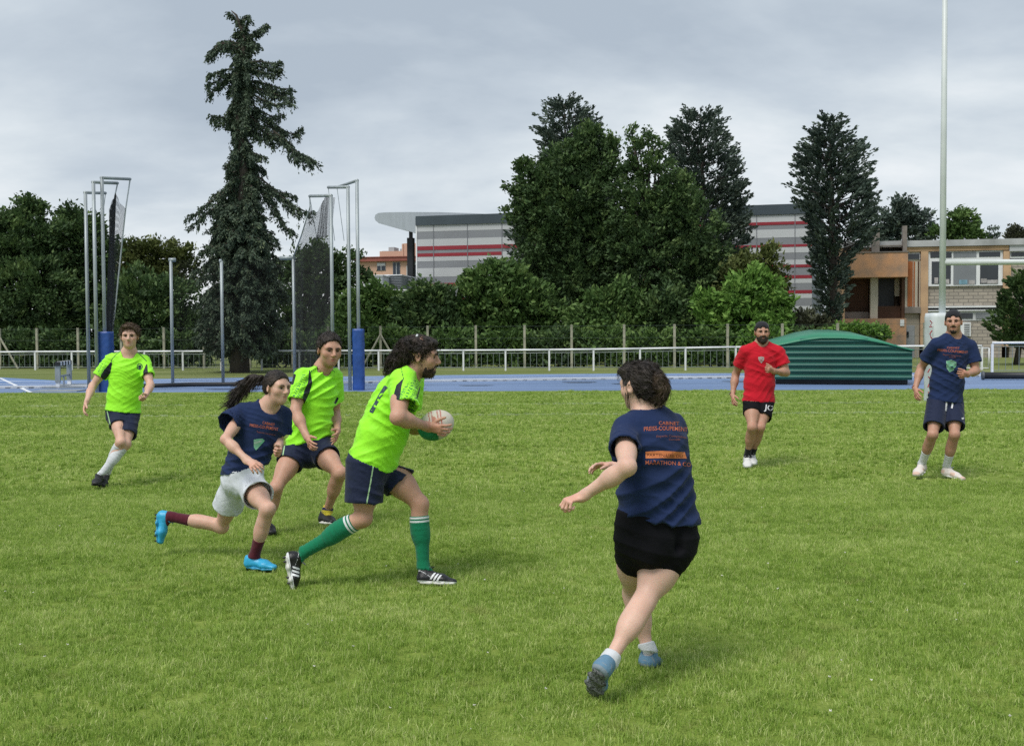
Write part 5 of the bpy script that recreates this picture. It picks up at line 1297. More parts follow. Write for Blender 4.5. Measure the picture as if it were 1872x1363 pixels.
DEBUG = []
class Person:
    def __init__(s, label, D, H, spec, skin, face_f, face_u=(0, 0, 1), female=False, g=1.0, tor_fwd=None):
        """spec: joint -> (px, py, depth offset | 'n' | 'f')"""
        s.D, s.H, s.g, s.female, s.skin = D, H, g, female, skin; s.sc = H / 1.75; J = {}
        for k in ('pelvis', 'neck', 'head', 'shR', 'shL', 'hipR', 'hipL'):
            px, py, dz = spec[k]; J[k] = P(px, py, D + dz)
        lens = {'elR': ('shR', .178), 'elL': ('shL', .178), 'wrR': ('elR', .150), 'wrL': ('elL', .150), 'knR': ('hipR', .245), 'knL': ('hipL', .245), 'anR': ('knR', .240), 'anL': ('knL', .240),
                'hdR': ('wrR', .052), 'hdL': ('wrL', .052)}
        for k, (p, L) in lens.items():
            px, py, m = spec[k]
            J[k] = P(px, py, D + m) if not isinstance(m, str) else ray_len(J[p], px, py, L * H, m)
            DEBUG.append((label[:18], k, round(float(np.linalg.norm(J[k] - J[p])), 3), round(L * H, 3), 'z=%.2f y=%.2f' % (J[k][2], J[k][1])))
        s.J = J; s.spec = spec
        s.root = empty('person', (J['pelvis'][0], J['pelvis'][1], 0), label, 'person')
        s.up = unit(J['neck'] - J['pelvis']); s.sideS = unit(J['shL'] - J['shR']); s.sideH = unit(J['hipL'] - J['hipR'])
        s.fwd = unit(np.cross(s.up, s.sideS) * -1)      # side points to the person's left
        s.fwd = unit(np.cross(s.sideS, s.up)) * 1.0
        # left = up x forward  ->  forward = left x up
        s.head_f, s.head_u = unit(face_f), np.array(face_u, float)
        s.feet = {}
        for q in 'RL':
            hx, hy, hz = spec['he' + q]; tx, ty, tz = spec['to' + q]
            he = P(hx, hy, J['an' + q][1] + hz) if not isinstance(hz, str) else G(hx, hy)
            L = .158 * H
            to = P(tx, ty, J['an' + q][1] + tz) if not isinstance(tz, str) else G(tx, ty)
            f = unit(to - he); u = J['an' + q] - he; u = unit(u - f * (u @ f)); s.feet[q] = (he, f, u, L)
            DEBUG.append((label[:18], 'foot' + q, round(float(np.linalg.norm(to - he)), 3), round(L, 3), 'heel z=%.2f toe z=%.2f an-heel=%.2f' % (he[2], to[2], np.linalg.norm(J['an' + q] - he))))
    def spine(s, t):
        """point along the trunk, pelvis 0, neck 1, with a slight natural curve"""
        a, b = s.J['pelvis'], s.J['neck']; return a + (b - a) * t + s.fwd * (-.018 * math.sin(math.pi * min(max(t, 0), 1)) * s.sc)
    def side(s, t): return unit(s.sideH * (1 - t) + s.sideS * t)
    def trunk(s, st, k=.05, off=0.0, clip=None):
        out = []
        for (t0, w0, d0), (t1, w1, d1) in zip(st[:-1], st[1:]):
            dd = (d0 + d1) / 2; out.append(cone(s.spine(t0), s.spine(t1), (d0 + off) * s.sc, (d1 + off) * s.sc, k, side=s.side((t0 + t1) / 2), w=((w0 + w1) / 2 + off) / (dd + off), clip=clip))
        return out
    def legs(s, q, off=0.0, kk=.03, muscles=True):
        J, c, g = s.J, s.sc, s.g; h, kn, an = J['hip' + q], J['kn' + q], J['an' + q]; he, f, u, L = s.feet[q]
        th, sh = unit(kn - h), unit(an - kn); bk = unit(th - sh * (th @ sh)) if abs(th @ sh) < .995 else unit(f - sh * (f @ sh))
        # knee bends so that the kneecap side = forward; calf sits behind
        fw = bk if (bk @ (f + s.fwd)) > 0 else -bk
        o = off; out = [cone(h, h + (kn - h) * .55, .086 * c * g + o, .070 * c * g + o, kk), cone(h + (kn - h) * .5, kn, .070 * c * g + o, .046 * c * (g * .5 + .5) + o, kk),
             ell(kn + fw * .010 * c, (sh, fw, np.cross(sh, fw)), (.046 * c + o, .036 * c + o, .041 * c + o), .03),
             cone(kn, kn + (an - kn) * .5, .046 * c + o, .040 * c + o, .03), cone(kn + (an - kn) * .45, an, .041 * c + o, .030 * c + o, .03)]
        if muscles:
            cc = kn + (an - kn) * .30 - fw * .018 * c; out.append(ell(cc, (sh, fw, np.cross(sh, fw)), (.115 * c, .040 * c * g + o, .047 * c * g + o), .04))
            f2 = unit(fw - th * (fw @ th)); out.append(ell(h + (kn - h) * .45 + f2 * .014 * c, (th, f2, np.cross(th, f2)), (min(.17 * c, np.linalg.norm(kn - h) * .42), .060 * c * g + o, .066 * c * g + o), .04))
        return out
    def arm(s, q, off=0.0):
        J, c, g = s.J, s.sc, (s.g * .6 + .4) * (.86 if s.female else 1.0); sh, el, wr = J['sh' + q], J['el' + q], J['wr' + q]; o = off
        fd, ud = unit(wr - el), unit(el - sh)
        out = [cone(sh, el, .050 * c * g + o, .039 * c * g + o, .03), ell(sh + (el - sh) * .08, (ud, *_perp(ud)), (.075 * c, .055 * c * g, .055 * c * g), .03),
               ell(sh + (el - sh) * .55, (ud, *_perp(ud)), (.09 * c, .047 * c * g + o, .045 * c * g + o), .03),
               cone(el, el + fd * .10 * c, .038 * c * g + o, .040 * c * g + o, .03), cone(el + fd * .08 * c, wr, .0405 * c * g + o, .0235 * c * (g * .5 + .5) + o, .03)]
        t = s.spec.get('n' + q, (0, 0, -1)); n = np.array(t, float)
        dd = unit(J['hd' + q] - wr); tt = unit(np.cross(n, dd))
        out.append(cone(wr - fd * .03 * c, wr, .019 * c * g ** .5, .018 * c * g ** .5, .02, side=tt, w=1.35)); return out
    def body(s, h=0.0075, hh=0.0045, hf=0.0038):
        J, c, g = s.J, s.sc, s.g; F_ = s.female
        st = [(-.02, .150, .095), (.22, .140 if not F_ else .13, .092), (.45, .132 if not F_ else .118, .088), (.72, .150, .100), (.86, .135, .085)]
        pr = s.trunk([(a, b * (g * .5 + .5), d * (g * .5 + .5)) for a, b, d in st])
        nk = J['neck']; hb = J['head'] - s.head_f * .020 * c - unit(s.head_u) * .05 * c
        nr = (.050 if F_ else .060) * c
        pr += [cone(nk - s.up * .03, hb, nr * 1.04, nr * .93, .03), cone(nk + (hb - nk) * .35, J['shR'] + (nk - J['shR']) * .25, .040 * c, .045 * c, .05), cone(nk + (hb - nk) * .35, J['shL'] + (nk - J['shL']) * .25, .040 * c, .045 * c, .05),
               cone(J['shR'], J['shL'], .058 * c, .058 * c, .05)]
        for q in 'RL':
            pr += s.legs(q); pr += s.arm(q); he, f, u, L = s.feet[q]
            pr += [cone(J['an' + q], he + f * .045 * c + u * .045 * c, .028 * c, .026 * c, .02), cone(J['an' + q] + f * .01, he + f * L * .62 + u * .032, .024 * c, .015 * c, .02, side=np.cross(f, u), w=1.3)]
        hp, T, A = head_prims(J['head'], s.head_f, s.head_u, c * s.spec.get('hs', 1.0), F_); s.T = T; s.A = A
        pr += hp; hands = {}
        for q in 'RL':
            kw = dict(s.spec.get('kw' + q, {})); d = unit(J['hd' + q] - J['wr' + q])
            hp2 = hand_prims(J['wr' + q], d, s.spec.get('n' + q, (0, 0, -1)), q == 'L', c * (.92 if F_ else 1.0), **kw); hands[q] = hp2; pr += hp2
        s.bprims = pr
        hc = J['head']; R = .145 * c; cut = [(hc - R, hc + R)]
        parts = []
        V, Fc = nets(pr, h); boxes = [(hc - R, hc + R)]
        for q in 'RL':
            lo, hi = boxof(hands[q][:], .012); boxes.append((lo, hi))
        keep = np.ones(len(V), bool)
        for lo, hi in boxes: keep &= ~((V > lo + h * 1.2).all(1) & (V < hi - h * 1.2).all(1))
        fk = keep[Fc].all(1); parts.append((V, Fc[fk]))
        for (lo, hi), hv in zip(boxes, (hh, hf, hf)):
            parts.append(nets(pr, hv, (lo, hi)))
        parts = [compact(v, f) for v, f in parts]
        V, Fc = join([(relax(v, f, 1, .4), f) for v, f in parts])
        tint = np.ones((len(V), 3)); loc = (V - hc) @ np.array(A).T / (c * s.spec.get('hs', 1.0))   # local r,f,u
        def soft(d, w): return np.clip(-d / w, 0, 1)[:, None]
        lips = np.minimum(_el(loc, (0, .088, -.050), (.022, .014, .0055)), _el(loc, (0, .088, -.062), (.019, .014, .006)))
        tint = tint * (1 - soft(lips, .25) * (1 - np.array([.80, .50, .50])))
        chk = np.minimum(_el(loc, (.045, .07, -.02), (.03, .04, .024)), _el(loc, (-.045, .07, -.02), (.03, .04, .024))); tint = tint * (1 - soft(chk, 1) * (1 - np.array([1.0, .86, .84])))
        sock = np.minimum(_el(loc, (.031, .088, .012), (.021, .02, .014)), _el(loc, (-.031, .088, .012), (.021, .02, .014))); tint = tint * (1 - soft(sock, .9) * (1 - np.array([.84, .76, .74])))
        sb = s.spec.get('stubble', 0)
        if sb:
            be = np.maximum(_el(loc, (0, .025, -.075), (.072, .088, .052)), -_el(loc, (0, .10, -.056), (.026, .04, .013))); be = np.maximum(be, loc[:, 2] * 20 + .45 - np.abs(loc[:, 0]) * 12)
            tint = tint * (1 - soft(be, .35) * sb * (1 - np.array([.50, .46, .46])))
        for q in 'RL':   # ruddier hands, elbows and knees
            for cen, rr in ((J['hd' + q], .09), (J['el' + q], .05), (J['kn' + q], .06)):
                dd = np.linalg.norm(V - cen, axis=1) / (rr * c) - 1; tint = tint * (1 - soft(dd, 1) * (1 - np.array([1.0, .84, .82])))
        s.skin2 = LID; s.bodyobj = mobj('body', V, Fc, s.skin, s.root, True, {'tint': tint})
        # eyes: ball with dark iris, and brows
        ce = c * s.spec.get('hs', 1.0)
        for q in (-1, 1):
            V, Fe = uvball(.0115 * ce, 14, 10); fr = np.stack([A[0], A[1], A[2]]); look = unit(A[1])
            col = np.where((V @ np.array([0, 1, 0]) > .0070 * ce)[:, None], [.015, .010, .008], [.30, .26, .24])
            o = mobj('eye', V @ fr + T(q * .0305, .0735, .0085), Fe, EYE, s.root, True, {'tint': col})
            ld = MB(); ld.tube([T(q * .016, .0855, .0150), T(q * .030, .0885, .0190), T(q * .045, .0790, .0140)], [.0025 * ce, .0042 * ce, .0025 * ce], 6); ld.build('eyelid', s.skin2, s.root, True)
            bm = MB(); bt = s.spec.get('brow', .0045) * ce * .72
            bm.tube([T(q * .014, .0935, .0225), T(q * .030, .0925, .0285), T(q * .050, .078, .0225)], [bt, bt * 1.05, bt * .5], 6); bm.build('eyebrow', s.spec['hair_m'], s.root, True)
        return s
    def tuck(s, obj, prims, n, p0, gap=.007, arms=None, far=.05, neck=None):
        """pull a lower layer inside an upper one wherever the upper one covers it"""
        me = obj.data; V = np.empty(len(me.vertices) * 3, np.float32); me.vertices.foreach_get('co', V); V = V.reshape(-1, 3).astype(float)
        def ev(Q):
            d = np.full(len(Q), 9.0)
            for q in prims: d = smin(d, q.f(Q[:, 0], Q[:, 1], Q[:, 2]), max(q.k, 1e-4))
            return d
        m = np.ones(len(V), bool)
        for pp, nn in zip(p0, n): m &= ((V - pp) @ nn) < -.004
        if neck:
            a, b, ra, rb = neck; dd = b - a; t = np.clip(((V - a) @ dd) / (dd @ dd), 0, 1); m &= np.linalg.norm(V - a - t[:, None] * dd, axis=1) > ra + (rb - ra) * t
        if arms:
            for q in 'RL':
                cf = arms[q] if isinstance(arms, dict) else arms; cf -= .10
                for a, b, rr in ((s.J['sh' + q] * (1 - cf) + s.J['el' + q] * cf, s.J['el' + q], .066), (s.J['el' + q], s.J['wr' + q], .058), (s.J['wr' + q], s.J['wr' + q] * 1 + (s.J['hd' + q] - s.J['wr' + q]) * 3.6, .11)):
                    dd = b - a; t = np.clip(((V - a) @ dd) / (dd @ dd), 0, 1); m &= np.linalg.norm(V - a - t[:, None] * dd, axis=1) > rr
        idx = np.where(m)[0]
        for _ in range(3):
            Q = V[idx]; d = ev(Q); b = (d > -gap) & (d < far)
            if not b.any(): break
            e = .003; g = np.stack([ev(Q[b] + np.eye(3)[i] * e) - ev(Q[b] - np.eye(3)[i] * e) for i in range(3)], 1); g /= np.linalg.norm(g, axis=1)[:, None] + 1e-9
            V[idx[b]] = Q[b] - g * (d[b] + gap)[:, None]
        me.vertices.foreach_set('co', V.astype(np.float32).ravel()); me.update()
    def garment(s, name, prims, m, h=0.008, amp=0.004, freq=60, dirs=None, seed=0, attrs=None, smooth=1, mask=None, box=None):
        V, Fc = nets(prims, h, box); V = relax(V, Fc, smooth, .5)
        if amp: V = folds(V, vnormals(V, Fc), amp, freq, dirs or [((.4, .2, 1), 1), ((1, 0, .4), .7)], seed, mask(V) if mask else None)
        at = {k: f(V) for k, f in (attrs or {}).items()}
        o = mobj(name, V, Fc, m, s.root, True, at); s.last = (V, Fc); return o
    def shirt(s, m, st, hem, cuff, slr=(.072, .080), neck_r=.074, neck_drop=.0, loose=.0, attrs=None, amp=.005, freq=55, dirs=None, seed=1, h=.0072, hem_n=None, mask=None, cuffdir=None, extra=None, name='shirt'):
        """st stations; hem = t of the hem; cuff: fraction of the upper arm or px point per side"""
        J, c = s.J, s.sc; hp = s.spine(hem); hn = -s.up if hem_n is None else np.array(hem_n, float)
        cl = [(hp, hn)]
        pr = s.trunk(st, .045, loose, clip=cl)
        pr += [cone(J['shR'] * .92 + J['shL'] * .08, J['shL'] * .92 + J['shR'] * .08, .057 * c, .057 * c, .05)]
        nk = J['neck']; hb = J['head'] - s.head_f * .02 * c - unit(s.head_u) * .05 * c
        for q in 'RL':
            o = J['sh' + q]; pr.append(cone(nk + (hb - nk) * .10, o + (nk - o) * .15, .048 * c, .053 * c, .05))
        inner = []
        for q in 'RL':
            sh, el = J['sh' + q], J['el' + q]; f = cuff[q] if isinstance(cuff, dict) else cuff; d = unit(el - sh); cp = sh + (el - sh) * f
            if cuffdir and q in cuffdir: cp2 = P(*cuffdir[q][:2], cp[1]); cp = cp2; d = unit(cp - sh)
            r0, r1 = slr; pr.append(hollowed(cone(sh - d * .01, cp + d * .05, r0 * c, r1 * c, .03, clip=[(cp, d)], side=s.up, w=1.08), cone(cp - d * .045, cp + d * .06, (r1 - .017) * c, (r1 - .0135) * c, .004, side=s.up, w=1.08)))
        if extra: pr += extra
        # hollow hem and neck
        lo = s.trunk([(t, w - .012, d_ - .012) for t, w, d_ in st if t <= .25] or st[:2], .02, loose)
        for q in lo: q.op = 's'; q.k = .004
        q0 = plane(s.spine(hem + .10), s.up)   # hollow only near the hem
        hollow = [S((lambda X, Y, Z, L_=lo, pl=q0: np.maximum(np.minimum.reduce([z.f(X, Y, Z) for z in L_]), pl.f(X, Y, Z))), np.min([z.lo for z in lo], 0), np.max([z.hi for z in lo], 0), .004, 's')]
        un = s.trunk(st, .045, loose) + pr[len(st) - 1:]; s.shirt_solid = un; solid_all = s.trunk(st, .045, loose) + pr[len(st) - 1:len(st) + 2]
        for q in 'RL': solid_all.append(cone(J['sh' + q], J['sh' + q] + (J['el' + q] - J['sh' + q]) * (cuff[q] if isinstance(cuff, dict) else cuff), slr[0] * c, slr[1] * c, .03))
        s.shirt_cut = ([hn], [hp])
        nd = unit(hb - nk); col = cone(nk - nd * (.005 + neck_drop) * 1 + s.fwd * .012 * c, hb + nd * .08, neck_r * c, (neck_r + .05) * c, .01, 's')
        o = s.garment(name, pr + hollow + inner + [col], m, h, amp, freq, dirs, seed, attrs, 1, mask)
        s.tuck(s.bodyobj, s.trunk(st, .045, loose), [hn, s.up], [hp, s.spine(.84)], .012, cuff)
        s.tuck(s.bodyobj, solid_all, [hn], [hp], .014, cuff, .03, (nk - nd * .02, hb + nd * .08, neck_r * c + .004, (neck_r + .05) * c)); return o
    def shorts(s, m, st, legf, legr=(.112, .118), top=.16, amp=.004, freq=48, seed=3, attrs=None, h=.0075, kk=.03, dirs=None, tilt=None, name='shorts', w=1.0):
        J, c = s.J, s.sc; pr = s.trunk(st, .05, clip=[(s.spine(top), s.up)]); inn = []
        for q in 'RL':
            hp, kn = J['hip' + q], J['kn' + q]; f = legf[q] if isinstance(legf, dict) else legf; d = unit(kn - hp); cp = hp + (kn - hp) * f; n = d if not tilt or q not in tilt else unit(d + np.array(tilt[q]))
            r0, r1 = legr; pr.append(hollowed(cone(hp, cp + d * .06, r0 * c, r1 * c, kk, clip=[(cp, n)]), cone(cp - d * .045, cp + d * .10, (r1 - .018) * c, (r1 - .0135) * c, .004)))
        # cut only the end of each leg: inner cones are short
        o = s.garment(name, pr + inn, m, h, amp, freq, dirs, seed, attrs, 1)
        s.tuck(o, [x for x in s.shirt_solid], s.shirt_cut[0], s.shirt_cut[1], .013, far=.10)
        s.tuck(s.bodyobj, s.trunk(st, .05), [s.up], [s.spine(top)], .010, .6, .03)
        for q in 'RL':
            hp, kn = J['hip' + q], J['kn' + q]; f = legf[q] if isinstance(legf, dict) else legf; d = unit(kn - hp)
            s.tuck(s.bodyobj, [cone(hp, hp + (kn - hp) * f + d * .06, (legr[0]) * c, (legr[1]) * c, kk)] , [d, -d], [hp + (kn - hp) * f, hp - d * .02], .013, far=.022)
        return o
    def sock(s, q, m, top, off=.005, h=.006, attrs=None, amp=.0012, name='sock'):
        J, c = s.J, s.sc; kn, an = J['kn' + q], J['an' + q]; he, f, u, L = s.feet[q]; d = unit(an - kn); tp = kn + (an - kn) * top
        pr = [x for x in s.legs(q, off * 1.0)[2:]][:4]
        pr = [p_ for p_ in pr]; pr += [cone(an - d * .03, he + f * .045 * c + u * .05 * c, .030 * c + off, .030 * c + off, .02), cone(an + f * .01, he + f * L * .55 + u * .036, .027 * c + off, .019 * c + off * .5, .02, side=np.cross(f, u), w=1.3)]
        return s.garment(name, pr + [plane(tp, -d)], m, h, amp, 90, [(d, 1)], 5, attrs, 1, box=(np.minimum(tp, he) - .14, np.maximum(tp, he) + .14))
    def shoe(s, q, m, msole, label=None, attrs=None, h=.0048, bulk=1.0, studs=None, laces=None, high=0.0):
        c = s.sc; he, f, u, L = s.feet[q]; sd = np.cross(f, u); T = lambda x, y, z: he + f * x * L / .28 + sd * y * c + u * z * c; b = bulk
        up = [cone(T(.040, 0, .040), T(.048, 0, .085 + high), .034 * c * b, .036 * c * b, .02), cone(T(.05, 0, .040), T(.17, 0, .038), .032 * c * b, .026 * c * b, .03, side=sd, w=1.25),
              cone(T(.06, 0, .070), T(.16, 0, .045), .028 * c * b, .022 * c * b, .03), cone(T(.17, 0, .034), T(.243, 0, .026), .026 * c * b, .019 * c * b, .03, side=sd, w=1.75), plane(T(0, 0, .104 + high), u)]
        up += [plane(T(0, 0, .010), -u)]
        cl = plane(T(.03, 0, .104 + high), unit(u * .8 - f * .0)); 
        up += [cone(s.J['an' + q] - f * 0, T(.05, 0, .07), .028 * c, .028 * c, .004, 's')]
        solid = [x for x in up if x.op == 'u']
        V, Fc = nets(up, h); V = relax(V, Fc, 1, .4)
        for lo_ in [s.bodyobj] + [x for x in s.root.children if x.name.startswith('sock')]: s.tuck(lo_, solid, [u, -u], [T(0, 0, .098 + high), T(0, 0, -.02)], .004, far=.03)
        loc = np.stack([(V - he) @ f / (L / .28), (V - he) @ sd / c, (V - he) @ u / c], 1)
        o = mobj('shoe', V, Fc, m, s.root, True, {k: fn(loc) for k, fn in (attrs or {}).items()})
        if label: o['label'] = label
        so = [cone(T(.038, 0, .011), T(.10, 0, .010), .012 * c, .012 * c, .01, side=sd, w=2.9), cone(T(.10, 0, .010), T(.18, 0, .010), .012 * c, .012 * c, .02, side=sd, w=3.2), cone(T(.18, 0, .010), T(.245, 0, .014), .012 * c, .011 * c, .02, side=sd, w=3.3)]
        for zz in range(0): pass
        V, Fc = nets(so, .0045)
        sob = mobj('sole', V, Fc, msole, o, True)
        if studs is not None:
            mb = MB()
            for x, y in ((.035, .020), (.035, -.020), (.062, .022), (.062, -.022), (.16, .028), (.16, -.028), (.195, .030), (.195, -.030), (.235, .016), (.235, -.016)): mb.tube([T(x, y, .004), T(x, y, -.012)], [.0075, .0055], 7)
            mb.build('studs', studs, sob)
        if laces is not None:
            mb = MB()
            for i in range(5):
                x = .085 + i * .016; z = .096 - i * .0085; mb.tube([T(x, .020, z - .010), T(x, 0, z + .002), T(x, -.020, z - .010)], .0024, 5)
            mb.tube([T(.078, .0, .098), T(.10, .022, .112), T(.088, .03, .10)], .0024, 5); mb.tube([T(.078, 0, .098), T(.11, -.016, .118), T(.09, -.03, .10)], .0024, 5)
            mb.build('laces', laces, o)
        return o
def compact(V, F):
    u, inv = np.unique(F.ravel(), return_inverse=True); return V[u], inv.reshape(F.shape)
def _perp(d):
    a = unit(np.cross(d, [0.3, 0.1, 1.0])); return a, np.cross(d, a)
def _el(loc, c, r): return np.linalg.norm((loc - np.array(c)) / np.array(r), axis=1) - 1
def uvball(r, nu=16, nv=12):
    V = [[0, 0, r]]; F = []
    for i in range(1, nv):
        a = math.pi * i / nv
        for j in range(nu): b = 2 * math.pi * j / nu; V.append([r * math.sin(a) * math.cos(b), r * math.sin(a) * math.sin(b), r * math.cos(a)])
    V.append([0, 0, -r]); n = len(V)
    for j in range(nu): F.append((0, 1 + j, 1 + (j + 1) % nu)); F.append((n - 1, n - 1 - nu + (j + 1) % nu, n - 1 - nu + j))
    for i in range(nv - 2):
        for j in range(nu): a = 1 + i * nu; F.append((a + j, a + nu + j, a + nu + (j + 1) % nu, a + (j + 1) % nu))
    return np.array(V), F
def attr_mat(name, rough=.5, spec=.4, attr='tint'):
    m = bpy.data.materials.new(name); m.use_nodes = True; n, l = m.node_tree.nodes, m.node_tree.links; b = n['Principled BSDF']
    at = n.new('ShaderNodeAttribute'); at.attribute_name = attr; tc = n.new('ShaderNodeTexCoord'); ns = n.new('ShaderNodeTexNoise'); ns.inputs['Scale'].default_value = 30; l.new(tc.outputs['Object'], ns.inputs['Vector'])
    mx = n.new('ShaderNodeMix'); mx.data_type = 'RGBA'; mx.blend_type = 'MULTIPLY'; mx.inputs[0].default_value = .25; l.new(at.outputs['Color'], mx.inputs[6]); l.new(ns.outputs[1], mx.inputs[7]); l.new(mx.outputs[2], b.inputs['Base Color'])
    b.inputs['Roughness'].default_value = rough; b.inputs['Specular IOR Level'].default_value = spec; return m
EYE = attr_mat('eye', .15, .6); LID = mat('eyelid_skin', (.24, .125, .09), .6, .05, 9)
# distance fields drawn on garments, measured in the garment's front view
def pxdist(V, pts, r, Yref=None):
    """signed distance (in picture pixels of the photo) to a polyline brush; r number or per-point"""
    q = project(V); pts = np.array(pts, float); r = np.broadcast_to(r, (len(pts),)); best = np.full(len(q), 1e9)
    for a, b, ra, rb in zip(pts[:-1], pts[1:], r[:-1], r[1:]):
        d = b - a; t = np.clip(((q - a) @ d) / (d @ d), 0, 1); best = np.minimum(best, np.linalg.norm(q - a - t[:, None] * d, axis=1) - (ra + (rb - ra) * t))
    return best
def decal(parent, name, polys, m, target, off=.002, thick=.0008, label=None):
    """polys: list of (verts px (n,2), faces); cast onto the target mesh and lifted by off"""
    V, F = target; bvh = BVHTree.FromPolygons([tuple(v) for v in V], [tuple(int(i) for i in f) for f in F])
    Vs, Fs, o = [], [], 0
    o3 = Vector(CAMP)
    for pv, pf in polys:
        ok = []; out = []
        for x, y in pv:
            hit = bvh.ray_cast(o3, Vector(ray(x, y)))
            if hit[0] is None: out.append(None); continue
            n = hit[1]; 
            if n.dot(hit[0] - o3) > 0: n = -n
            out.append(np.array(hit[0] + n * off))
        for f in pf:
            if all(out[i] is not None for i in f): 
                q = [out[i] for i in f]
                if max(np.linalg.norm(q[0] - z) for z in q) > .12: continue
                Vs += q; Fs.append(tuple(range(o, o + len(f)))); o += len(f)
    if not Fs: return None
    ob = mobj(name, Vs, Fs, m, parent, False)
    if label: ob['label'] = label
    return ob
def textpx(body, x0, y0, x1, y1, h, shear=0.0, bold=.004, curve=0.0):
    """text as px polygons, running from (x0,y0) to (x1,y1) baseline, letter height h px"""
    cu = bpy.data.curves.new('t', 'FONT'); cu.body = body; cu.size = 1.0; cu.resolution_u = 2; cu.offset = bold
    ob = bpy.data.objects.new('t', cu); me = bpy.data.meshes.new_from_object(ob); V = np.array([v.co[:2] for v in me.vertices]); F = [tuple(p.vertices) for p in me.polygons]
    bpy.data.objects.remove(ob); bpy.data.curves.remove(cu); bpy.data.meshes.remove(me)
    w = V[:, 0].max() - V[:, 0].min(); t = (V[:, 0] - V[:, 0].min()) / w; hh = V[:, 1] / .72
    d = np.array([x1 - x0, y1 - y0]); X = x0 + d[0] * t + shear * hh * h; Y = y0 + d[1] * t - hh * h + curve * (4 * t * (1 - t))
    return np.stack([X, Y], 1), F
def polypx(pts, n=6):
    """filled px polygon cut to small pieces so it can follow the cloth"""
    pts = np.array(pts, float); import bmesh
    bm = bmesh.new(); vs = [bm.verts.new((x, y, 0)) for x, y in pts]; bm.faces.new(vs)
    lo, hi = pts.min(0), pts.max(0); 
    for a in (0, 1):
        k = max(2, int((hi[a] - lo[a]) / n)); 
        for i in range(1, k):
            co = [0, 0, 0]; co[a] = lo[a] + (hi[a] - lo[a]) * i / k; no = [0, 0, 0]; no[a] = 1
            bmesh.ops.bisect_plane(bm, geom=bm.verts[:] + bm.edges[:] + bm.faces[:], plane_co=co, plane_no=no)
    bm.verts.index_update(); V = np.array([v.co[:2] for v in bm.verts]); F = [tuple(v.index for v in f.verts) for f in bm.faces]; bm.free(); return V, F
def linepx(pts, w):
    pts = np.array(pts, float); seg = []
    P2 = [pts[0]]
    for a, b in zip(pts[:-1], pts[1:]):
        k = max(1, int(np.linalg.norm(b - a) / 4)); P2 += [a + (b - a) * (i + 1) / k for i in range(k)]
    P2 = np.array(P2); t = np.gradient(P2, axis=0); t /= np.linalg.norm(t, axis=1)[:, None] + 1e-9; nn = np.stack([-t[:, 1], t[:, 0]], 1) * w / 2
    V = np.concatenate([P2 - nn, P2 + nn]); n = len(P2); return V, [(i, i + 1, n + i + 1, n + i) for i in range(n - 1)]
SK_LIGHT = skin_mat('skin_fair', (0.60, 0.385, 0.295)); SK_MID = skin_mat('skin_warm', (0.50, 0.295, 0.21)); SK_TAN = skin_mat('skin_tanned', (0.44, 0.25, 0.175))
H_DARK = hair_mat('hair_dark_brown', (0.006, 0.004, 0.003), (0.030, 0.020, 0.014)); H_BR = hair_mat('hair_light_brown', (0.035, 0.022, 0.013), (0.115, 0.075, 0.045)); H_GREY = hair_mat('hair_greying_brown', (0.010, 0.007, 0.006), (0.050, 0.040, 0.034))
H_CURL = hair_mat('hair_curly_dark', (0.006, 0.004, 0.003), (0.034, 0.022, 0.015))
LIME = (0.33, 0.88, 0.030); NAVY = (0.008, 0.013, 0.032)
M_LIME = cloth_mat('lime_jersey', LIME, .55, attr=['panel', 'pattern', 'piping'], cols=[(0.010, 0.012, 0.020), (0.035, 0.20, 0.050), (0.020, 0.07, 0.03)], sheen=.1)
M_NAVYT = cloth_mat('navy_tshirt', (0.011, 0.024, 0.078), .9, sheen=.05)
M_NSHORT = cloth_mat('navy_shorts', (0.008, 0.014, 0.042), .75, attr=['piping'], cols=[(.35, .55, .30)], sheen=.1)
M_BLACKC = cloth_mat('black_shorts', (0.005, 0.005, 0.007), .85, sheen=.0, spec=.15)
M_WHITEC = cloth_mat('white_shorts', (0.60, 0.63, 0.68), .8, sheen=.05)
M_RED = cloth_mat('red_tshirt', (0.50, 0.006, 0.020), .85, sheen=.1)
M_SW = cloth_mat('white_sock', (0.58, 0.60, 0.63), .9); M_SB = cloth_mat('black_sock', (0.010, 0.010, 0.013), .9); M_SM = cloth_mat('maroon_sock', (0.085, 0.010, 0.022), .9)
M_SG = cloth_mat('green_sock', (0.004, 0.165, 0.078), .9, attr=['band'], cols=[(.60, .64, .64)]); M_SY = cloth_mat('yellow_sock', (0.55, 0.46, 0.04), .9, attr=['band'], cols=[(.02, .02, .06)])
M_BOOTK = cloth_mat('black_boot', (0.008, 0.008, 0.010), .4, attr=['stripe'], cols=[(.68, .70, .72)], spec=.5, sheen=0)
M_BOOTP = cloth_mat('plain_black_boot', (0.012, 0.012, 0.014), .5, spec=.4, sheen=0)
M_CYAN = cloth_mat('cyan_boot', (0.030, 0.36, 0.62), .4, attr=['stripe'], cols=[(.50, .20, .38)], spec=.5, sheen=0)
M_TRN = cloth_mat('blue_grey_trainer', (0.115, 0.22, 0.32), .7, attr=['stripe'], cols=[(.20, .25, .29)], sheen=0); M_TRW = cloth_mat('white_trainer', (0.62, 0.62, 0.60), .6, sheen=0); M_TRP = cloth_mat('pale_pink_trainer', (0.66, 0.60, 0.56), .6, attr=['stripe'], cols=[(.62, .44, .36)], sheen=0)
M_SOLEW = mat('sole_white', (.62, .62, .58), .6, .05, 8); M_SOLEK = mat('sole_dark', (.020, .021, .022), .6, .3, 60, bump=1.0, bscale=120); M_STUD = mat('stud_dark', (.02, .02, .02), .5, .1, 8)
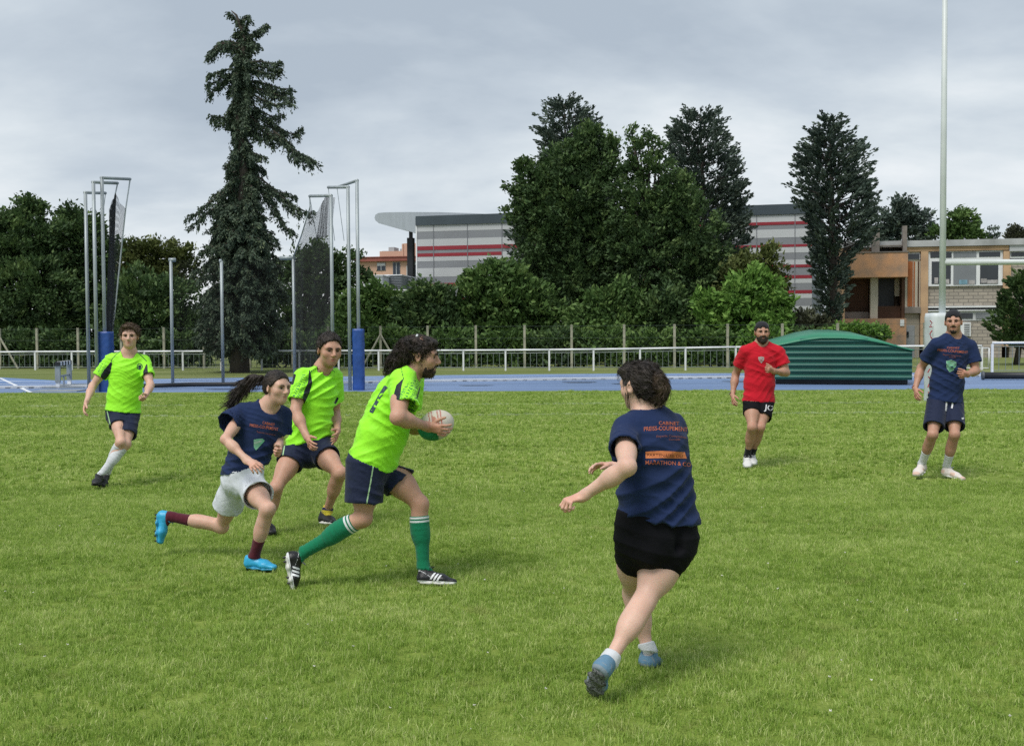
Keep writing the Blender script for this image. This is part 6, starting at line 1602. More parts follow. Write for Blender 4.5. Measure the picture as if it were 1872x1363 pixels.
M_PRINT = mat('print_orange', (.50, .135, .065), .7, .12, 60); M_PRINT2 = mat('print_orange_dim', (.26, .085, .06), .7, .2, 60); M_PRG = mat('print_green', (.070, .27, .15), .7, .3, 50, col2=(.20, .36, .26)); M_PRW = mat('print_white', (.66, .66, .68), .6, .05, 20); M_PRD = mat('print_dark', (.02, .06, .03), .7, .1, 20)
M_PRN = mat('print_navy', (.012, .03, .05), .7, .1, 20); M_BARO = mat('print_bar_orange', (.62, .20, .07), .7, .08, 40)

def scalp(p, inf=.010, hairline=None, extra=(), m=None, amp=.003, seed=0, h=.0045, cuts=(), name='hair', side=1.0):
    """a cap of hair over the skull, cut back at the hairline"""
    T, A = p.T, p.A; s = p.sc * p.spec.get('hs', 1.0); R = lambda *v: [q * s for q in v]
    pr = [ell(T(0, -.014, .034), A, R(.076 + inf, .096 + inf, .086 + inf)), ell(T(0, -.040, -.010), A, R(.068 + inf * .7, .062 + inf * .7, .060), .02)] + [e for e in extra]
    pr += [plane(T(0, .058, .062), unit(A[1] * 1.0 - A[2] * .75)), plane(T(0, -.02, -.058), -A[2])]
    pr += [ell(T(0, .090, -.028), A, R(.078, .070, .100), .012, 's'), *cuts]
    for q in (-1, 1): pr.append(ell(T(q * .085, .004, -.030), A, R(.030, .026, .040), .008, 's'))
    V, F = nets(pr, h); V = relax(V, F, 1, .4); N = vnormals(V, F); V = V + N * (amp * (vnoise(V * 60, seed) + .6 * vnoise(V * 140, seed + 1)))[:, None]
    o = mobj(name, V, F, m, p.root, True); return o, V, F, N
def chest_frame(p): return p.fwd

def stations(w=1.0, d=1.0, belly=0.0, hem=-.30):
    return [(hem - .06, .182 * w, .138 * d), (0, .176 * w, (.132 + belly) * d), (.30, .166 * w, (.128 + belly) * d), (.55, .164 * w, (.124 + belly * .4) * d), (.74, .168 * w, .122 * d), (.86, .150 * w, .098 * d)]
def sh_st(w=1.0, d=1.0): return [(-.06, .172 * w, .122 * d), (.10, .168 * w, .120 * d), (.25, .155 * w, .112 * d)]
NOATT = lambda V: np.full(len(V), 1.0)
def sleeve_pattern(cells, scale=1.0, seed=0):
    """scribbled dark dashes across the sleeve inside a px region"""
    def f(V):
        reg = pxdist(V, cells[0], cells[1]); q = project(V) / scale
        a = np.sin(q[:, 1] * 1.55 + 2.2 * np.sin(q[:, 0] * .33 + q[:, 1] * .22) + .9 * np.sin(q[:, 0] * .9)); b = np.sin(q[:, 0] * .7 + q[:, 1] * .35 + seed)
        return np.maximum(reg, np.where((a > .35) & (b > -.55), -1.0, 1.0))
    return f

def jumper_A():
    spec = dict(pelvis=(224, 756, 0), neck=(236, 647, 0), head=(237, 615, -.02), shR=(202, 660, -.02), shL=(264, 662, .05), hipR=(214, 754, -.02), hipL=(238, 755, .04),
        elR=(169, 706, 'f'), wrR=(158, 736, 'n'), hdR=(154, 750, 'n'), elL=(275, 704, 'n'), wrL=(267, 722, 'n'), hdL=(262, 731, 'n'),
        knR=(221, 808, 'n'), anR=(194, 866, 'f'), knL=(230, 812, 'n'), anL=(181, 872, 'f'), heR=(192, 877, .05), toR=(184, 893, -.22), heL=(183, 883, .05), toL=(174, 888, -.20),
        nR=(.8, .2, .1), nL=(-.6, -.2, .6), kwR=dict(curl=19), kwL=dict(curl=62), hs=1.06, hair_m=H_BR)
    p = Person('slim young man in lime jersey and long white socks jogging by the left blue pad', 11.75, 1.78, spec, SK_LIGHT, (.22, -1, -.05), g=.90)
    p.body()
    _, V, F, N = scalp(p, .016, m=H_BR, amp=.005, seed=3, extra=[ell(p.T(.01, .055, .098), p.A, (.062, .045, .026), .02)])
    k = np.random.default_rng(1).integers(0, len(V), 1100); strands(p.root, 'hair_strands', V[k], N[k] * .5 + np.array([.2, -.3, .3]), .030, H_BR, 2, .0022, 4, grav=.4)
    at = {'panel': lambda V: np.minimum(pxdist(V, [(203, 664), (196, 679), (190, 688)], [2.2, 6.5, 6.0]), pxdist(V, [(268, 667), (266, 680), (267, 694)], [1.5, 4.5, 4.5])),
          'pattern': sleeve_pattern(([(190, 668), (184, 680)], [6, 6]), .8), 'piping': lambda V: np.minimum.reduce([pxdist(V, [(222, 640), (212, 648), (204, 657), (203, 664)], .7), pxdist(V, [(248, 640), (258, 650), (268, 660)], .7), pxdist(V, [(222, 634), (223, 643)], 1.0), pxdist(V, [(248, 634), (248, 643)], 1.0)])}
    o = p.shirt(M_LIME, stations(1.0, 1.0, 0, -.10), .06, {'R': .62, 'L': .62}, attrs=at, amp=.0065, freq=48, dirs=[((.75, 0, .9), 1), ((-.5, 0, 1), .6)], seed=11, hem_n=(-.14, 0, -1), slr=(.066, .072))
    tg = p.last; decal(o, 'chest_crest', [linepx([(255.5 + 5 * math.cos(a), 670 + 5.4 * math.sin(a)) for a in np.linspace(0, 6.3, 16)], 1.3), polypx([(252.5, 667), (258.5, 667), (258.5, 672), (255.5, 675), (252.5, 672)], 3), linepx([(253, 664.6), (258, 664.4)], 1)], M_PRN, tg)
    pip = lambda V: pxdist(V, [(195, 748), (199, 765), (204, 786)], .9)
    p.shorts(M_NSHORT, sh_st(.98, 1.0), {'R': .46, 'L': .72}, (.094, .099), seed=4, attrs={'piping': pip})
    for q in 'RL': p.sock(q, M_SW, .10); p.shoe(q, M_BOOTP, M_SOLEK, attrs=None, laces=M_STUD)
    s = p.last
    return p
PA = jumper_A()

def girl_B():
    spec = dict(pelvis=(441, 872, 0), neck=(491, 742, 0), head=(506, 709, -.02), shR=(444, 757, .0), shL=(514, 762, .12), hipR=(430, 882, .05), hipL=(455, 882, -.03),
        elR=(412, 803, 'n'), wrR=(453, 842, 'n'), hdR=(466, 852, 'n'), elL=(508, 806, .10), wrL=(510, 821, 'n'), hdL=(512, 829, 'n'),
        knL=(490, 930, 'n'), anL=(463, 1022, 'f'), knR=(405, 962, 'f'), anR=(308, 943, 'f'), heL=(446, 1037, .02), toL=(503, 1043, -.05), heR=(288, 932, .02), toR=(288, 988, -.02),
        nR=(-.2, .8, -.5), nL=(-.8, -.3, .2), kwR=dict(curl=22), kwL=dict(curl=75), hs=1.03, hair_m=H_DARK, brow=.0032)
    p = Person('young woman with flying ponytail, navy tshirt and white shorts sprinting', 7.62, 1.66, spec, SK_LIGHT, (.80, -.58, -.08), (.12, 0, 1), True, g=.93)
    p.body()
    s = p.sc; T = p.T
    _, V, F, N = scalp(p, .009, m=H_DARK, amp=.0018, seed=5)
    # gathered at the crown and streaming back
    px = [(478, 690), (463, 693), (447, 705), (433, 722), (422, 738), (411, 743)]; q = [P(x, y, 7.62 + .02) for x, y in px]
    rr = [.022, .034, .040, .034, .018, .004]; pr = [cone(a, b, r0, r1, .02, side=(0, 1, 0), w=.8) for a, b, r0, r1 in zip(q[:-1], q[1:], rr[:-1], rr[1:])]
    V2, F2 = nets(pr, .0055); N2 = vnormals(V2, F2); V2 = V2 + N2 * (.003 * vnoise(V2 * 50, 2))[:, None]; o = mobj('ponytail', V2, F2, H_DARK, p.root, True)
    r = np.random.default_rng(3); k = r.integers(0, len(V2), 700); t = unit(q[4] - q[1]); strands(o, 'loose_hair', V2[k], N2[k] * .35 + t, .07, H_DARK, 4, .0018, 5, grav=.1, jit=.3)
    ty = MB(); c = q[0] * .5 + q[1] * .5; a = unit(q[1] - q[0]); 
    k = r.integers(0, len(V), 260); strands(p.root, 'fine_hair', V[k], N[k] + [-.6, 0, .2], .014, H_DARK, 6, .0014, 3, grav=.2)
    at = None
    o = p.shirt(M_NAVYT, stations(.92, .93, 0, -.10), .12, {'R': .50, 'L': .72}, (.078, .098), amp=.0075, freq=44, dirs=[((.7, 0, .7), 1), ((-.2, 0, 1), .8)], seed=21, neck_r=.072, cuffdir={'R': (416, 776)}, hem_n=(.22, 0, -1))
    tg = p.last
    decal(o, 'chest_text', [textpx('CABINET', 480, 774.5, 502, 778.5, 5), textpx('PREISS-COUPEMENT', 457, 779, 508, 787, 5.5)], M_PRINT, tg)
    decal(o, 'chest_text_small', [textpx('Experts Comptables', 470, 790, 503, 796, 3.2)], M_PRINT2, tg)
    decal(o, 'chest_badge', [polypx([(464, 803), (473, 801.5), (480, 801), (484, 805), (477, 813), (468, 823), (464, 817)], 3)], M_PRG, tg)
    decal(o, 'badge_text', [textpx('RUGBY', 465.5, 810.5, 479, 806.5, 2.6)], M_PRW, tg, .003)
    p.shorts(M_WHITEC, sh_st(.90, .95), {'L': .50, 'R': .55}, (.098, .120), amp=.0045, freq=38, seed=7, top=.30, dirs=[((1, 0, .25), 1.2)], h=.0058)
    st = lambda L: _el(L, (.10, -.034, .03), (.055, .02, .012))
    for q in 'RL':
        p.sock(q, M_SM, .60); p.shoe(q, M_CYAN, M_CYAN if False else mat('sole_cyan', (.04, .30, .50), .4, .1, 5), attrs={'stripe': st}, studs=M_STUD, laces=M_CYAN, high=-.01)
    return p
PB = girl_B()

def man_C():
    spec = dict(pelvis=(562, 818, 0), neck=(588, 676, 0), head=(602, 640, -.03), shR=(552, 691, -.07), shL=(611, 691, .10), hipR=(545, 818, .0), hipL=(580, 816, .02),
        elR=(540, 751, -.20), wrR=(561, 799, 'n'), hdR=(566, 812, 'n'), elL=(612, 755, 'f'), wrL=(617, 788, 'n'), hdL=(616, 798, 'n'),
        knR=(504, 892, 'n'), anR=(486, 960, -.22), knL=(622, 864, 'n'), anL=(598, 933, 'f'), heR=(478, 962, .08), toR=(497, 978, -.12), heL=(586, 957, .06), toL=(613, 960, -.18),
        nR=(.7, .4, 0), nL=(-.8, -.2, 0), kwR=dict(curl=19), kwL=dict(curl=18), hs=1.12, hair_m=H_DARK, stubble=.55, brow=.0055)
    p = Person('short haired man in lime jersey and yellow socks running beside the ponytailed woman', 8.95, 1.80, spec, SK_MID, (.50, -.86, -.14), (.06, 0, 1), g=1.05)
    p.body()
    _, V, F, N = scalp(p, .011, m=H_DARK, amp=.003, seed=8)
    k = np.random.default_rng(1).integers(0, len(V), 900); strands(p.root, 'hair_strands', V[k], N[k] * .8 + np.array([.1, -.1, .4]), .013, H_DARK, 2, .0022, 3, grav=.2)
    at = {'panel': lambda V: np.minimum(pxdist(V, [(566, 677), (567, 700), (561, 716), (555, 734)], [1.0, 4.2, 5.2, 3.0]), np.minimum(pxdist(V, [(538, 686), (534, 700)], 3), pxdist(V, [(617, 728), (613, 736)], 2.2))),
          'pattern': sleeve_pattern(([(556, 692), (546, 712), (541, 731)], [8, 12, 13]), 1.0, 1), 'piping': lambda V: np.minimum.reduce([pxdist(V, [(572, 660), (583, 672), (570, 677), (565, 686)], .9), pxdist(V, [(604, 672), (612, 680)], .8), pxdist(V, [(530, 730.5), (554, 734.5)], 1.1)])}
    o = p.shirt(M_LIME, stations(.92, .97, .006, -.10), .09, {'R': .66, 'L': .62}, attrs=at, amp=.0085, freq=46, dirs=[((-.55, 0, .9), 1.2), ((-.3, 0, 1), .6)], seed=31, hem_n=(.18, 0, -1), slr=(.070, .080), cuffdir={'R': (543, 733)}, neck_r=.064, neck_drop=-.015)
    pip = lambda V: pxdist(V, [(520, 815), (517, 832), (511, 851)], 1.0)
    p.shorts(M_NSHORT, sh_st(1.0, 1.05), {'R': .42, 'L': .46}, (.104, .112), seed=5, attrs={'piping': pip}, top=.22, amp=.006)
    bd = {'band': lambda V: np.minimum(pxdist(V, [(588, 929), (608, 931)], 2.6), np.abs(np.sin(project(V)[:, 1] * .85)) - .12)}
    for q in 'RL':
        p.sock(q, M_SY if q == 'L' else M_SY, .90 if q == 'L' else .85, attrs=bd); p.shoe(q, M_BOOTP, M_SOLEW if q == 'L' else M_SOLEK, laces=M_STUD)
    return p
PC = man_C()

def carrier_D():
    D = 6.92
    spec = dict(pelvis=(682, 842, .0), neck=(748, 681, .02), head=(769, 652, .02), shR=(735, 699, -.15), shL=(752, 698, .20), hipR=(668, 846, -.07), hipL=(694, 845, .12),
        elR=(727, 763, 'n'), wrR=(783, 780, -.125), hdR=(797, 784, -.145), elL=(742, 775, .26), wrL=(775, 787, .12), hdL=(789, 788, .10),
        knR=(664, 947, -.10), anR=(546, 1014, -.02), knL=(768, 921, .06), anL=(774, 1042, .03), heR=(519, 1008, -.02), toR=(531, 1078, -.05), heL=(760, 1068, -.02), toL=(836, 1071, -.06),
        nR=(.15, .9, .2), nL=(.15, -.9, .2), kwR=dict(curl=30, spread=.10, thumb=.6), kwL=dict(curl=26, spread=.10), hs=1.08, hair_m=H_CURL, stubble=1.0, brow=.0055)
    p = Person('curly haired bearded man in lime jersey and green socks carrying the ball', D, 1.80, spec, SK_MID, (1, -.04, -.12), (.12, 0, 1), g=1.12)
    p.body(.0075, .0042, .0036)
    T, A, s = p.T, p.A, p.sc * 1.08; R = lambda *v: [q * s for q in v]
    # short beard over jaw and chin
    bp = [ell(T(0, .024, -.040), A, R(.061, .066, .074)), ell(T(0, .032, -.066), A, R(.050, .057, .047), .02), ell(T(0, .067, -.091), A, R(.025, .023, .023), .02), ell(T(0, .085, -.046), A, R(.025, .010, .007), .008),
          plane(T(0, .0, -.034), unit(A[2] * 1 - A[1] * .16)), plane(T(0, .008, 0), -A[1]), ell(T(0, .105, -.058), A, R(.022, .03, .007), .004, 's')]
    M_BEARD = hair_mat('beard_brown', (0.016, 0.010, 0.007), (0.065, 0.040, 0.027))
    V, F = nets(bp, .0042); N = vnormals(V, F); V = V + N * (.0012 * vnoise(V * 90, 4))[:, None]; bo = mobj('beard', V, F, M_BEARD, p.root, True)
    k = np.random.default_rng(1).integers(0, len(V), 1200); strands(bo, 'beard_hair', V[k], N[k] + [0, 0, -.5], .007, M_BEARD, 2, .0013, 3, grav=.3)
    # a big mane of curls falling to the shoulders
    hp = [ell(T(0, -.020, .044), A, R(.086, .102, .082)), ell(T(0, -.085, .000), A, R(.090, .070, .082), .03), ell(T(0, -.128, -.062), A, R(.086, .062, .070), .03), ell(T(0, .030, .080), A, R(.058, .060, .028), .03),
          plane(T(0, .070, .062), unit(A[1] * 1.0 - A[2] * .55)), ell(T(0, .082, -.045), A, R(.100, .088, .098), .012, 's'), cone(T(0, .06, -.15), T(0, .0, -.06), .085, .06, .01, 's')]
    for q in (-1, 1): hp.append(ell(T(q * .098, .006, -.018), A, R(.036, .028, .036), .008, 's'))
    V, F = nets(hp, .006); N = vnormals(V, F); V = V + N * (.009 * vnoise(V * 34, 7) + .006 * vnoise(V * 75, 8))[:, None]; ho = mobj('hair', V, F, H_CURL, p.root, True)
    r = np.random.default_rng(3); N = vnormals(V, F); k = r.integers(0, len(V), 3600)
    strands(ho, 'curls', V[k] - N[k] * .010, N[k] * .55 + [-.35, 0, -.45], .040, H_CURL, 5, .0020, 10, curl=.0070, cf=260, grav=.35, jit=.5, tip=.7)
    cp = MB(); cp.tube([T(.020, -.03, .121), T(.045, -.03, .114)], .007, 8); cp.build('hair_clip', M_WHITE, p.root, True)
    at = {'panel': lambda V: pxdist(V, [(736, 694), (729, 706), (725, 725), (724, 743)], [1.2, 5.0, 6.4, 4.0]),
          'pattern': sleeve_pattern(([(756, 706), (748, 722), (744, 742)], [12, 18, 17]), 1.1, 2),
          'piping': lambda V: np.minimum.reduce([pxdist(V, [(733, 672), (736, 684), (738, 694)], .9), pxdist(V, [(768, 706), (765, 718), (762, 728)], [.8, 1.6, .8]), pxdist(V, [(727, 743.5), (745, 746), (757, 751)], 1.1)])}
    def bulge(V): return np.ones(len(V))
    ex = [ell(p.spine(.30) + p.fwd * .035, (p.sideS, p.fwd, p.up), (.145, .115, .19), .06), ell(p.spine(.02) + p.fwd * .035, (p.sideH, p.fwd, p.up), (.165, .135, .10), .05, clip=[(P(640, 838, D), (-.05, 0, -1))])]
    st = [(-.16, .174, .138), (0, .170, .138), (.30, .166, .138), (.55, .164, .134), (.74, .166, .124), (.86, .150, .102)]
    o = p.shirt(M_LIME, st, -.01, {'R': .60, 'L': .62}, attrs=at, amp=.0085, freq=44, dirs=[((.6, 0, .85), 1.1), ((-.2, .3, 1), .8)], seed=41, hem_n=(-.42, 0, -1), slr=(.078, .086), cuffdir={'R': (740, 746)}, extra=ex[:1], h=.0068)
    tg = p.last
    # big navy 8 on the back, seen edge-on
    polys = [linepx([(707, 706), (699, 716), (692, 728)], 6), linepx([(690, 732), (684, 744), (679, 754)], 6), linepx([(703, 705), (694, 720), (683, 740), (676, 752)], 1.4)]
    decal(o, 'back_number', polys, mat('print_grey_navy', (.05, .085, .11), .7, .3, 60), tg)
    pip = lambda V: pxdist(V, [(685, 838), (681, 860), (676, 890), (668, 931)], 1.2)
    p.shorts(M_NSHORT, [(-.06, .172, .135), (.10, .168, .135), (.25, .155, .125)], {'R': .72, 'L': .52}, (.118, .118), seed=6, attrs={'piping': pip}, amp=.007, freq=40, top=.28)
    for q in 'RL':
        J = p.J; kn, an = J['kn' + q], J['an' + q]; d = unit(an - kn); tpos = .13 if q == 'R' else .17
        def band(V, kn=kn, d=d, an=an, tpos=tpos):
            x = (V - kn) @ d - np.linalg.norm(an - kn) * tpos; return np.minimum(np.abs(x - .012) - .006, np.abs(x - .034) - .006)
        p.sock(q, M_SG, tpos, .0065, attrs={'band': band})
        def st3(L):
            b = [np.maximum(np.abs(L[:, 0] - x - (L[:, 2] - .05) * .55) - .0065, np.abs(L[:, 2] - (.052 - (x - .12) * .25)) - .021) for x in (.110, .134, .158)]
            e = np.abs(L[:, 2] - (.082 - np.clip(L[:, 0] - .03, 0, 1) ** 1.3 * 1.1)) - .0016; e = np.maximum(e, L[:, 0] - .10)
            hl = np.maximum(L[:, 0] - .030, np.abs(L[:, 2] - .098) - .012)
            return np.minimum.reduce(b + [e, hl, L[:, 2] - .024])
        p.shoe(q, M_BOOTK, M_SOLEW, attrs={'stripe': st3}, studs=M_STUD, laces=M_STUD if q == 'L' else mat('tongue_grey', (.32, .32, .34), .6, .1, 8))
    # the rugby ball, held between the two hands: a thing of its own
    bc = P(797, 777, D + .0); ax = unit([.55, .80, .18]); a1, a2 = _perp(ax)
    nu, nv = 120, 84; V = []; 
    for i in range(nv + 1):
        th = math.pi * i / nv; x = -math.cos(th) * .142; rr = .094 * math.sin(th) ** .92 if 0 < i < nv else .0005
        for j in range(nu): b = 2 * math.pi * j / nu; V.append(bc + ax * x + (a1 * math.cos(b) + a2 * math.sin(b)) * rr)
    V = np.array(V); F = [(i * nu + j, i * nu + (j + 1) % nu, (i + 1) * nu + (j + 1) % nu, (i + 1) * nu + j) for i in range(nv) for j in range(nu)]
    q = project(V)
    col = np.tile([.66, .60, .50], (len(V), 1))
    low = q[:, 1] - (786 + (q[:, 0] - 797) * .10)
    col[low > 0] = [.012, .22, .11]; col[(low > -2.5) & (low < 1.5)] = [.64, .64, .62]; col[(q[:, 0] > 802) & (low > 4)] = [.60, .56, .52]
    for xx in (785, 801, 806.5, 790): col[(np.abs(q[:, 0] - xx - (q[:, 1] - 765) * .15) < .9) & (low < -3)] = [.42, .08, .05]
    sp = np.hypot(q[:, 0] - 793, (q[:, 1] - 766) * .9); col[(sp < 4.5) & (low < 0)] = [.52, .22, .15]
    ball = mobj('rugby_ball', V, F, attr_mat('ball_leather', .5, .35), None, True, {'tint': col}); tag(ball, 'cream, red and green rugby ball held in both hands of the curly haired man', 'rugby ball')
    return p
PD = carrier_D()

def woman_E():
    D = 4.98
    spec = dict(pelvis=(1200, 968, 0), neck=(1188, 750, .02), head=(1170, 706, .03), shL=(1142, 790, -.06), shR=(1231, 784, .13), hipL=(1168, 985, -.03), hipR=(1230, 990, .05),
        elL=(1147, 853, 'n'), wrL=(1063, 908, -.22), hdL=(1044, 914, -.24), elR=(1205, 845, .34), wrR=(1120, 852, .38), hdR=(1104, 851, .37),
        knR=(1178, 1098, -.12), anR=(1114, 1207, -.30), knL=(1158, 1084, .26), anL=(1184, 1186, .18), heR=(1095, 1224, -.10), toR=(1077, 1280, .09), heL=(1176, 1222, -.03), toL=(1206, 1226, .19),
        nL=(.1, .2, -1), nR=(.2, -.4, -.9), kwL=dict(curl=58, point=False), kwR=dict(curl=20, spread=.25), hs=1.0, hair_m=H_GREY, brow=.003)
    p = Person('woman seen from behind in navy tshirt with orange back print and black shorts', D, 1.62, spec, skin_mat('skin_pale', (0.63, 0.42, 0.33)), (-.66, .75, -.12), (-.05, .05, 1), True, g=1.22)
    p.body(.0066, .0040, .0034)
    T, A, s = p.T, p.A, p.sc
    R = lambda *v: [q * s for q in v]
    hp = [ell(T(0, -.014, .036), A, R(.085, .104, .092)), ell(T(0, -.048, -.020), A, R(.072, .060, .062), .02), ell(T(-.01, .045, .088), A, R(.066, .055, .028), .025),
          plane(T(0, .080, .060), unit(A[1] - A[2] * .5)), plane(T(0, -.02, -.086), -A[2]), ell(T(0, .085, -.045), A, R(.090, .085, .095), .01, 's')]
    for q in (-1, 1): hp.append(ell(T(q * .090, .006, -.026), A, R(.028, .022, .036), .006, 's'))
    V, F = nets(hp, .005); V = relax(V, F, 1, .4); N = vnormals(V, F); V = V + N * (.0045 * vnoise(V * 45, 3) + .0025 * vnoise(V * 110, 5))[:, None]; ho = mobj('hair', V, F, H_GREY, p.root, True)
    r = np.random.default_rng(9); N = vnormals(V, F); k = r.integers(0, len(V), 2600); bun = P(1206, 703, D - .04)
    tb = bun - V[k]; tb -= N[k] * (tb * N[k]).sum(1)[:, None]; strands(ho, 'hair_strands', V[k], tb / (np.linalg.norm(tb, axis=1)[:, None] + 1e-6) + N[k] * .07, .045, H_GREY, 11, .0012, 6, grav=.04, jit=.16)
    k = r.integers(0, len(V), 260); strands(ho, 'flyaway_hair', V[k], N[k] + [-.3, 0, .2], .030, H_GREY, 13, .0009, 6, grav=.35, jit=.9)
    # low looped bun
    bp = [ell(bun, (unit([1, 0, .3]), (0, 1, 0), unit([-.3, 0, 1])), (.040, .044, .062)), ell(P(1198, 728, D - .02), np.eye(3), (.044, .040, .034), .02)]
    V2, F2 = nets(bp, .005); N2 = vnormals(V2, F2); V2 = V2 + N2 * (.005 * vnoise(V2 * 50, 12))[:, None]; bo = mobj('hair_bun', V2, F2, hair_mat('hair_bun_brown', (0.014, .008, .005), (.070, .045, .028)), p.root, True)
    k = r.integers(0, len(V2), 700); tn = np.cross(N2[k], [0, -1, 0]); strands(bo, 'bun_strands', V2[k], tn + N2[k] * .12, .032, MATS['hair_bun_brown'], 14, .0015, 6, grav=.2, jit=.3)
    # wisp in front of the ear down to the jaw
    ws = np.repeat(P(1148, 720, D - .05)[None], 22, 0) + r.normal(0, .005, (22, 3)); strands(ho, 'side_wisp', ws, np.tile([[.05, 0, -1.0]], (22, 1)), .060, MATS['hair_bun_brown'], 15, .0016, 6, grav=.0, jit=.12)
    hq = [(p.spine(.13), (-.17, 0, -1))]; gx = [ell(p.J['hip' + a] * .80 + p.J['hip' + b] * .20 - p.fwd * .060 + p.up * .01, (p.sideH, p.fwd, p.up), (.128, .116, .150), .05, clip=hq) for a, b in ('RL', 'LR')]
    st = [(-.16, .222, .150), (0, .216, .148), (.28, .192, .138), (.50, .180, .130), (.72, .178, .124), (.86, .155, .100)]
    o = p.shirt(M_NAVYT, st, .13, {'R': .55, 'L': .55}, (.064, .082), amp=.0075, freq=40, dirs=[((-.45, 0, 1), 1.1), ((.2, 0, 1), .6)], seed=51, neck_r=.072, cuffdir={'L': (1142, 822)}, hem_n=(-.17, 0, -1), h=.0066, extra=gx,
        mask=lambda V: np.clip(.35 + (1.22 - V[:, 2]) * 2.2, .25, 1.15))
    tg = p.last
    decal(o, 'back_text', [textpx('CABINET', 1204, 776, 1241, 777, 6.5, curve=.0), textpx('PREISS-COUPEMENT', 1177, 788, 1256, 789, 8.0, curve=-2.0)], M_PRINT, tg)
    decal(o, 'back_text_small', [textpx('Experts Comptables', 1200, 799.5, 1254, 801.5, 4.0, curve=-2), textpx('Conseils', 1222, 804.5, 1243, 804.5, 3.6)], M_PRINT2, tg)
    decal(o, 'back_bar', [polypx([(1180, 825), (1210, 823.5), (1251, 826), (1255, 838), (1215, 837), (1180, 838)], 5)], M_BARO, tg)
    decal(o, 'bar_text', [textpx('PARTENAIRE DU', 1183, 834, 1247, 836, 6.0, bold=.0)], mat('print_brown', (.20, .055, .02), .7, .1, 30), tg, .0035)
    decal(o, 'back_text_low', [textpx('MARATHON & CO', 1180, 848.5, 1262, 853, 7.5, curve=-1.5), linepx([(1256, 829), (1261, 826)], 2.2)], M_PRINT, tg)
    # fitted shorts
    J = p.J; gl = [ell(J['hipR'] * .80 + J['hipL'] * .20 - p.fwd * .060 - p.up * .005, (p.sideH, p.fwd, p.up), (.108, .095, .120), .04), ell(J['hipL'] * .80 + J['hipR'] * .20 - p.fwd * .060 - p.up * .005, (p.sideH, p.fwd, p.up), (.108, .095, .120), .04)]
    pr = p.trunk([(-.02, .205, .125), (.12, .205, .128), (.25, .18, .12)], .05, clip=[(p.spine(.18), p.up)]) + gl
    for q, f in (('R', .36), ('L', .36)):
        h_, kn = J['hip' + q], J['kn' + q]; d = unit(kn - h_); cp = h_ + (kn - h_) * f; cp = P(*((1203, 1042) if q == 'R' else (1160, 1028)), cp[1]); d = unit(cp - h_)
        pr.append(cone(h_, cp + d * .05, .120 * p.sc, .100 * p.sc if q == 'R' else .088, .045, clip=[(cp, unit(d + np.array([.12 if q == 'R' else -.2, 0, -.1])))]))
    cm = p.J['pelvis'] - p.fwd * .155; pr.append(cone(cm + p.up * .02, cm - p.up * .07 + p.fwd * .02, .010, .016, .03, 's'))
    so = p.garment('shorts', pr, M_BLACKC, .0068, .0032, 50, [((.2, 0, 1), 1), ((1, 0, .5), .6)], 9); p.tuck(so, p.shirt_solid, p.shirt_cut[0], p.shirt_cut[1], .012, far=.12)
    st = lambda L: np.minimum(L[:, 2] - .026, np.maximum(np.sin(L[:, 0] * 210 + L[:, 2] * 120) * .5 + .25, np.abs(L[:, 2] - .055) - .014))
    for q in 'RL':
        p.sock(q, M_SW, .88, .006, .005); p.shoe(q, M_TRN, mat('sole_lugged', (.19, .20, .20), .7, .2, 95, col2=(.012, .013, .014), bump=1.0, bscale=95), attrs={'stripe': st}, bulk=1.08, laces=M_SW if False else mat('lace_grey', (.4, .43, .45), .7, .1, 9))
    return p
PE_ = woman_E()

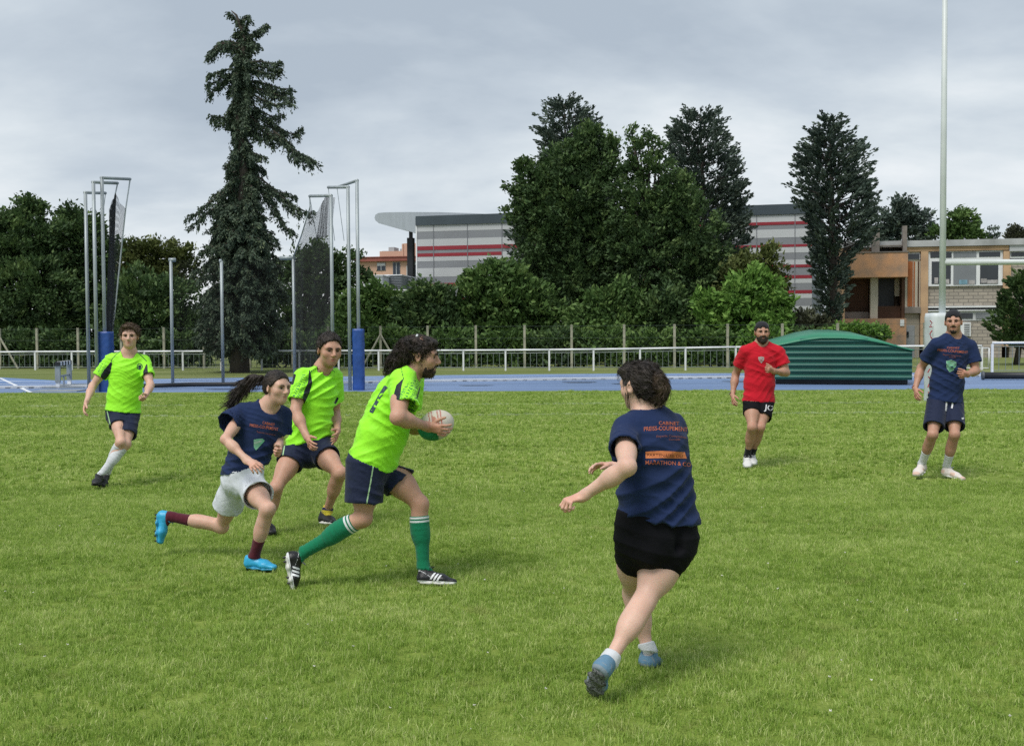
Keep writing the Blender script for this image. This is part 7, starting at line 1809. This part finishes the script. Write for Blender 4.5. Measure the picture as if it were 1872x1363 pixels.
def bearded_F():
    spec = dict(pelvis=(1387, 732, 0), neck=(1392.5, 627, 0), head=(1393, 608, -.02), shR=(1361, 643, 0), shL=(1424, 644, .0), hipR=(1374, 727, -.02), hipL=(1401, 727, .02),
        elR=(1345, 684, 'f'), wrR=(1339, 722, 'n'), hdR=(1340, 733, 'n'), elL=(1437, 681, -.02), wrL=(1414, 678, -.25), hdL=(1407, 676, -.29),
        knR=(1375, 781, 'n'), anR=(1366, 834, 'f'), knL=(1390, 781, 'n'), anL=(1374, 832, 'f'), heR=(1367, 847, .05), toR=(1367, 857, -.22), heL=(1374, 843, .05), toL=(1377, 851, -.20),
        nR=(.8, .3, 0), nL=(-.3, .9, .1), kwR=dict(curl=19), kwL=dict(curl=72), hs=1.0, hair_m=H_DARK, stubble=.6, brow=.006)
    p = Person('bearded man in red tshirt, black shorts and dark cap in front of the green shelter', 13.0, 1.82, spec, SK_TAN, (-.05, -1, -.03), g=1.08)
    p.body(.008, .0048, .0042); beard_cap(p)
    o = p.shirt(M_RED, stations(1.02, 1.0, 0, -.12), -.01, {'R': .60, 'L': .62}, (.064, .080), amp=.0065, freq=42, dirs=[((.5, 0, 1), 1), ((-.6, 0, .8), .6)], seed=61, neck_r=.070)
    tg = p.last
    decal(o, 'chest_badge', [polypx([(1386, 652.5), (1391.5, 651.5), (1397, 652.5), (1396.5, 658), (1391.8, 664), (1387, 658)], 2.5)], mat('print_grey', (.40, .33, .32), .6, .1, 20), tg)
    decal(o, 'badge_mark', [linepx([(1388.5, 655), (1391.5, 658.5), (1395, 654.5)], .8), linepx([(1389.5, 660), (1394.5, 659)], .7)], mat('print_red', (.35, .02, .03), .6, .1, 20), tg, .003)
    so = p.shorts(M_BLACKC, sh_st(1.0, 1.0), {'R': .54, 'L': .68}, (.098, .103), seed=8, amp=.005)
    decal(so, 'shorts_letters', [textpx('JO', 1397, 748.5, 1413, 750.5, 10, shear=.12, bold=.012)], M_PRW, p.last)
    for q in 'RL': p.sock(q, M_SB, .70); p.shoe(q, M_TRW, M_SOLEW, bulk=1.12, laces=M_SW)
    wb = MB(); w = p.J['wrR']; d = unit(p.J['hdR'] - w); a, b = _perp(d)
    wb.tube([w - d * .02 + (a * math.cos(t) + b * math.sin(t)) * .031 for t in np.linspace(0, 6.283, 14)], .005, 6); wb.build('bracelet', M_SB, p.root, True)
    return p
def beard_cap(p, full=True, cap=True):
    T, A, s = p.T, p.A, p.sc * p.spec.get('hs', 1.0); R = lambda *v: [q * s for q in v]
    if full:
        bp = [ell(T(0, .022, -.038), A, R(.068, .072, .082)), ell(T(0, .034, -.070), A, R(.056, .062, .054), .02), ell(T(0, .070, -.100), A, R(.032, .028, .030), .02), ell(T(0, .087, -.044), A, R(.028, .012, .009), .01),
          plane(T(0, .0, -.034), unit(A[2] * 1 - A[1] * .10)), plane(T(0, .004, 0), -A[1]), ell(T(0, .108, -.057), A, R(.022, .03, .007), .003, 's'), ell(T(0, .12, -.018), A, R(.032, .04, .021), .004, 's')]
    else:
        bp = [ell(T(0, .068, -.090), A, R(.030, .026, .028)), ell(T(0, .088, -.043), A, R(.027, .011, .0075), .004), cone(T(.026, .078, -.046), T(.024, .074, -.080), .007 * s, .008 * s, .01), cone(T(-.026, .078, -.046), T(-.024, .074, -.080), .007 * s, .008 * s, .01), ell(T(0, .108, -.057), A, R(.020, .03, .006), .003, 's')]
    V, F = nets(bp, .0044); N = vnormals(V, F); V = V + N * (.002 * vnoise(V * 90, 4))[:, None]; mobj('beard', V, F, H_DARK, p.root, True)
    _, V, F, N = scalp(p, .007, m=H_DARK, amp=.001, seed=2)
    mc = cloth_mat('black_cap', (.010, .010, .014), .8)
    cp = [ell(T(0, -.014, .040), A, R(.088, .108, .092)), plane(T(0, .085, .050), unit(-A[2] * 1.0 - A[1] * .42)), ell(T(0, .100, .062), A, R(.030, .030, .014), .006, 's')]
    V, F = nets(cp, .005); co = mobj('cap', V, F, mc, p.root, True)
    bk = [cone(T(-.035, -.125, .004), T(.035, -.125, .004), .007 * s, .007 * s, .01), ell(T(0, -.130, .0), A, R(.062, .055, .010), .02)]
    V, F = nets(bk, .005); mobj('cap_peak', V, F, mc, co, True)
PF = bearded_F()

def navy_G():
    spec = dict(pelvis=(1728, 737, 0), neck=(1744, 611, 0), head=(1743, 589, -.02), shR=(1710, 631, -.04), shL=(1774, 634, .04), hipR=(1713, 735, -.02), hipL=(1743, 735, .03),
        elR=(1684, 672, 'f'), wrR=(1673, 710, 'n'), hdR=(1675, 722, 'n'), elL=(1784, 678, .0), wrL=(1769, 684, -.22), hdL=(1762, 685, -.26),
        knR=(1705, 794, 'n'), anR=(1685, 848, 'f'), knL=(1745, 794, 'n'), anL=(1729, 857, 'f'), heR=(1689, 860, .05), toR=(1671, 874, -.20), heL=(1719, 868, .03), toL=(1751, 877, -.12),
        nR=(.8, .3, 0), nL=(-.3, .9, .1), kwR=dict(curl=19), kwL=dict(curl=60), hs=1.0, hair_m=H_DARK, stubble=.5, brow=.0055)
    p = Person('bearded man in navy tshirt with green shield and backwards cap by the goal post', 11.95, 1.86, spec, SK_TAN, (-.40, -.92, -.03), (-.03, 0, 1), g=1.0)
    p.body(.008, .0048, .0042); beard_cap(p, False)
    o = p.shirt(M_NAVYT, stations(1.03, 1.0, 0, -.12), .04, {'R': .62, 'L': .66}, (.064, .080), amp=.0065, freq=42, dirs=[((.5, 0, 1), 1), ((-.6, 0, .8), .6)], seed=71, neck_r=.072)
    tg = p.last
    decal(o, 'chest_text', [textpx('CABINET', 1731, 637, 1754, 637.5, 3.4), textpx('PREISS-COUPEMENT', 1714, 641.5, 1769, 646, 4.6)], M_PRINT, tg)
    decal(o, 'chest_text_small', [textpx('Experts Comptables', 1724, 649, 1757, 652, 3.0), textpx('Conseils', 1735, 653.5, 1747, 654, 2.4)], M_PRINT2, tg)
    decal(o, 'chest_shield', [polypx([(1730, 660), (1739, 658), (1748, 662), (1747, 670), (1743, 676), (1736, 680), (1731, 673)], 2.5)], M_PRG, tg)
    decal(o, 'shield_outline', [linepx([(1730, 660), (1739, 658), (1748, 662), (1747, 670), (1743, 676), (1736, 680), (1731, 673), (1730, 660)], .9), textpx('RUGBY', 1731.5, 666, 1747, 667, 2.6)], mat('print_mint', (.25, .45, .32), .7, .1, 20), tg, .003)
    so = p.shorts(M_NSHORT, sh_st(1.0, 1.0), {'R': .78, 'L': .76}, (.100, .106), seed=8, amp=.006, attrs={'piping': NOATT})
    decal(so, 'drawstring', [linepx([(1730.5, 731), (1730, 740), (1729, 751)], 3.0), linepx([(1742, 733), (1741, 739), (1740, 746)], 3.0), linepx([(1758, 765), (1762, 764)], 3)], M_PRW, p.last)
    for q in 'RL': p.sock(q, M_SW, .58); p.shoe(q, M_TRP, M_SOLEW, bulk=1.12, laces=M_SW, attrs={'stripe': lambda L: np.maximum(np.abs(L[:, 2] - .045) - .016, -np.sin(L[:, 0] * 55))})
    wb = MB(); w = p.J['wrR']; d = unit(p.J['hdR'] - w); a, b = _perp(d)
    wb.tube([w - d * .02 + (a * math.cos(t) + b * math.sin(t)) * .031 for t in np.linspace(0, 6.283, 14)], .004, 6); wb.build('bracelet', mat('bracelet_red', (.3, .04, .03), .6, .1, 5), p.root, True)
    return p
PG = navy_G()
if __import__("os").environ.get("DBG"):
    for d in DEBUG: print(*d, flush=True)
